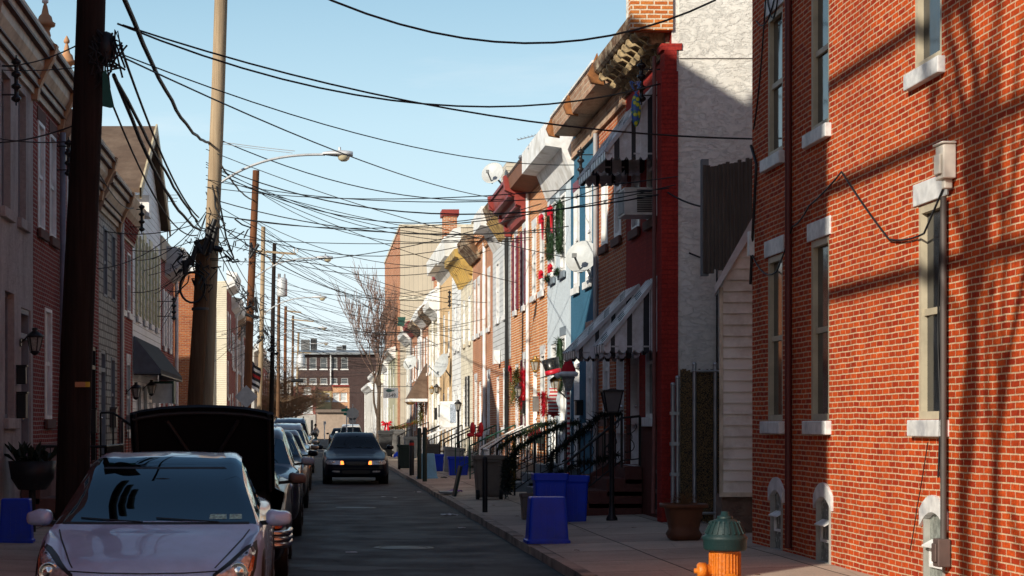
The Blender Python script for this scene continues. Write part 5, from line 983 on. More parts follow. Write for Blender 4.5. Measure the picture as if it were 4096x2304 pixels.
# ------------------------------------------------------------------ poles, lamps, bins, bollards, steps, railings, decorations
POLEP = woodm('pale_pole_wood', (.30, .21, .13), (.50, .38, .25)); POLED = woodm('dark_pole_wood', (.010, .007, .006), (.034, .022, .018)); POLEB = woodm('brown_pole_wood', (.10, .05, .025), (.20, .11, .06)); POLEO = woodm('orange_pole_wood', (.11, .04, .018), (.24, .10, .045))
BLUE = mk('blue_plastic', (.003, .045, .62), .42, var=.15, scale=3, dirt=(.02, .05, .34)); DGREEN = mk('dark_green_plastic', (.012, .028, .022), .5); TAUPE = mk('taupe_plastic', (.19, .15, .12), .55, dirt=(.13, .1, .08), scale=3); DGREY = mk('dark_grey_plastic', (.045, .045, .047), .55); LGREY = mk('light_grey_plastic', (.26, .27, .27), .5)
PALEB = mk('pale_blue_plastic', (.20, .46, .68), .5, var=.12); PINE = mk('pine_needles', (.02, .05, .018), .7, var=.5, scale=20); PINEL = mk('yellow_pine_needles', (.13, .13, .025), .7, var=.5, scale=20); REDT = mk('red_tinsel', (.45, .008, .02), .3, var=.4, scale=25); REDB = mk('red_ribbon', (.55, .015, .03), .35); GOLDT = mk('gold_tinsel', (.6, .42, .08), .2, .7, scale=30, var=.6)
IRON = mk('wrought_iron', (.012, .012, .013), .5); GLOBE = mk('lamp_globe', (.55, .48, .33), .15, coat=1.); LAMPW = mk('lamp_housing', (.62, .63, .64), .4, .2); CLEAR = mk('lantern_glass', (.38, .36, .32), .12, var=.3, scale=30)
def pole(label, base, top, r0, r1, mat, dark=None, name='utility_pole', stub=None, group=None):
    b, t = Vector(base), Vector(top); rt = thing(name, label, 'pole', base, 0, group); g = G(); P = []; n = 14
    for i in range(n + 1): q = i / n; p = b.lerp(t, q); P.append(p + Vector((.012 * math.sin(q * 7 + b.y), .01 * math.cos(q * 5), 0)))
    g.tube(P, [r0 + (r1 - r0) * i / n for i in range(n + 1)], 14); obj('shaft', g, mat, rt); return rt
def streetlight(label, base, head, Y):
    """curved bracket arm with a cobra head"""
    b = Vector(base); h = Vector(head); rt = thing('street_lamp', label, 'street lamp', base, 0, 'cobra head street lamps')
    g = G(); P = []; d = h - b
    for i in range(13): t = i / 12; P.append(b + Vector((d.x * t, d.y * t, d.z * (1 - (1 - t) ** 2.6))))
    g.tube(P, .028, 8); g.cyl(b + Vector((-.02, 0, -.12)), b + Vector((-.02, 0, .1)), .05, 8); obj('arm', g, LAMPW, rt)
    L = .66; g = G(); rows = []
    for i in range(9):
        t = i / 8; w = .055 + .125 * math.sin(math.pi * min(1, t * .62 + .05)) ** .9; hh = .04 + .05 * math.sin(math.pi * t * .8); w = w if i < 8 else .06
        rows.append([h + Vector((L * t - .05, w * math.cos(a), hh * math.sin(a) * (1 if math.sin(a) > 0 else .55) + .015 - .02 * t)) for a in [k * math.pi / 7 for k in range(14)]])
    g.grid(rows, True, True); g.add(rows[0], [tuple(range(14))]); g.add(rows[-1], [tuple(range(14))]); g.cyl(h + Vector((.32, 0, .09)), h + Vector((.32, 0, .16)), .03, 8); obj('housing', g, LAMPW, rt)
    g = G(); g.lathe([(0, -.155), (.06, -.15), (.115, -.11), (.138, -.05), (.14, 0)], h + Vector((.41, 0, .0)), 16); obj('globe', g, GLOBE, rt); return rt
def poles():
    S = lambda x, y, Y: at(x, y, Y)
    b = S(281, 2222, 21.3); t = S(372, -260, 21.3)
    p1 = pole('near dark brown wooden utility pole, thick and reaching out of the picture', b, t, .20, .165, POLED)
    g = G(); q = b.lerp(t, .275); g.add([], []); M = Matrix.Translation(q + Vector((.03, -.158, 0))); g.box(-.02, .13, -.05, -.03, -.03, .03, M); obj('pole_tag', g, mk('tag_orange', (.5, .25, .12), .6), p1); g = G(); g.box(.10, .15, -.055, -.03, -.03, .03, M); obj('pole_tag', g, mk('tag_yellow', (.55, .38, .03), .5), p1)
    # hardware on the near pole
    q = S(425, 190, 21.2); g = G(); g.ball(q, .12, .12, .19, 10); r = random.Random(1)
    for k in range(26): a = r.uniform(0, 6.28); g.tube([q + Vector((.1 * math.cos(a), -.05, r.uniform(-.2, .2))), q + Vector((r.uniform(-.2, .2), -.1, r.uniform(-.35, .3))), q + Vector((r.uniform(-.15, .25), -.05, r.uniform(-.5, .1)))], .012, 4)
    obj('splice_box', g, BLACK, p1)
    b = S(800, 1985, 40.0); t = S(884, -2, 40.0)
    p2 = pole('tall pale wooden utility pole carrying the largest street lamp', b + Vector((.05, .14, 0)), t, .17, .145, POLEP)
    b2 = S(765, 1985, 39.8); t2 = S(814, 960, 39.8); st = pole('shorter brown cut-off pole stub strapped against the tall pale pole', b2, t2, .175, .165, POLEB, name='pole_stub')
    g = G()
    for z in (5.5, 4.2): c = b2.lerp(t2, z / 5.75); g.lathe([(.185, -.03), (.192, 0), (.185, .03)], c, 14)
    obj('band', g, DGREY, st)
    r = random.Random(5)
    def clutter(rt, c, n, sp):
        for nm in range(1):
            g = G(); c = Vector(c)
            for k in range(n):
                a = c + Vector((r.uniform(-.6, .6) * sp, r.uniform(-.3, .2) * sp, r.uniform(-.7, .7) * sp)); P = [a]
                for q in range(4): P.append(P[-1] + Vector((r.uniform(-.22, .22), r.uniform(-.1, .1), r.uniform(-.25, .18))) * sp)
                g.tube(P, r.uniform(.009, .02), 4)
            for k in range(4): g.cyl(c + Vector((r.uniform(-.3, .3) * sp, -.18, r.uniform(-.4, .4) * sp)), c + Vector((r.uniform(-.3, .3) * sp, -.18, r.uniform(-.4, .4) * sp)) + Vector((.0, 0, .25)), .06, 8)
            obj('wire_tangle', g, BLACK, rt)
    clutter(p2, S(845, 985, 39.6), 30, .9); clutter(st, S(775, 1060, 39.6), 18, .7)
    g = G(); c = S(770, 1150, 39.6)
    for k in range(3): g.tube([c + Vector(((.26 + .012 * k) * math.cos(a), -.02 * k, (.32 + .01 * k) * math.sin(a))) for a in [i * math.pi / 9 for i in range(19)]], .014, 5)
    obj('cable_coil', g, BLACK, st)
    P3 = pole('reddish dark pole behind the diamond road sign', S(978, 1885, 70), S(1023, 682, 70), .17, .13, POLEO); clutter(P3, S(1012, 1240, 69.7), 26, 1.1); clutter(P3, S(1016, 1020, 69.7), 14, .6)
    P4 = pole('slim pale grey-tan pole, fourth along the left side', S(1034, 1850, 85), S(1054, 907, 85), .12, .1, POLEP); clutter(P4, S(1050, 1350, 84.8), 16, .9)
    P5 = pole('dark pole with a long crossarm and insulators near its top', S(1081, 1820, 106), S(1098, 974, 106), .15, .11, POLED); clutter(P5, S(1090, 1430, 105.8), 30, 1.2)
    a, b = S(1024, 1004, 105.8), S(1184, 1016, 105.8); g = G(); g.bar(a, b, .10, .12); g.bar(S(1060, 1010, 105.8), S(1094, 1060, 105.8), .05); g.bar(S(1140, 1012, 105.8), S(1100, 1060, 105.8), .05); obj('crossarm', g, POLEP, P5)
    for x in (1176, 1190): g = G(); g.lathe([(.03, 0), (.05, .05), (.035, .09), (.06, .14), (.03, .2), (.04, .26)], S(x, 1010, 105.8), 8); obj('insulator', g, mk('white_ceramic', (.7, .7, .7), .3), P5)
    P6 = pole('pole carrying the big pale cylindrical transformer', S(1110, 1790, 125), S(1117, 1095, 125), .14, .1, POLEB)
    tr = thing('transformer', 'large pale grey cylindrical transformer hung on a pole', 'transformer', tuple(S(1128, 1186, 124.6)))
    g = G(); g.lathe([(0, 0), (.34, 0), (.36, .08), (.36, 1.1), (.3, 1.25), (.1, 1.3), (0, 1.3)], S(1128, 1186, 124.6), 18); obj('tank', g, LAMPW, tr)
    for x in (-.18, .18): g = G(); g.lathe([(.04, 0), (.07, .08), (.04, .14), (.07, .2), (.03, .3)], S(1128, 1186, 124.6) + Vector((x, 0, 1.25)), 8); obj('bushing', g, GREY, tr)
    P7 = pole('brown pole with short crossarm behind the transformer pole', S(1138, 1770, 150), S(1143, 1225, 150), .15, .12, POLEO); g = G(); g.bar(S(1142, 1243, 149.8), S(1205, 1250, 149.8), .1, .12); obj('crossarm', g, POLEP, P7)
    tr2 = dup(tr, tuple(S(1204, 1470, 176)), None, 'second pale transformer, tilted look, low above the far trees'); 
    P8 = pole('thin grey pole near the far trees, second last of the row', S(1168, 1760, 178), S(1172, 1262, 178), .14, .11, POLEB); g = G(); g.bar(S(1165, 1278, 177.8), S(1255, 1286, 177.8), .1, .12); obj('crossarm', g, POLEP, P8)
    P9 = pole('last leaning grey pole at the end of the row', S(1180, 1750, 205), S(1195, 1330, 205), .15, .12, POLEP); g = G(); g.bar(S(1170, 1408, 204.8), S(1245, 1412, 204.8), .12, .12); obj('crossarm', g, POLEP, P9)
    streetlight('largest and nearest street lamp with cream globe, on the pale pole', S(866, 742, 40), S(1300, 618, 40), 40)
    streetlight('second street lamp, on the reddish pole', S(1016, 1113, 70), S(1268, 1032, 70), 70)
    streetlight('third street lamp, on the slim pale pole', S(1062, 1250, 85), S(1254, 1190, 85), 85)
    streetlight('fourth street lamp, low against the mill roof', S(1118, 1345, 125), S(1272, 1312, 125), 125)
    streetlight('farthest street lamp, over the distant bare trees', S(1140, 1400, 150), S(1284, 1374, 150), 150)
    # diamond road sign, back of stop sign, street name sign, small white sign
    rt = thing('road_sign', 'grey back of a diamond road sign on the reddish pole', 'sign', tuple(S(984, 1720, 69.0))); c = S(985, 1587, 69.4); g = G(); w = .44; g.prism([c + Vector((0, 0, w)), c + Vector((w, 0, 0)), c + Vector((0, 0, -w)), c + Vector((-w, 0, 0))], (0, .02, 0)); obj('plate', g, mk('sign_back', (.42, .42, .42), .45, .3), rt)
    rt = thing('stop_sign', 'grey back of an octagonal stop sign on a thin post', 'sign', tuple(S(1411, 1775, 113.5))); c = S(1411, 1655, 113.4); g = G(); g.prism([c + Vector((.40 * math.cos(a), 0, .40 * math.sin(a))) for a in [R(22.5 + 45 * k) for k in range(8)]], (0, .02, 0)); obj('plate', g, mk('sign_back', (.42, .42, .42), .45, .3), rt); g = G(); b = S(1411, 1775, 113.45); g.box(b.x - .03, b.x + .03, b.y - .06, b.y - .03, .1, c.z + .6); obj('post', g, GALV, rt); g = G(); d = S(1408, 1678, 113.4); g.box(d.x - .22, d.x + .25, d.y, d.y + .02, d.z - .25, d.z + .08); obj('plate', g, mk('sign_back', (.42, .42, .42), .45, .3), rt)
    rt = thing('street_name_sign', 'green street name sign on a white post at the far corner', 'sign', tuple(S(1387, 1770, 118))); b = S(1387, 1770, 118); c = S(1387, 1641, 118); g = G(); g.cyl((b.x, b.y, .1), (b.x, b.y, c.z + .3), .04, 8); obj('post', g, WHITE, rt)
    for dz, rz_ in ((0, 0), (-.24, 1)): g = G(); g.box(-.36 if not rz_ else -.2, .36 if not rz_ else .2, -.01, .01, -.09, .09, Matrix.Translation(c + Vector((0, -.06, dz)))); g.prism([c + Vector((-.2, -.07, .09 + dz)), c + Vector((.2, -.07, .09 + dz)), c + Vector((0, -.07, .15 + dz))], (0, .02, 0)) if not rz_ else None; obj('plate', g, mk('sign_green', (.01, .2, .13), .45), rt)
    rt = thing('parking_sign', 'small white sign on a white post before the tan garage', 'sign', tuple(S(1298, 1758, 205))); b = S(1298, 1758, 205); c = S(1299, 1692, 205); g = G(); g.cyl((b.x, b.y, 0), (b.x, b.y, c.z), .07, 8); obj('post', g, WHITE, rt); g = G(); g.box(c.x - .15, c.x + .15, c.y - .1, c.y - .08, c.z - .2, c.z + .2); obj('plate', g, WHITE, rt); g = G(); g.box(c.x - .04, c.x + .10, c.y - .12, c.y - .105, c.z - .08, c.z + .1); obj('mark', g, GREY, rt)
poles()
# ---------------- bins and bollards
def tub(label, x, y, w, h, mat, inverted=False, rz=0., taper=.86, group=None, tilt=None, name='recycling_bin', dz=0, recess=True):
    rt = thing(name, label, 'bin', (x, y, pave(x) + dz), rz, group); ORI[rt.name] = Vector((0, 0, 0)); a, b = (w / 2, w / 2 * taper) if inverted else (w / 2 * taper, w / 2); d = .8
    def ring(hw, z, rr=.18):
        P = []; hd = hw * d
        for cx, cy, s in ((1, 1, 0), (-1, 1, 90), (-1, -1, 180), (1, -1, 270)):
            for k in range(4): t = R(s + 30 * k); P.append(Vector((cx * hw * (1 - rr) + hw * rr * math.cos(t), cy * hd * (1 - rr) + hd * rr * math.sin(t), z)))
        return P
    if inverted: rows = [ring(a * 1.08, 0), ring(a * 1.08, .07 * h), ring(a * 1.02, .07 * h), ring(a * .99, .1 * h), ring(b * 1.01, .965 * h), ring(b * .965, h)]
    else: rows = [ring(a * .98, 0), ring(a, .03 * h), ring(b * .97, .82 * h), ring(b * 1.0, .86 * h), ring(b * 1.06, .87 * h), ring(b * 1.07, h), ring(b * 1.0, h), ring(b * .95, .9 * h), ring(a * .9, .05 * h)]
    g = G(); g.grid(rows, False, True); g.add(rows[0], [tuple(range(16))]); g.add(rows[-1], [tuple(range(16))]); o = obj('tub', g, mat, rt, local=True, bevel=.006)
    g = G(); yy = -d * (a if not inverted else b)
    for sx in (-.32, 0, .32): z0, z1 = .15 * h, .78 * h; f = lambda z: -d * (a + (b - a) * z / h) * 1.0 - .008; g.prism([(sx * a - .012, f(z0), z0), (sx * a + .012, f(z0), z0), (sx * a + .012, f(z1), z1), (sx * a - .012, f(z1), z1)], (0, .012, 0))
    obj('rib', g, mat, o, local=True)
    if tilt: rt.rotation_euler.x, rt.rotation_euler.y = tilt
    return rt
def wheelie(label, x, y, mat, w=.56, h=.98, lid='open', rz=0., group='wheeled dustbins on the right pavement'):
    rt = thing('wheelie_bin', label, 'bin', (x, y, pave(x)), rz, group); ORI[rt.name] = Vector((0, 0, 0))
    def ring(hw, hd, z, rr=.12):
        P = []
        for cx, cy, s in ((1, 1, 0), (-1, 1, 90), (-1, -1, 180), (1, -1, 270)):
            for k in range(4): t = R(s + 30 * k); P.append(Vector((cx * (hw - rr * w / 2) + rr * w / 2 * math.cos(t), cy * (hd - rr * w / 2) + rr * w / 2 * math.sin(t), z)))
        return P
    g = G(); rows = [ring(w * .36, w * .38, .04), ring(w * .40, w * .42, .1), ring(w * .47, w * .52, h * .9), ring(w * .53, w * .58, h * .91), ring(w * .53, w * .58, h), ring(w * .49, w * .54, h), ring(w * .37, w * .38, .12)]
    g.grid(rows, False, True); g.add(rows[0], [tuple(range(16))]); g.add(rows[-1], [tuple(range(16))]); o = obj('tub', g, mat, rt, local=True, bevel=.008)
    g = G(); g.box(-.015, .015, -w * .5, -w * .43, .12, h * .86); g.box(-w * .3, w * .3, -w * .60, -w * .56, h * .86, h * .9); obj('rib', g, mat, o, local=True)
    for s in (-1, 1): g = G(); g.cyl((s * w * .34, -w * .38, .1), (s * w * .45, -w * .38, .1), .1, 14); obj('wheel', g, RUBBER, rt, local=True)
    if lid == 'open':
        g = G(); M = Matrix.Translation((w * .54, 0, h * .97)) @ Matrix.Rotation(R(100), 4, 'Y'); g.box(0, w * 1.05, -w * .55, w * .55, 0, .05, M); obj('lid', g, DGREEN if mat is TAUPE else mat, rt, local=True, bevel=.015)
    elif lid == 'shut':
        g = G(); rows = [ring(w * .55, w * .6, h), ring(w * .55, w * .6, h + .03), ring(w * .45, w * .5, h + .08)]; g.grid(rows, False, True); g.add(rows[-1], [tuple(range(16))]); obj('lid', g, mat, rt, local=True)
    return rt
def bollard(label, x, y, h, r, mat, band=None):
    rt = thing('bollard', label, 'bollard', (x, y, pave(x)), 0, 'bollards along the right kerb'); z = pave(x); g = G(); g.lathe([(r, -.02), (r, h - .03), (r * .8, h), (0, h + .01)], (x, y, z), 14); obj('post', g, mat, rt)
    if band: g = G(); g.lathe([(r + .001, h - .16), (r + .004, h - .15), (r + .004, h - .09), (r + .001, h - .08)], (x, y, z), 14); obj('reflector', g, band, rt)
def litter(label, x, y, z, s, mat, seed, flat=.25, name='litter', cat='litter'):
    r = random.Random(seed); g = G(); n = 6; rows = [[Vector((x + s * (i / n - .5) * (1 + r.uniform(-.2, .2)), y + s * .9 * (j / n - .5) * (1 + r.uniform(-.2, .2)), z + .006 + flat * s * r.random() * (1 - abs(i / n - .5)))) for i in range(n + 1)] for j in range(n + 1)]
    g.grid(rows, False); return solo(name, g, mat, label, cat)
def street_items():
    tub('blue recycling tub turned upside down, alone near the kerb and nearest the camera', 2.99, 23.9, .53, .6, BLUE, True)
    tub('blue recycling bin standing behind the upside-down blue tub', 3.55, 28.0, .5, .78, BLUE); tub('blue recycling bin half hidden under the garland beside the red steps', 3.98, 28.6, .46, .72, BLUE)
    tub('small taupe bin behind the blue recycling bin', 3.45, 29.6, .34, .42, TAUPE)
    tub('upside-down dark blue bin in the shade at the left edge of the street', -3.86, 23.4, .42, .56, BLUE, True, rz=.05)
    wheelie('big taupe wheeled dustbin with its dark lid hanging open beside the black bollard', 3.5, 37.6, TAUPE, .6, .9)
    g = G(); M = Matrix.Translation((3.02, 39.6, pave(3.0) + .32)) @ Matrix.Rotation(R(-78), 4, 'Y'); g.box(-.34, .34, -.3, .3, -.02, .03, M); solo('bin_lid', g, DGREEN, 'dark green bin lid leaning left of the taupe dustbin', 'lid')
    g = G(); g.box(2.88 - .18, 2.88 + .22, 40.4, 41.0, pave(2.9) + .03, pave(2.9) + .07); g.box(2.8, 3.0, 40.5, 40.9, pave(2.9), pave(2.9) + .03); solo('bin_lid', g, LGREY, 'grey bin lid lying flat on the pavement', 'lid')
    tub('black bin right behind the taupe dustbin', 3.98, 39.6, .45, .82, DGREY, name='dustbin')
    tub('pale blue tub turned upside down beside the two green bollards', 3.14, 52.6, .56, .72, PALEB, True, taper=.72, name='plastic_tub')
    tub('small dark blue bin just behind the pale blue tub', 3.92, 60, .4, .56, BLUE); tub('blue tub beside the little brick step', 4.2, 54.8, .62, .56, BLUE); tub('grey tub tilted on its base behind the blue tub', 4.25, 58, .62, .8, LGREY, tilt=(0, R(6)), name='plastic_tub')
    tub('dark grey dustbin behind the pale blue tub', 4.15, 66, .52, .82, DGREY, name='dustbin'); wheelie('dark green lidless dustbin beside the kerb, next to a black post', 3.02, 63.6, DGREEN, .5, .86, None)
    tub('light grey dustbin on the steps behind the dark green dustbin', 3.45, 68, .5, .8, LGREY, dz=.3, name='dustbin')
    wheelie('dark grey wheeled dustbin leaning beyond the oncoming sedan', 3.25, 88, DGREY, .7, 1.2, 'shut'); wheelie('grey wheeled dustbin with white handle, farthest of the dustbins', 4.1, 94, mk('mid_grey_plastic', (.13, .13, .13), .5), .7, 1.2, 'shut')
    r = random.Random(3); g = G(); rows = [[Vector((3.15 + .6 * i / 6, 76 + .5 * j / 5, pave(3.2) + .02 + .48 * math.sin(math.pi * (i + .6) / 7.4) ** .4 * math.sin(math.pi * (j + .5) / 6) ** .4 + r.uniform(-.03, .03) - .12 * i / 6)) for i in range(7)] for j in range(6)]; g.grid(rows); solo('tarpaulin', g, BLUE, 'crumpled blue tarpaulin heap behind the dark green dustbin', 'tarpaulin')
    bollard('black bollard standing before the taupe dustbin, nearest of the bollards', 2.95, 32.3, .98, .046, BLACK); bollard('tall dark green bollard, right one of the close pair', 2.92, 50.0, 1.48, .062, DGREEN); bollard('tall dark green bollard, left one of the close pair', 2.90, 52.3, 1.46, .062, DGREEN)
    bollard('black bollard with a red reflective band', 2.88, 56.2, 1.08, .075, BLACK, mk('red_band', (.5, .02, .015), .4)); bollard('short black post beside the dark green dustbin', 2.86, 64.4, 1.15, .05, BLACK)
    litter('crumpled purple paper bag on the pavement', 3.12, 41.8, pave(3.1), .40, mk('purple_paper', (.20, .08, .38), .6, var=.3, scale=6), 1, .2, 'paper_bag', 'paper bag'); litter('white torn paper lying in the gutter', 2.40, 33.4, 0, .27, mk('white_paper', (.6, .6, .62), .7), 2, .15)
    litter('white scrap of paper nearest the kerb in the foreground', 2.3, 29.3, 0, .12, mk('white_paper', (.6, .6, .62), .7), 3, .1); litter('thin white strip of paper in the middle of the road', .43, 23.7, 0, .15, mk('white_paper', (.6, .6, .62), .7), 4, .02); litter('tiny white scrap beside the kerb near the sedan', 2.45, 45, 0, .16, mk('white_paper', (.6, .6, .62), .7), 5, .1); litter('small white scrap on the road left of the gutter paper', 1.5, 42, 0, .1, mk('white_paper', (.6, .6, .62), .7), 6, .1); litter('grey flattened scrap on the road before the sedan', 1.75, 41.5, 0, .12, LGREY, 7, .1); litter('dark rag on the pavement by the blue tub', 3.6, 52.2, pave(3.6), .2, BLACK, 8, .3)
    for k in range(7): (lambda X: tag(litter('x', X, 18 + 4.1 * k, pave(X) + .012, .06, mk('dead_leaf', (.12, .06, .03), .9), 20 + k, .2, 'fallen_leaf', 'leaf'), 'dead brown leaf lying on the right pavement', 'leaf', 'dead leaves on the right pavement'))(random.Random(k).uniform(2.9, 4.6))
    # fire hydrant
    x, y, z = 3.16, 14.2, pave(3.16); rt = thing('fire_hydrant', 'orange fire hydrant with dark green ribbed bonnet', 'fire hydrant', (x, y, z)); OR = mk('hydrant_orange', (.60, .16, .012), .35, var=.2, scale=8, coat=.3, dirt=(.20, .035, .015), bump=.006); GR = mk('hydrant_green', (.004, .022, .024), .55, coat=.12, dirt=(.01, .04, .04), bump=.003)
    g = G(); rows = []
    g.lathe([(.16, 0), (.16, .04), (.125, .06), (.122, .2), (.115, .52), (.12, .56)], (x, y, z), 28)
    for k in range(28): a = 2 * math.pi * k / 28; g.cyl((x + .121 * math.cos(a), y + .121 * math.sin(a), z + .1), (x + .117 * math.cos(a), y + .117 * math.sin(a), z + .54), .006, 5)
    obj('barrel', g, OR, rt); g = G(); g.lathe([(.125, .555), (.155, .56), (.165, .575), (.165, .635), (.172, .645), (.172, .665), (.152, .68), (.148, .69), (.138, .72), (.118, .765), (.088, .795), (.062, .805)], (x, y, z), 28)
    for k in range(20): a = 2 * math.pi * k / 20; g.bar((x + .150 * math.cos(a), y + .150 * math.sin(a), z + .69), (x + .105 * math.cos(a), y + .105 * math.sin(a), z + .785), .013, .016)
    g.lathe([(.06, .80), (.064, .81), (.058, .825), (.034, .83), (.03, .86), (0, .862)], (x, y, z), 8); bn = obj('bonnet', g, GR, rt)
    for sx, rr, nm in ((-1, .052, 'nozzle'),):
        g = G(); M = Matrix.Rotation(R(90) * sx, 4, 'Y'); g.lathe([(rr, .10), (rr, .15), (rr * 1.25, .152), (rr * 1.25, .2), (rr * 1.0, .215), (.02, .217), (.02, .24), (0, .24)], (x, y, z + .40), 16, M); obj(nm, g, OR if sx < 0 else GR, rt)
    g = G(); g.lathe([(.075, .10), (.075, .15), (.095, .152), (.095, .2), (.02, .22), (0, .24)], (x, y, z + .30), 18, Matrix.Rotation(R(90), 4, 'X')); obj('nozzle', g, OR, rt); g = G(); g.bar((x - .13, y - .02, z + .77), (x - .05, y - .02, z + .80), .02); obj('chain_lug', g, GR, bn)
    # planters
    x, y = 4.72, 23.6; z = pave(x); rt = thing('planter', 'square rust-brown planter with dry grass beside the alley gate', 'planter', (x, y, z)); g = G(); g.lathe([(.16, 0), (.2, .02), (.225, .08), (.19, .14), (.2, .2), (.235, .38), (.25, .42), (.30, .425), (.30, .47), (.255, .47), (.24, .40)], (x, y, z), 24, sq=.55); obj('pot', g, mk('rust_brown_pot', (.13, .05, .022), .6, dirt=(.07, .025, .012), scale=6), rt)
    g = G(); g.lathe([(0, .41), (.24, .41)], (x, y, z), 16); obj('soil', g, mk('soil', (.03, .02, .015), .95), rt); r = random.Random(2); g = G()
    for k in range(70): a, q = r.uniform(0, 6.28), r.uniform(0, .16); b = Vector((x + q * math.cos(a), y + q * math.sin(a), z + .41)); g.tube([b, b + Vector((r.uniform(-.06, .06), r.uniform(-.06, .06), .1)), b + Vector((r.uniform(-.16, .12), r.uniform(-.1, .1), r.uniform(.12, .24)))], [.004, .003, .001], 3)
    obj('dry_grass', g, mk('dry_grass', (.16, .08, .03), .9), rt)
    x, y = -4.0, 25.6; rt = thing('flower_pot', 'dark planted basket beside the stuccoed house on the left', 'planter', (x, y, pave(x))); g = G(); g.lathe([(.2, .75), (.30, .9), (.34, 1.15), (.31, 1.15)], (x, y, 0), 14); g.cyl((x, y, .1), (x, y, .8), .05); obj('pot', g, BLACK, rt); g = G(); r = random.Random(9)
    for k in range(60): b = Vector((x + r.uniform(-.22, .22), y + r.uniform(-.22, .22), 1.12)); a, q = r.uniform(0, 6.28), r.uniform(.08, .28); t = b + Vector((q * math.cos(a), q * math.sin(a), r.uniform(.05, .32))); s = (t - b).cross(Vector((0, 0, 1))).normalized() * .045; m_ = b.lerp(t, .55) + Vector((0, 0, .05)); g.add([b, m_ + s, t, m_ - s], [(0, 1, 2, 3)])
    obj('leaves', g, mk('dark_leaves', (.015, .025, .012), .6), rt)
street_items()
# ---------------- steps and railings (parts of their houses)
def steps(root, u0, u1, n, mat, rise=.19, tread=.28, X=RF, side=1, z0=.17):
    m = mapper(side, X); g = G()
    for i in range(n): nbox(g, m, u0 + .0, u1, .012, tread * (n - i), z0 - .1 + (rise * i if i else 0) + (.004 if i else 0), z0 + rise * (i + 1))
    return obj('steps', g, mat, root, bevel=.012)
def railing(root, pts, h, mat, nb=7, scroll=False):
    """pts: foot line of the rail"""
    pts = [Vector(p) for p in pts]; g = G(); up = Vector((0, 0, h)); g.tube([p + up for p in pts], .024, 6); g.tube([p + Vector((0, 0, .12)) for p in pts], .012, 5)
    for p in pts: g.box(p.x - .018, p.x + .018, p.y - .018, p.y + .018, p.z, p.z + h)
    for i in range(len(pts) - 1):
        L = (pts[i + 1] - pts[i]).length; k = max(1, int(L / .13))
        for q in range(1, k): p = pts[i].lerp(pts[i + 1], q / k); g.cyl(p + Vector((0, 0, .12)), p + up, .009, 5)
        if scroll:
            for q in range(max(1, int(L / .4))):
                p = pts[i].lerp(pts[i + 1], (q + .5) / max(1, int(L / .4))); d = (pts[i + 1] - pts[i]).normalized()
                for s in (-1, 1): g.tube([p + Vector((0, 0, h * .55)) + d * s * (.02 + .09 * t) * math.cos(t * 7) + Vector((0, 0, s * .22 * t + .05 * math.sin(t * 7))) for t in [w / 10 for w in range(11)]], .008, 4)
    return obj('railing', g, mat, root)
def needles(g, path, rad, n, rnd, ln=.09, w=.008):
    P = [Vector(p) for p in path]; seg = [(P[i + 1] - P[i]).length for i in range(len(P) - 1)]; T = sum(seg)
    for k in range(n):
        t = rnd.uniform(0, T); i = 0
        while i < len(seg) - 1 and t > seg[i]: t -= seg[i]; i += 1
        c = P[i].lerp(P[i + 1], min(1, t / seg[i])); d = Vector((rnd.gauss(0, 1), rnd.gauss(0, 1), rnd.gauss(0, 1))).normalized(); b = c + d * rad * rnd.uniform(.1, .7); e = b + (d + Vector((rnd.gauss(0, .4), rnd.gauss(0, .4), rnd.gauss(0, .4)))) * ln * rnd.uniform(.5, 1.1); s = (e - b).cross(Vector((rnd.random(), rnd.random(), 1))).normalized() * w
        g.add([b - s, b + s, e], [(0, 1, 2)])
def bow(g, c, s, nrm=Vector((-1, 0, 0)), tails=True, rnd=random.Random(1)):
    c = Vector(c); t = Vector((0, 1, 0)) if abs(nrm.x) > .5 else Vector((1, 0, 0)); u = Vector((0, 0, 1))
    for sg in (-1, 1):
        for k in (0, 1): a = (k * .5 + .2) * sg; pts = [c, c + t * s * .5 * sg + u * s * (.35 - .4 * k) + nrm * s * .25, c + t * s * .75 * sg + u * s * (.1 - .35 * k) + nrm * s * .1, c + t * s * .3 * sg + u * s * (-.1 - .2 * k) + nrm * s * .3]; g.add(pts + [p + nrm * .02 for p in pts], [(0, 1, 2, 3), (4, 5, 6, 7)])
        if tails: pts = [c, c + t * s * .22 * sg - u * s * .1 + nrm * s * .2, c + t * s * .45 * sg - u * s * 1.5 + nrm * s * .1, c + t * s * .12 * sg - u * s * 1.35 + nrm * s * .15]; g.add(pts, [(0, 1, 2, 3)])
    g.ball(c + nrm * s * .2, s * .16, n=6)
def wreath(name, label, c, r0, sc, mat, n, ribbon=None, cat='wreath', group=None, rad=.08, nrm=Vector((-1, 0, 0)), bowat=(0, 0, 1), bs=.22, bowo=None):
    c = Vector(c); rt = thing(name, label, cat, c, 0, group); rnd = random.Random(int(abs(c.y * 97))); t = Vector((0, 1, 0)) if abs(nrm.x) > .5 else Vector((1, 0, 0))
    path = [c + nrm * .08 + t * r0 * math.cos(a) + Vector((0, 0, r0 * sc * math.sin(a))) for a in [k * math.pi / 12 for k in range(25)]]; g = G(); needles(g, path, rad, n, rnd); g.tube(path, rad * .35, 5); obj('greenery', g, mat, rt)
    if ribbon: g = G(); bow(g, c + nrm * .17 + t * r0 * bowat[0] + Vector((0, 0, r0 * sc * bowat[2])), bs, nrm, rnd=rnd); obj('bow', g, ribbon, rt)
    return rt
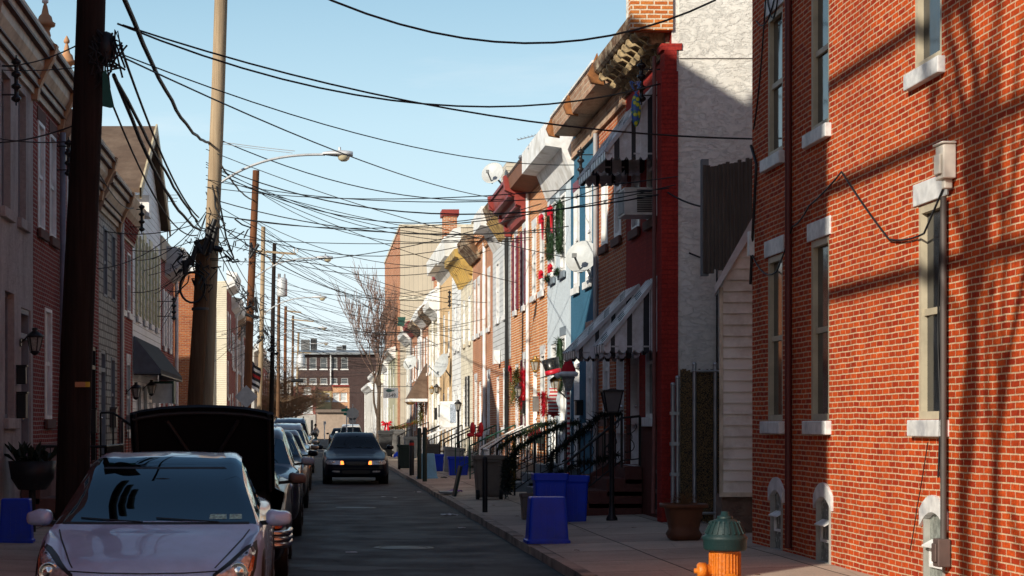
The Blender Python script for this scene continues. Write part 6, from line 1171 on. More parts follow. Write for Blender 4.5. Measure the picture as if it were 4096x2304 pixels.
def lantern(root, c, s=1., mat=BLACK):
    c = Vector(c); g = G(); M = Matrix.Scale(s, 4); g.lathe([(.03, .34), (.05, .32), (.03, .30), (.11, .24), (.14, .20), (.12, .195)], c, 6); g.lathe([(.06, 0), (.075, -.02), (.03, -.06), (0, -.07)], c, 6)
    for k in range(6): a = k * math.pi / 3; g.bar(c + Vector((.07 * math.cos(a), .07 * math.sin(a), 0)), c + Vector((.115 * math.cos(a), .115 * math.sin(a), .2)), .012)
    o = obj('lantern', g, mat, root); g = G(); g.lathe([(.062, .002), (.108, .195)], c, 6, smooth=False); obj('lantern_glass', g, CLEAR, o)
def lamp_post(label, x, y, h, mat=BLACK, open_top=False):
    z = pave(x); rt = thing('lamp_post', label, 'lamp post', (x, y, z)); g = G(); g.lathe([(.09, 0), (.09, .04), (.05, .1), (.038, .3), (.036, h - .42), (.05, h - .40), (.06, h - .36)], (x, y, z), 12); obj('post', g, mat, rt)
    if not open_top: lantern(rt, (x, y, z + h - .34), mat=mat)
    else:
        c = Vector((x, y, z + h - .36)); g = G(); s = .085; S_ = .15
        for i, j in ((1, 1), (1, -1), (-1, -1), (-1, 1)): g.bar(c + Vector((i * s, j * s, 0)), c + Vector((i * S_, j * S_, .33)), .016)
        for a, b in (((1, 1), (1, -1)), ((1, -1), (-1, -1)), ((-1, -1), (-1, 1)), ((-1, 1), (1, 1))): g.bar(c + Vector((a[0] * S_, a[1] * S_, .33)), c + Vector((b[0] * S_, b[1] * S_, .33)), .03); g.bar(c + Vector((a[0] * s, a[1] * s, 0)), c + Vector((b[0] * s, b[1] * s, 0)), .02)
        g.add([c + Vector((S_, S_, .335)), c + Vector((S_, -S_, .335)), c + Vector((-S_, -S_, .335)), c + Vector((-S_, S_, .335)), c + Vector((0, 0, .37))], [(0, 1, 4), (1, 2, 4), (2, 3, 4), (3, 0, 4)]); o = obj('lantern', g, mat, rt)
        g = G(); g.add([c + Vector((i * s * .95, j * s * .95, .01)) for i, j in ((1, 1), (1, -1), (-1, -1), (-1, 1))] + [c + Vector((i * S_ * .95, j * S_ * .95, .32)) for i, j in ((1, 1), (1, -1), (-1, -1), (-1, 1))], [(0, 1, 5, 4), (1, 2, 6, 5), (2, 3, 7, 6), (3, 0, 4, 7)]); obj('lantern_glass', g, mk('smoked_glass', (.16, .15, .15), .1), o)
    return rt
def by(part): return next(o for l, o in ROOTS.items() if part in l)
def porches():
    rnd = random.Random(21)
    red = by('dark red painted brick'); br = by('narrow brick row house'); bl = by('deep blue'); pb = by('pale blue painted'); og = by('white lintels'); bu = by('burgundy cornice'); sid = by('cables running'); bb = by('brown brick double'); cs = by('cream stone faced'); cl = by('bright white clapboard'); ts = by('tan stucco row')
    RBR = stucco('red_steps', (.15, .06, .05), (.08, .035, .03), .5, .006, 9); STN = mk('step_stone', (.4, .37, .33), .85, dirt=(.25, .2, .16))
    steps(red, 30.1, 31.75, 4, RBR, .2, .3); m = mapper(1, RF)
    railing(red, [(RF - 1.28, 30.12, .2), (RF - .35, 30.12, .95), (RF - .05, 30.12, .98)], .82, IRON, scroll=True)
    g = extr(m, [(.02, .12), (1.35, .12), (1.35, .32), (.3, 1.0), (.02, 1.0)], 31.76, 31.98); obj('step_cheek', g, RBR, br)
    steps(br, 32.0, 33.1, 4, RBR, .2, .3); railing(br, [(RF - 1.28, 31.9, .3), (RF - .35, 31.9, 1.0), (RF - .05, 31.9, 1.0)], .86, IRON, scroll=True)
    steps(pb, 40.9, 42.3, 3, mk('blue_grey_steps', (.14, .17, .2), .8), .2, .32); steps(bl, 37.3, 38.5, 3, mk('blue_grey_steps', (.14, .17, .2), .8), .2, .32)
    for rt, u in ((bl, 37.2), (pb, 40.8), (pb, 42.45)): railing(rt, [(RF - 1.35, u, .22), (RF - .95, u, .5), (RF - .3, u, .78), (RF - .03, u, .8)], .9, IRON, scroll=True)
    steps(og, 44.7, 45.7, 3, STN); steps(bu, 48.8, 49.8, 3, STN, .2, .3); steps(sid, 54, 55, 2, BROWNSTONE); steps(bb, 58.5, 59.6, 3, STN, .2, .3); steps(bb, 59.9, 60.9, 3, STN, .2, .3); steps(cs, 66.7, 67.8, 3, STN, .2, .3); steps(cl, 71.3, 72.4, 3, WHITE, .2, .3); steps(ts, 77.3, 78.4, 3, STN, .2, .3)
    for u in (44.6, 45.8): railing(og, [(RF - 1.3, u, .22), (RF - .9, u, .45), (RF - .2, u, .8)], .85, WHITE, scroll=True)
    railing(og, [(RF - 1.3, 44.6, .22), (RF - 1.3, 43.2, .22)], .85, WHITE, scroll=True)
    for rt, us, mt in ((bu, (48.7,), mk('green_iron', (.015, .07, .045), .5)), (sid, (53.9,), mk('green_iron', (.015, .07, .045), .5)), (bb, (58.4, 61.0), IRON), (cs, (66.6,), IRON), (cl, (71.2, 72.5), WHITE), (ts, (77.2, 78.5), IRON)):
        for u in us: railing(rt, [(RF - 1.3, u, .22), (RF - .9, u, .42), (RF - .1, u, .78)], .88, mt, scroll=rt in (bu, sid))
    for lab, u, L in (('hanging flower basket', 97, 1.2), ('behind the small fish sign', 102.5, 1.2), ('end house before the cross', 109, 1.2), ('ivory stuccoed', 87.4, 1.2)): rt = by(lab); steps(rt, u - .6, u + .6, 4, BROWNSTONE, .2, .35); railing(rt, [(RF - 1.6, u - .7, .22), (RF - .9, u - .7, .6), (RF - .1, u - .7, .9)], .9, IRON)
    # left side
    l1, l2, l4, l5, l3 = by('pinkish stuccoed'), by('second from the left edge'), by('pale rough stone'), by('dentilled'), by('mostly hidden')
    steps(l1, 27.0, 28.1, 3, BROWNSTONE, .2, .3, LF, -1); railing(l2, [(LF + 1.1, 28.4, .17), (LF + 1.1, 30.9, .17)], 1.15, IRON); railing(l2, [(LF + 1.1, 28.4, .17), (LF + .1, 28.4, .17)], 1.15, IRON)
    steps(l3, 35.4, 36.5, 4, BROWNSTONE, .2, .3, LF, -1); railing(l3, [(LF + 1.3, 36.6, .2), (LF + .9, 36.6, .55), (LF + .3, 36.6, .95), (LF + .05, 36.6, .95)], .95, IRON); steps(l4, 37.1, 38.1, 3, STN, .2, .3, LF, -1); railing(l4, [(LF + 1.25, 38.3, .2), (LF + .85, 38.3, .5), (LF + .3, 38.3, .8)], .95, IRON, scroll=True); steps(l5, 40.6, 41.6, 3, STN, .2, .3, LF, -1); railing(l5, [(LF + 1.3, 41.9, .2), (LF + .9, 41.9, .45), (LF + .2, 41.9, .7)], .9, IRON)
    lamp_post('black lamp post with open tapered lantern before the red house steps', 4.58, 28.5, 2.05, open_top=True); lamp_post('slim black lamp post with crowned lantern before the cream stone house', 4.75, 62.0, 2.35)
    # lanterns and letter boxes
    def wall_lantern(label, side, u, z, mat=BLACK, X=None):
        X = (RF if side > 0 else LF) if X is None else X; c = mapper(side, X)(u, .22, z); rt = thing('wall_lantern', label, 'lantern', c); lantern(rt, c, mat=mat); g = G(); g.cyl(mapper(side, X)(u, 0, z + .12), mapper(side, X)(u, .02, z + .12), .06); g.bar(mapper(side, X)(u, .02, z + .12), mapper(side, X)(u, .2, z + .3), .02); obj('bracket', g, mat, rt)
    wall_lantern('black lantern on the stuccoed house beside its grey door', -1, 27.0, 2.75); wall_lantern('black lantern left of the shop awning, on dentilled brick house', -1, 42.0, 2.3); wall_lantern('black lantern under the black shop awning', -1, 45.9, 2.45); wall_lantern('black lantern on the tan stucco house front', 1, 79.2, 3.1); wall_lantern('small brass lantern on the cream house front', 1, 82.4, 3.1, mk('brass', (.35, .2, .05), .4, .6)); wall_lantern('brass barn lantern on the orange brick house', 1, 43.15, 2.95, mk('brass', (.35, .2, .05), .4, .6))
    def letterbox(label, side, u, z, mat, w=.2, h=.36):
        m = mapper(side, RF if side > 0 else LF); rt = thing('letter_box', label, 'letter box', m(u, 0, z)); g = G(); nbox(g, m, u - w / 2, u + w / 2, .004, .14, z, z + h); obj('body', g, mat, rt, bevel=.01); g = G(); nbox(g, m, u - w / 2 - .01, u + w / 2 + .01, .003, .16, z + h + .003, z + h + .03); obj('lid', g, mat, rt)
    letterbox('black letter box on the stuccoed house', -1, 26.75, 1.75, BLACK); letterbox('small black house number plate above the letter box', -1, 26.7, 2.25, BLACK, .12, .25); letterbox('dark bronze letter box on the stone faced house', -1, 38.75, 1.6, mk('bronze_box', (.10, .075, .07), .4, .4), .3, .4); letterbox('white letter box on the dentilled brick house', -1, 42.0, 1.55, LGREY, .2, .3); letterbox('black letter box on the burgundy shutter house', 1, 46.7, 1.95, BLACK, .3, .3); letterbox('grey letter box on the orange brick house', 1, 44.3, 1.98, mk('grey_box', (.2, .19, .18), .5), .25, .34); letterbox('black letter box on the blue house', 1, 37.0, 1.85, BLACK, .25, .28); letterbox('black letter box on the cream house with pale brown eave', 1, 81.9, 1.9, BLACK, .25, .5); letterbox('black letter box on the tan stucco house', 1, 79.0, 2.0, BLACK, .25, .5)
    letterbox('black letter box on the brick house behind the near pole', -1, 35.2, 1.5, BLACK, .25, .45)
    # satellite dishes
    def dish(label, c, r, aim, arm_to):
        c = Vector(c); rt = thing('satellite_dish', label, 'satellite dish', c, 0, 'grey satellite dishes'); q = Vector(aim).normalized().to_track_quat('Z', 'Y').to_matrix().to_4x4(); g = G(); pr = [(r * t, -.16 * r * (1 - t * t)) for t in (0, .25, .5, .75, .92, 1.)]; g.lathe(pr + [(r * 1.02, -.005), (r * .98, -.02)] + [(r * t, -.16 * r * (1 - t * t) - .014) for t in (.9, .6, .3, 0)], c, 22, q); obj('reflector', g, mk('dish_grey', (.5, .52, .52), .45, dirt=(.4, .4, .38)), rt)
        g = G(); f = c + Vector(aim).normalized() * r * 1.15 - Vector((0, 0, r * .45)); b = c - Vector((0, 0, r * .95)); g.bar(b, f, .03); g.box(-.04, .04, -.06, .06, -.03, .05, Matrix.Translation(f)); g.bar(c - Vector(aim).normalized() * .1, arm_to, .04); obj('arm', g, LGREY, rt)
    dish('large grey satellite dish on a bracket beside the drainpipe of the brick house', (5.10, 35.4, 4.92), .33, (-.5, -.85, .35), (5.33, 34.9, 4.2)); dish('satellite dish on the roof box above the terrace', (4.9, 51.4, 8.75), .32, (-.45, -.85, .35), (5.35, 51.8, 8.3)); dish('grey satellite dish on the wall of the clapboard house', (4.93, 73.4, 4.05), .5, (-.85, -.45, .3), (5.33, 73.6, 3.6)); dish('pale satellite dish high on the brown brick far house', (4.9, 97.5, 5.0), .42, (-.6, -.75, .4), (5.33, 97.7, 4.6))
    # insulator stacks on the walls
    def insul(label, u, z, side=1, n=.3):
        m = mapper(side, RF if side > 0 else LF); c = m(u, n, z); rt = thing('wall_insulator', label, 'insulator', c, 0, 'insulator stacks on the house fronts'); g = G(); pr = []
        for k in range(4): pr += [(.03, .17 * k), (.07, .17 * k + .03), (.07, .17 * k + .06), (.03, .17 * k + .09)]
        g.lathe(pr + [(0, .62)], c, 10); obj('stack', g, mk('dark_ceramic', (.02, .016, .016), .25), rt); g = G(); g.bar(m(u, 0, z + .1), m(u, n, z + .1), .02); g.bar(m(u, 0, z + .5), m(u, n, z + .5), .02); g.cyl(m(u, n, z - .05), m(u, n, z + .65), .012, 6); obj('bracket', g, BLACK, rt)
    insul('dark insulator stack beside the top striped awning', 28.1, 6.62, 1, .38); insul('dark insulator stack on the blue house near the drainpipe', 35.15, 6.35, 1, .3); insul('dark insulator stack high on the stuccoed house', 25.45, 6.15, -1, .2); insul('dark insulator stack on the red brick house by the near pole', 30.8, 5.85, -1, .2); insul('dark insulator stack on the white gabled house', 49.5, 4.5, -1, .5); insul('dark insulator stack on the dentilled brick house', 41.5, 6.05, -1, .4); insul('dark insulator stack on the clapboard house', 70.2, 6.2, 1, .3)
    # Christmas decorations
    for u, lab in ((41.55, 'left of the two green wreaths with red bows on the pale blue house'), (39.95, 'right of the two green wreaths with red bows on the pale blue house')): wreath('wreath', lab, (RF, u, 5.98), .36, 1.45, PINE, 1500, REDB, 'wreath', 'green wreaths with red bows', .12, bowat=(.9, 0, .75), bs=.34)
    for u, lab in ((41.7, 'red bow on a sprig at the sill, left of the pair'), (40.05, 'red bow on a sprig at the sill, right of the pair')):
        rt = thing('bow_sprig', lab, 'bow', (RF - .1, u, 5.0), 0, 'red bows on the sills'); g = G(); needles(g, [(RF - .12, u - .15, 5.0), (RF - .12, u + .15, 5.0)], .08, 220, rnd); obj('greenery', g, PINE, rt); g = G(); bow(g, (RF - .2, u, 5.08), .32, tails=False); obj('bow', g, REDB, rt)
    wreath('wreath', 'long green wreath with small red bow beside the pale blue front door', (RF, 39.9, 2.95), .25, 2.2, PINE, 1300, REDB, rad=.11, bowat=(.9, 0, .2), bs=.16)
    wreath('wreath', 'red tinsel wreath on the orange brick house', (RF - .02, 46.75, 2.6), .2, 2.1, REDT, 1300, None, rad=.13); wreath('wreath', 'small red wreath at the edge of the pale blue house', (RF - .02, 42.55, 2.15), .17, 1.3, REDT, 700, REDB, rad=.06, bs=.1)
    rt = thing('door_swag', 'hanging pine swag with red ribbon around a lantern', 'swag', (RF - .25, 46.9, 1.9)); g = G()
    for k in range(8): q = rnd.uniform(-.28, .28); needles(g, [(RF - .25, 46.9, 3.05), (RF - .3 + rnd.uniform(-.12, .12), 46.9 + q * .5, 2.7), (RF - .25 + q * .8, 46.9 + q, rnd.uniform(1.85, 2.4))], .06, 170, rnd, .13)
    obj('greenery', g, PINEL, rt); g = G(); bow(g, (RF - .38, 46.85, 3.1), .24); obj('bow', g, REDB, rt); wall_lantern('dark lantern wrapped in pine on the burgundy shutter house', 1, 46.75, 2.4, DGREY)
    rt = thing('hanging_pine', 'yellow-green pine spray by the shingled canopy door', 'swag', (RF - .1, 91.5, 2.0)); g = G(); needles(g, [(RF - .15, 91.5, 3.0), (RF - .2, 91.5, 1.7)], .22, 500, rnd, .2, .02); obj('greenery', g, PINEL, rt); g = G(); bow(g, (RF - .4, 91.4, 2.9), .3); obj('bow', g, REDB, rt)
    # snowman style lantern: top hat and scarf
    c = Vector((5.03, 39.0, 2.72)); rt = thing('top_hat', 'black sequinned top hat with red band on a lantern', 'hat', c); M = Matrix.Translation(c) @ Matrix.Rotation(R(-14), 4, 'Y'); M3 = M.to_3x3().to_4x4(); g = G(); g.lathe([(.30, 0), (.31, .012), (.17, .03), (.16, .1), (.19, .36), (.0, .37)], c, 20, M3); obj('crown', g, mk('black_sequin', (.01, .01, .012), .25, scale=60, var=.9, dirt=(.06, .055, .04)), rt); g = G(); g.lathe([(.172, .03), (.178, .05), (.172, .12), (.168, .12)], c, 20, M3); obj('band', g, REDB, rt)
    rt2 = thing('wall_lantern', 'brass lantern wearing the black top hat', 'lantern', c + Vector((.04, 0, -.3))); lantern(rt2, c + Vector((.04, 0, -.32)), mat=mk('brass', (.35, .2, .05), .4, .6)); g = G(); g.bar(c + Vector((.05, 0, -.28)), (RF - .02, 39.0, 2.2), .03); obj('bracket', g, BLACK, rt2)
    g = G(); rows = [[Vector((5.0 + sx * (.075 + .03 * i / 9) + .02 * math.sin(i), 38.95 - .02 * sx, 2.44 - .5 * i / 9)) for sx in (-1, -.3, .3, 1)] for i in range(10)]; g.grid(rows); solo('scarf', g, stripem('striped_scarf', (.55, .02, .03), (.75, .72, .68), .075, 2, .5), 'red and white striped scarf hanging from the top hat lantern', 'scarf')
    c = Vector((5.0, 36.5, 2.64)); rt = thing('santa_hat', 'red felt hat with white fur brim on a lantern', 'hat', c); g = G(); g.lathe([(.155, .04), (.14, .14), (.085, .26), (.025, .36), (0, .38)], c, 16); obj('cone', g, mk('red_felt', (.6, .01, .025), .8), rt); g = G(); pr = [(.15 + .045 * math.cos(a), .03 + .05 * math.sin(a)) for a in [k * math.pi / 4 for k in range(9)]]; g.lathe(pr, c, 16); needles(g, [c + Vector((.16 * math.cos(a), .16 * math.sin(a), .03)) for a in [k * math.pi / 6 for k in range(13)]], .05, 300, rnd, .04, .006); obj('brim', g, mk('white_fur', (.8, .8, .8), .9), rt); g = G(); g.ball(c + Vector((-.22, -.02, 0)), .06, n=8); obj('pompom', g, mk('white_fur', (.8, .8, .8)), rt)
    rt = thing('lantern_pole', 'lantern on a red and white twisted pole under the red felt hat', 'lamp post', (c.x, c.y, pave(4.5))); lantern(rt, c + Vector((0, 0, -.25)), mat=GREY); g = G(); g.cyl((c.x, c.y, pave(4.5)), (c.x, c.y, c.z - .3), .03, 10); obj('post', g, stripem('twisted_stripe', (.55, .03, .03), (.75, .75, .73), .1, 2, .5), rt)
    # garlands on the railings
    def garland(label, path, rad, n, mats, group='pine garlands on the iron railings'):
        rt = thing('garland', label, 'garland', path[0], 0, group); 
        for i, (nm, mt, k, w) in enumerate(mats): g = G(); needles(g, path, rad, int(n * k), rnd, .11 if i == 0 else .05, w); obj(nm, g, mt, rt)
    dk = mk('dark_garland', (.008, .016, .010), .7, var=.4)
    garland('thick dark garland on the near iron railing of the red steps', [(RF - 1.3, 31.9, .2), (RF - 1.28, 31.9, 1.15), (RF - .9, 31.9, 1.42), (RF - .35, 31.9, 1.86), (RF - .05, 31.9, 1.87)], .075, 1500, [('needles', dk, 1, .012), ('tinsel', GOLDT, .02, .01)])
    garland('dark garland swag hanging low across the red steps railing', [(RF - 1.25, 31.85, .75), (RF - .9, 31.85, .95), (RF - .4, 31.85, 1.05), (RF - .1, 31.85, 1.15)], .05, 500, [('needles', dk, 1, .012)])
    garland('garland with gold tinsel on the railing of the pale blue house', [(RF - 1.35, 40.8, 1.12), (RF - .95, 40.8, 1.4), (RF - .3, 40.8, 1.68), (RF - .03, 40.8, 1.72)], .06, 1000, [('needles', PINE, 1, .01), ('tinsel', GOLDT, .25, .012)]); garland('garland along the blue house railing', [(RF - 1.35, 37.2, 1.12), (RF - .95, 37.2, 1.4), (RF - .3, 37.2, 1.68), (RF - .03, 37.2, 1.7)], .06, 1000, [('needles', PINE, 1, .01), ('tinsel', GOLDT, .25, .012)])
    garland('glittering gold tinsel strand hanging down the railing post', [(RF - 1.36, 37.2, 1.3), (RF - 1.38, 37.15, .9), (RF - 1.40, 37.1, .35)], .05, 260, [('needles', PINE, 1, .01), ('tinsel', GOLDT, 1.6, .014)]); garland('bushy dark garland bundle at the foot of the railing', [(RF - 1.55, 36.6, .3), (RF - 1.6, 36.4, .8), (RF - 1.4, 36.6, 1.1)], .16, 700, [('needles', dk, 1, .014), ('tinsel', GOLDT, .06, .012)])
    garland('green garland with red bow on the far railing beyond the green dustbin', [(RF - 1.6, 96.3, .4), (RF - 1.6, 96.3, 1.5), (RF - .9, 96.3, 1.55), (RF - .1, 96.3, 1.85)], .14, 900, [('needles', PINEL, 1, .02), ('tinsel', REDT, .4, .03)])
    rt = thing('ribbon_bow', 'big red ribbon bow tied on the far railing', 'bow', (RF - 1.75, 96.0, 1.3)); g = G(); bow(g, (RF - 1.75, 96.0, 1.75), .42, Vector((0, -1, 0))); obj('bow', g, REDB, rt)
    rt = thing('window_box', 'red and white flowers in a window box behind the white railing', 'flower box', (RF - .12, 43.6, 1.3)); g = G(); g.box(RF - .28, RF - .03, 43.1, 44.1, 1.22, 1.4); obj('box', g, DGREEN, rt); g = G(); needles(g, [(RF - .18, 43.1, 1.45), (RF - .18, 44.1, 1.45)], .14, 700, rnd, .1, .02); obj('flowers', g, REDT, rt)
    rt = thing('flower', 'red bow ornament above the blue railing', 'bow', (RF - .3, 39.2, 1.85)); g = G(); bow(g, (RF - .3, 39.2, 1.95), .26, tails=False); needles(g, [(RF - .3, 39.0, 1.9), (RF - .3, 39.4, 1.95)], .1, 160, rnd, .09, .03); obj('bow', g, REDB, rt)
    rt = thing('stocking', 'pair of red stocking shapes on the green railing', 'ornament', (RF - .9, 53.9, 1.2)); g = G(); [g.ball((RF - .8 + .25 * k, 53.85, 1.55), .08, .06, .2, 8) for k in range(2)]; [g.ball((RF - .86 + .25 * k, 53.85, 1.37), .12, .06, .07, 8) for k in range(2)]; obj('felt', g, REDB, rt)
    # hanging basket, fish sign, balloon, antenna
    rt = thing('hanging_basket', 'tan hanging flower basket on the white sided far house', 'basket', (4.2, 92.5, 2.9)); c = at(1641, 1612, 92.5); g = G(); g.lathe([(0, -.1), (.12, -.09), (.26, .02), (.3, .08), (.2, .1), (0, .1)], c, 14); obj('bowl', g, mk('coir', (.35, .2, .07), .9, var=.4), rt); g = G(); [g.tube([c + Vector((.25 * math.cos(a), .25 * math.sin(a), .08)), c + Vector((0, 0, .55))], .008, 4) for a in (0, 2.1, 4.2)]; g.tube([c + Vector((0, 0, .55)), c + Vector((.2, 0, .75)), (RF, 93.3, c.z + .5)], .015, 5); obj('hanger', g, IRON, rt)
    c = at(1563, 1570, 98.3); rt = thing('hanging_sign', 'small white hanging sign with a fish above the number 1549', 'sign', c); g = G(); g.box(c.x - .4, c.x + .4, c.y, c.y + .04, c.z - .3, c.z + .26); obj('board', g, mk('sign_white', (.75, .75, .75)), rt); g = G(); g.bar((c.x - .7, c.y + .02, c.z + .32), (RF, c.y + .02, c.z + .32), .03); obj('bracket', g, IRON, rt)
    g = G(); P = [Vector((c.x - .27 + .46 * t, c.y - .006, c.z + .1)) for t in [k / 10 for k in range(11)]]; hh = [.01, .05, .075, .088, .09, .085, .07, .05, .032, .022, .06]; g.add([p + Vector((0, 0, h)) for p in P for h in ()] + [p + Vector((0, 0, h)) for p, h in zip(P, hh)] + [p - Vector((0, 0, h)) for p, h in zip(P, hh)], [(i, i + 1, i + 12, i + 11) for i in range(10)]); obj('fish', g, mk('fish_green', (.04, .12, .11), .5), rt)
    obj('lettering', text_geo('1549', .27, Matrix.Translation((c.x, c.y - .006, c.z - .16)) @ Matrix.Rotation(R(90), 4, 'X')), BLACK, rt)
    c = at(2544, 440, 27.9); rt = thing('toy_balloon', 'flattened blue and yellow patterned toy balloon caught on a cable', 'balloon', c); k = N('balloon_pattern'); tc = k.n('ShaderNodeTexCoord').outputs['Object']; vo = k.n('ShaderNodeTexVoronoi'); vo.inputs['Scale'].default_value = 14; k.l(tc, vo.inputs['Vector']); k.l(k.ramp(vo.outputs['Distance'], [(.36, (.55, .55, .03)), (.46, (.05, .22, .08)), (.62, (.02, .08, .35))]), k.b.inputs['Base Color']); k.setp(.25)
    g = G(); g.ball(c, .075, .03, .26, 14); obj('foil', g, k.m, rt); g = G(); [g.tube([c + Vector((0, 0, .25)), c + Vector((rnd.uniform(-.08, .08), 0, .36)), c + Vector((rnd.uniform(-.1, .1), 0, .44))], .008, 4) for _ in range(6)]; obj('ribbon', g, mk('blue_ribbon', (.1, .2, .5), .4), rt)
    b = at(2145, 570, 41); rt = thing('tv_antenna', 'small television antenna above the pale blue house', 'antenna', (b.x + .1, 41, b.z - .5)); g = G(); p = at(2145, 550, 41); g.cyl((p.x, 41, p.z - .5), (p.x, 41, p.z), .015, 6); a, e = at(2070, 560, 41), at(2170, 535, 41); g.bar(a, e, .02); [g.bar(a.lerp(e, t) + Vector((0, -.12, 0)), a.lerp(e, t) + Vector((0, .12, .05)), .012) for t in [q / 7 for q in range(8)]]; obj('aerial', g, GALV, rt)
    b = at(670, 970, 57); rt = thing('tv_antenna', 'tall thin television antenna behind the gabled house', 'antenna', (b.x, 57, b.z)); g = G(); t = at(670, 780, 57); g.cyl(b, t, .018, 6); [g.bar(t + Vector((-.35 + .02 * q, 0, -.1 * q)), t + Vector((.35 - .03 * q, 0, -.1 * q)), .015) for q in range(3)]; t2 = at(690, 900, 57); g.bar(b.lerp(t, .4) + Vector((0, 0, 0)), t2 + Vector((.6, 0, .1)), .015); obj('aerial', g, DGREY, rt)
    # flags
    def flag(label, c, w, h, mat_, stripes):
        rt = thing('flag', label, 'flag', c); g = G(); rows = [[Vector((c[0] + w * i / 8 + .05 * math.sin(i * .9 + j * .4), c[1] + .06 * math.sin(i * 1.1), c[2] - h * j / 8 - .28 * w * i / 8 * 3)) for i in range(9)] for j in range(9)]; g.grid(rows); obj('cloth', g, mat_, rt)
        if stripes:
            for q in range(1, 8, 2):
                g = G(); g.grid([[p + Vector((0, -.01, 0)) for p in rows[q]], [p + Vector((0, -.01, 0)) for p in rows[q + 1]]]); obj('stripe', g, mk('red_stripe', (.45, .02, .02), .7) if q == 3 else WHITE, rt)
            g = G(); g.grid([[p + Vector((0, -.02, 0)) for p in r_[:4]] for r_ in rows[:5]]); obj('canton', g, mk('flag_canton', (.01, .012, .03), .7, scale=14, var=.5, dirt=(.5, .5, .55)), rt); g = G(); g.bar(Vector(c) + Vector((-.25, .1, -.6)), Vector(c) + Vector((.03, .02, .1)), .03); obj('pole', g, WHITE, rt)
    flag('dark striped flag with white stars and one red stripe between two poles', tuple(at(1000, 1440, 78)), .42, 1.1, mk('flag_black', (.015, .015, .02), .7), True); c = at(410, 255, 21.25); rt = thing('rag', 'torn dark green rag snagged on the near pole', 'rag', c); g = G(); g.add([at(410, 290, 21.05), at(425, 280, 21.05), at(458, 430, 21.05), at(440, 432, 21.05), at(410, 425, 21.05)], [(0, 1, 2, 3, 4)]); obj('cloth', g, mk('rag_green', (.02, .12, .10), .8, var=.3), rt)
    rt = thing('rag', 'dark green rag hanging at the far cream house eave', 'rag', at(1600, 1290, 90)); g = G(); g.grid([[at(1590 + 30 * i / 4 + 3 * math.sin(i * 2 + j), 1268 + 36 * j / 4, 90 - .05 * i) for i in range(5)] for j in range(5)]); obj('cloth', g, mk('rag_dark_green', (.01, .06, .045), .8), rt)
porches()
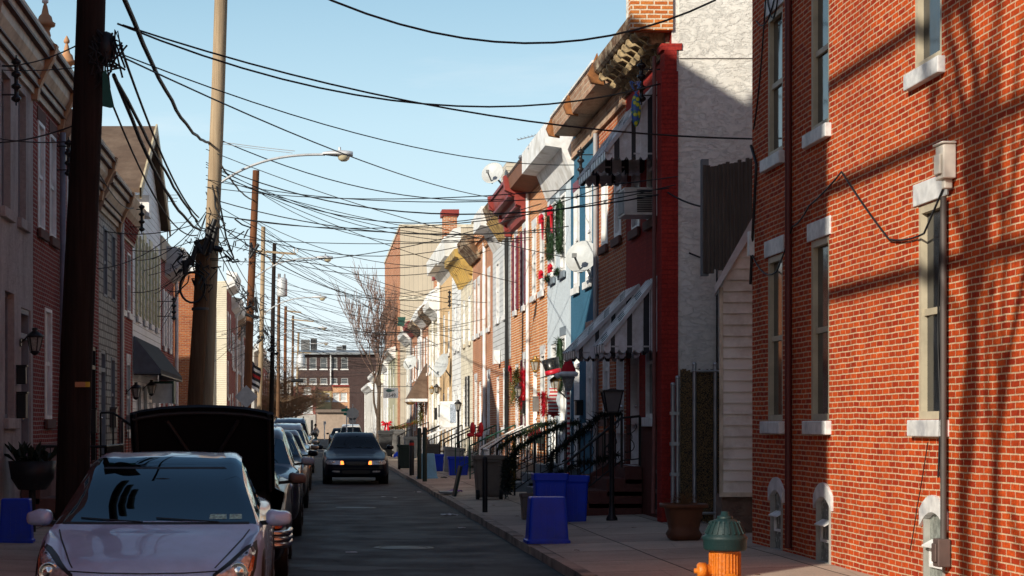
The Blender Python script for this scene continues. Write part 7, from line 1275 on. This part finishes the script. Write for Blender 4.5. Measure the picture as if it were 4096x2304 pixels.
# ------------------------------------------------------------------ overhead cables, bare trees, people
CABLE = mk('cable_black', (.012, .012, .013), .55); CABLEW = mk('cable_pale', (.45, .45, .46), .5)
def wire(label, a, b, sag, r=.014, mat=CABLE, group=None, n=16, kink=0., seed=1):
    a, b = Vector(a), Vector(b); P = []; rnd = random.Random(seed)
    for i in range(n + 1):
        t = i / n; p = a.lerp(b, t); p.z -= 4 * sag * t * (1 - t)
        if kink and 0 < i < n: p += Vector((rnd.uniform(-1, 1), rnd.uniform(-1, 1), rnd.uniform(-1, 1))) * kink
        P.append(p)
    g = G(); g.tube(P, r * .64, 5); return solo('overhead_cable', g, mat, label, 'cable', group, base=a)
def wires():
    S = at
    W = [  # label, start (x, y, depth), end, sag, radius
     ('thick black cable sagging across the top of the sky to the corner brick house', (900, -215, 20), (2862, 0, 24.3), .80, .022),
     ('black cable from the near pole to the upper striped awning of the red house', (470, 95, 21.3), (2640, 335, 27.7), .62, .02),
     ('long black cable from the near pole to the corner brick house wall', (490, 100, 21.3), (3022, 556, 22.75), .30, .018),
     ('thin cable from the near pole down to the sided house with cables', (450, 210, 21.3), (1965, 790, 53), .25, .018),
     ('thin cable from the near pole to the blue house front', (480, 215, 21.3), (2300, 660, 38), .35, .014),
     ('cable from the pale pole across the street to the air conditioner corner', (886, 672, 40), (2670, 772, 27.7), .62, .02),
     ('short black cable from the red house corner to the board fence', (2672, 770, 27.6), (2855, 832, 26.2), .05, .022),
     ('cable from the pale pole to the burgundy cornice house', (880, 560, 40), (2090, 790, 48), .5, .02),
     ('slack cable from the pale pole to the orange brick house', (862, 690, 40), (2165, 815, 43), .75, .018),
     ('cable under the large street lamp to the pale blue house', (860, 800, 40), (2275, 905, 39), .42, .018),
     ('lower cable from the pale pole to the pale blue house', (858, 860, 40), (2240, 925, 40), .20, .016),
     ('slack loop cable from the pale pole to the cable corner house', (855, 900, 40), (2050, 915, 50.5), .72, .016),
     ('cable from the pale pole stub to the brown brick house', (845, 960, 40), (1960, 1000, 57), .6, .016),
     ('cable from the near pole across to the left brick house cornice', (310, 180, 21.3), (40, 262, 25.4), .05, .014),
     ('cable from the near pole to the insulator of the red brick house', (300, 500, 21.3), (0, 570, 25.3), .04, .016),
     ('straight thin cable near the left edge at window height', (290, 565, 21.3), (0, 555, 25.3), .03, .012),
     ('thin level cable crossing the left cornice', (305, 270, 21.3), (10, 280, 25.4), .02, .010),
     ('heavy bundled cable descending from the near pole to the pale pole', (495, -10, 19), (835, 570, 40), .35, .045),
     ('heavy cable continuing from the pale pole into the far tangle', (835, 570, 40), (1012, 800, 70), .25, .04),
     ('thick cable from the near pole splice to the pole stub', (455, 300, 21.3), (800, 920, 39.8), .35, .042),
     ('second thick cable from the near pole splice to the pole stub', (470, 330, 21.3), (790, 885, 39.8), .10, .036),
     ('third cable from the near pole to the top of the pole stub', (480, 180, 21.3), (795, 870, 39.8), .3, .026),
     ('thin cable from the near pole to the tangle at the pole stub', (455, 430, 21.2), (790, 940, 39.8), .45, .02),
     ('cable from the near pole along the roofs to the gabled house', (395, 690, 21.3), (560, 805, 49), .3, .014),
     ('cable from pole stub down to the gabled house insulator', (770, 920, 39.8), (592, 1042, 49.3), .1, .016),
     ('cable from pole stub to the dentilled house', (765, 965, 39.8), (520, 1000, 42), .1, .014),
     ('cable from pole stub to the stone faced house', (770, 900, 39.8), (420, 925, 38), .12, .016),
     ('cable from pole stub low to the brick house by the near pole', (770, 860, 39.8), (390, 1075, 36.5), .25, .016),
     ('cable from pole stub to the shuttered house wall', (765, 1010, 39.8), (600, 1180, 51), .2, .016),
     ('pale thin wire pair from the pale pole to the lamp arm', (866, 565, 40), (1180, 604, 40), .01, .012),
     ('pale stay wire above the lamp arm of the largest street lamp', (866, 572, 40), (1170, 612, 40), .01, .010),
     ('cable from the reddish pole to the white clapboard house', (1020, 1010, 70), (1810, 1080, 70.5), .5, .022),
     ('cable from the pale pole over the mill to the warehouse corner house', (880, 905, 40), (1770, 1150, 76), 1.0, .02),
     ('long shallow cable from the reddish pole to the cream stone house', (1022, 880, 70), (1860, 1060, 66), .6, .02),
     ('highest far cable from the reddish pole to the roof of the brown brick house', (1023, 760, 70), (1960, 940, 57), .9, .02)]
    for i, (lab, a, b, sag, r) in enumerate(W): wire(lab, S(*a), S(*b), sag, r, CABLEW if lab.startswith('pale') else CABLE, kink=.012 if r > .03 else .0, seed=i)
    for i, (a, c, b) in enumerate((((850, 740, 39.9), (862, 830, 39.8), (900, 905, 39.8)), ((866, 745, 39.9), (905, 950, 39.8), (935, 1030, 45)))):
        g = G(); P = [S(*a), S(a[0] + 8, a[1] + 40, 39.9), S(*c), S(*b)]; g.tube(P, .02, 5); solo('overhead_cable', g, CABLE, ('black drop cable hanging from the lamp arm bracket', 'kinked black cable hanging right of the pale pole')[i], 'cable')
    for q, z in enumerate((8.7, 9.8, 10.9)): wire(('lowest', 'middle', 'highest')[q] + ' of the thick bundled cables running from the near pole back past the camera', (-2.85, 21.2, z - .2), (-2.9, -14, z + .2), .35, .125, seed=q, kink=.01)
    r = random.Random(42); grp = 'thin cables of the tangle across the far street'; lab = 'thin black cable in the tangle strung across the far street'
    def fac(u, z, side=1): return Vector((RF - .08, u, z)) if side > 0 else Vector((LF + .08, u, z))
    for (px, Y, zt, zl, k) in ((-2.45, 40, 7.8, 5.2, 11), (-2.4, 70, 9.5, 5.5, 22), (-2.6, 85, 9.0, 5.5, 16), (-2.6, 106, 9.5, 5.5, 13), (-2.6, 125, 9.0, 6, 7), (-2.6, 150, 8.5, 5.5, 4)):
        for q in range(k):
            z = r.uniform(zl, zt); u = Y + r.uniform(-14, 18); u = u if not 111 < u < 125.5 else 109
            wire(lab, (px, Y, z), fac(u, r.uniform(4.8, 6.6)), r.uniform(.15, .8), .0135, group=grp, seed=q)
    for (X0, Y0, X1, Y1, zz, k) in ((-2.45, 40, -2.4, 70, 6.5, 4), (-2.4, 70, -2.6, 85, 6.8, 4), (-2.6, 85, -2.6, 106, 6.8, 4), (-2.6, 106, -2.6, 125, 6.8, 4), (-2.6, 125, -2.6, 150, 7, 3), (-2.6, 150, -2.6, 178, 7, 3)):
        for q in range(k): wire(lab, (X0, Y0, zz + .35 * q - .8), (X1, Y1, zz + .35 * q - .8), r.uniform(.1, .45), .02, group=grp, seed=q)
    for (px, Y) in ((-2.45, 40), (-2.4, 70), (-2.6, 85)):
        for q in range(8): u = Y + r.uniform(2, 12); u = u if not 56 < u < 73 else 55; wire('thin black cable looping to the left house fronts', (px, Y, r.uniform(5.2, 6.4)), fac(u, r.uniform(4.2, 5.8), -1), r.uniform(.05, .3), .013, group='thin cables looping to the left house fronts', seed=q)
    for q, (y, z0, z1, s) in enumerate(((111, 7.2, 6.4, .7), (113, 6.6, 6.9, .9), (118, 6.2, 6.1, .8), (121, 5.2, 5.3, .4), (121.5, 3.9, 3.9, .1))): wire(lab, (-9, y, z0), (7.5, y + 1, z1), s, .02, group=grp)
    a, b = S(1165, 1522, 120), S(1213, 1522, 120); g = G(); g.cyl(a, b, .11, 8); solo('splice_case', g, CABLE, 'black cable splice case slung on a wire before the far trees', 'splice case')
wires()
def tree(label, base, h, spread, seed, levels=6, trunk=.2, upright=.6, mat=None, twig=None, first=.35, n0=4, tw=.007, group=None):
    rt = thing('bare_tree', label, 'tree', base, 0, group); r = random.Random(seed); T, Cn = G(), G()
    def grow(p, d, L, rad, lv):
        n = 5; P = [p.copy()]; rs = [rad]; q = p.copy(); dd = d.copy()
        for i in range(n):
            w_ = .12 if lv else .035; dd = (dd + Vector((r.gauss(0, w_), r.gauss(0, w_), r.gauss(0, .06) + .06 * upright))).normalized(); q = q + dd * L / n; P.append(q.copy()); rs.append(rad * (1 - .42 * (i + 1) / n))
        (T if lv < 2 else Cn).tube(P, [max(tw, x) for x in rs], 7 if lv < 2 else (5 if lv < 4 else 3), lv < 3)
        if lv >= levels: return
        k = n0 if lv == 0 else r.choice((2, 3, 3))
        for i in range(k):
            t = r.uniform(.45, 1.) if lv else r.uniform(.55, 1.); j = min(n, int(t * n)); a = r.uniform(0, 6.28); out = Vector((math.cos(a), math.sin(a), 0)); nd = (dd * upright + out * spread * r.uniform(.5, 1) + Vector((0, 0, .25 * upright))).normalized(); grow(P[j], nd, L * r.uniform(.55, .8), rs[j] * .62, lv + 1)
        grow(P[-1], dd, L * r.uniform(.6, .8), rs[-1] * .9, lv + 1)
    grow(Vector(base), Vector((r.uniform(-.015, .015), 0, 1)), h * first, trunk, 0)
    bark = mat or mk('bark', (.09, .065, .05), .9, bump=.01, bscale=20); obj('trunk', T, bark, rt); obj('crown', Cn, twig or mk('twig', (.24, .16, .13), .9), rt); return rt
tree('tall bare street tree with upswept reddish twigs on the right pavement', (4.25, 120.0 + 8, .1), 14.5, .42, 9, 5, .18, 1.1, first=.32, n0=4, tw=.012)
yt = mk('tan_twig', (.26, .17, .10), .9)
tree('low spreading bare tree with tan twigs behind the left poles', (-2.75, 132, .1), 8.2, 1.1, 8, 6, .16, .3, twig=yt, first=.36, n0=5)
tree('bare tan tree farther back on the left, before the red end house', (-2.6, 168, .1), 8.8, 1.0, 12, 6, .16, .35, twig=yt, first=.36, n0=5)
tree('smaller bare tree between the two tan trees', (-3.0, 147, .1), 7.2, 1.1, 15, 6, .13, .3, twig=yt, first=.36, n0=5)
# street trees beside and behind the camera: their shadows fall on the corner house
tree('bare street tree beside the camera on the left pavement', (-3.2, 6.0, .1), 13.5, .6, 31, 3, .22, .9, first=.42, n0=3, tw=.03)
def behind():
    """the street goes on behind the camera (seen in reflections)"""
    for i, (side, a, b, H, w) in enumerate(((1, -12, 2.9, 8.6, B_ORANGE), (1, -30, -13, 8.2, B_BROWN), (1, -52, -31, 8.4, STUCCO), (-1, -34, -10, 7.4, B_L), (-1, -56, -35, 7.6, B_BROWN))):
        house('row_house', ('orange brick row behind the camera on the right', 'brown brick row behind the camera on the right', 'rendered row far behind the camera on the right', 'red brick row behind the camera on the left', 'brown brick row far behind the camera on the left')[i], side, a, b, H, w, [(a + 1.8 + 3 * k, .9, z, z + 1.7) for k in range(int((b - a) / 3)) for z in (1.6, 4.7)], [])
behind()
# ------------------------------------------------------------------ people
def skin_mesh(name, verts, edges, radii, root_i, mat, parent, local=True):
    me = bpy.data.meshes.new(name); me.from_pydata([Vector(v) for v in verts], edges, []); o = bpy.data.objects.new(name, me); COL.objects.link(o)
    sk = o.modifiers.new('Skin', 'SKIN'); sb = o.modifiers.new('Sub', 'SUBSURF'); sb.levels = 1; sb.render_levels = 1; sk.use_smooth_shade = True
    for i, rr in enumerate(radii): sv = me.skin_vertices[0].data[i]; sv.radius = rr if hasattr(rr, '__len__') else (rr, rr); sv.use_root = i == root_i
    dg = bpy.context.evaluated_depsgraph_get(); m2 = bpy.data.meshes.new_from_object(o.evaluated_get(dg)); bpy.data.objects.remove(o); m2.name = name; m2.materials.clear(); m2.materials.append(mat)
    for p in m2.polygons: p.use_smooth = True
    o2 = bpy.data.objects.new(name, m2); COL.objects.link(o2)
    if parent is not None: o2.parent = parent
    return o2
SKIN = mk('skin', (.36, .20, .14), .6)
def person(label, loc, rz, J, cloth, group=None, shoes=True):
    """J: joints in metres, local (facing -Y)"""
    V, E, Rr, ix = [], [], [], {}
    def add(n, p, r, par=None):
        ix[n] = len(V); V.append(p); Rr.append(r)
        if par: E.append((ix[par], ix[n]))
    add('pelvis', J['pelvis'], (.13, .10)); add('belly', J['belly'], (.125, .095), 'pelvis'); add('chest', J['chest'], (.15, .10), 'belly'); add('neck', J['neck'], .052, 'chest'); hd = Vector(J['head']); add('jaw', tuple(hd - Vector((0, 0, .07))), .062, 'neck'); add('skull', tuple(hd), (.078, .092), 'jaw'); add('crown', tuple(hd + Vector((0, 0, .08))), .06, 'skull'); add('nose', tuple(hd + Vector((0, -.10, -.02))), .018, 'skull')
    for s in ('l', 'r'):
        add(s + 'sh', J[s + 'sh'], .055, 'chest'); add(s + 'el', J[s + 'el'], .042, s + 'sh'); add(s + 'wr', J[s + 'wr'], .027, s + 'el'); w = Vector(J[s + 'wr']); d = (w - Vector(J[s + 'el'])).normalized(); add(s + 'pm', tuple(w + d * .06), (.036, .018), s + 'wr'); sd = d.cross(Vector((0, 1, .2))).normalized()
        for k, ln in enumerate((.075, .09, .085, .065)): o = sd * (k - 1.5) * .019; add(s + 'f%d' % k, tuple(w + d * .10 + o), .009, s + 'pm'); add(s + 'g%d' % k, tuple(w + d * (.10 + ln * .6) + o - Vector((0, .012, 0))), .008, s + 'f%d' % k)
        add(s + 't', tuple(w + d * .06 + sd * -.05), .009, s + 'pm')
        add(s + 'hp', J[s + 'hp'], .085, 'pelvis'); add(s + 'kn', J[s + 'kn'], .056, s + 'hp'); add(s + 'an', J[s + 'an'], .038, s + 'kn'); a = Vector(J[s + 'an']); add(s + 'to', tuple(a + Vector((0, -.16, -.05))), .03, s + 'an')
    b = skin_mesh('person', V, E, Rr, 0, SKIN, None); b.location = loc; b.rotation_euler.z = rz; tag(b, label, 'person', group)
    def sub(name, names, mat, gr):
        ids = [ix[n] for n in names]; mp = {i: k for k, i in enumerate(ids)}; skin_mesh(name, [V[i] for i in ids], [(mp[a], mp[c]) for a, c in E if a in mp and c in mp], [tuple(q + gr for q in (Rr[i] if hasattr(Rr[i], '__len__') else (Rr[i],) * 2)) for i in ids], 0, mat, b)
    sub('jacket', ['pelvis', 'belly', 'chest', 'lsh', 'lel', 'lwr', 'rsh', 'rel', 'rwr'], cloth[0], .022); sub('trousers', ['pelvis', 'lhp', 'lkn', 'lan', 'rhp', 'rkn', 'ran'], cloth[1], .018)
    if shoes: [sub('shoe', [s + 'an', s + 'to'], cloth[3], .014) for s in ('l', 'r')]
    g = G(); g.ball(hd + Vector((0, .018, .035)), .098, .105, .10, 12); obj('hair', g, cloth[2], b, local=True)
    for s in (-1, 1): g = G(); g.ball(hd + Vector((s * .033, -.088, .01)), .013, n=8); obj('eye', g, mk('eye_dark', (.02, .015, .01), .2), b, local=True)
    g = G(); g.ball(hd + Vector((0, -.088, -.055)), .026, .008, .008, 8); obj('mouth', g, mk('lips', (.25, .09, .07), .5), b, local=True)
    return b
p = at(1264, 1788, 137)
person('person in a white jacket and blue jeans walking across the far crossing', (p.x, 137, 0), R(-70), dict(pelvis=(0, 0, .95), belly=(0, 0, 1.1), chest=(0, -.02, 1.33), neck=(0, -.02, 1.5), head=(0, -.05, 1.64), lsh=(.19, 0, 1.42), lel=(.25, .14, 1.16), lwr=(.24, .02, .95), rsh=(-.19, -.02, 1.42), rel=(-.25, -.12, 1.16), rwr=(-.2, -.32, 1.05), lhp=(.1, 0, .9), lkn=(.11, -.16, .5), lan=(.11, -.22, .09), rhp=(-.1, 0, .9), rkn=(-.1, .1, .5), ran=(-.1, .30, .13)),
       (mk('white_jacket', (.7, .7, .72), .8), mk('blue_jeans', (.04, .12, .17), .8), mk('black_hair', (.01, .01, .01), .7), BLACK))
person('person with grey cap driving the oncoming navy sedan', (1.06 + .40, 50.8 + 2.75, .0), 0, dict(pelvis=(0, 0, .58), belly=(0, 0, .75), chest=(0, .03, .95), neck=(0, .0, 1.1), head=(0, -.04, 1.22), lsh=(.18, 0, 1.02), lel=(.24, -.22, .86), lwr=(.13, -.46, .96), rsh=(-.18, 0, 1.02), rel=(-.24, -.22, .86), rwr=(-.13, -.46, .96), lhp=(.1, -.05, .58), lkn=(.12, -.42, .66), lan=(.12, -.6, .34), rhp=(-.1, -.05, .58), rkn=(-.12, -.42, .66), ran=(-.12, -.6, .34)),
       (mk('pale_shirt', (.45, .42, .36), .8), mk('blue_jeans', (.04, .12, .17), .8), mk('grey_cap', (.3, .32, .35), .8), BLACK), shoes=False)
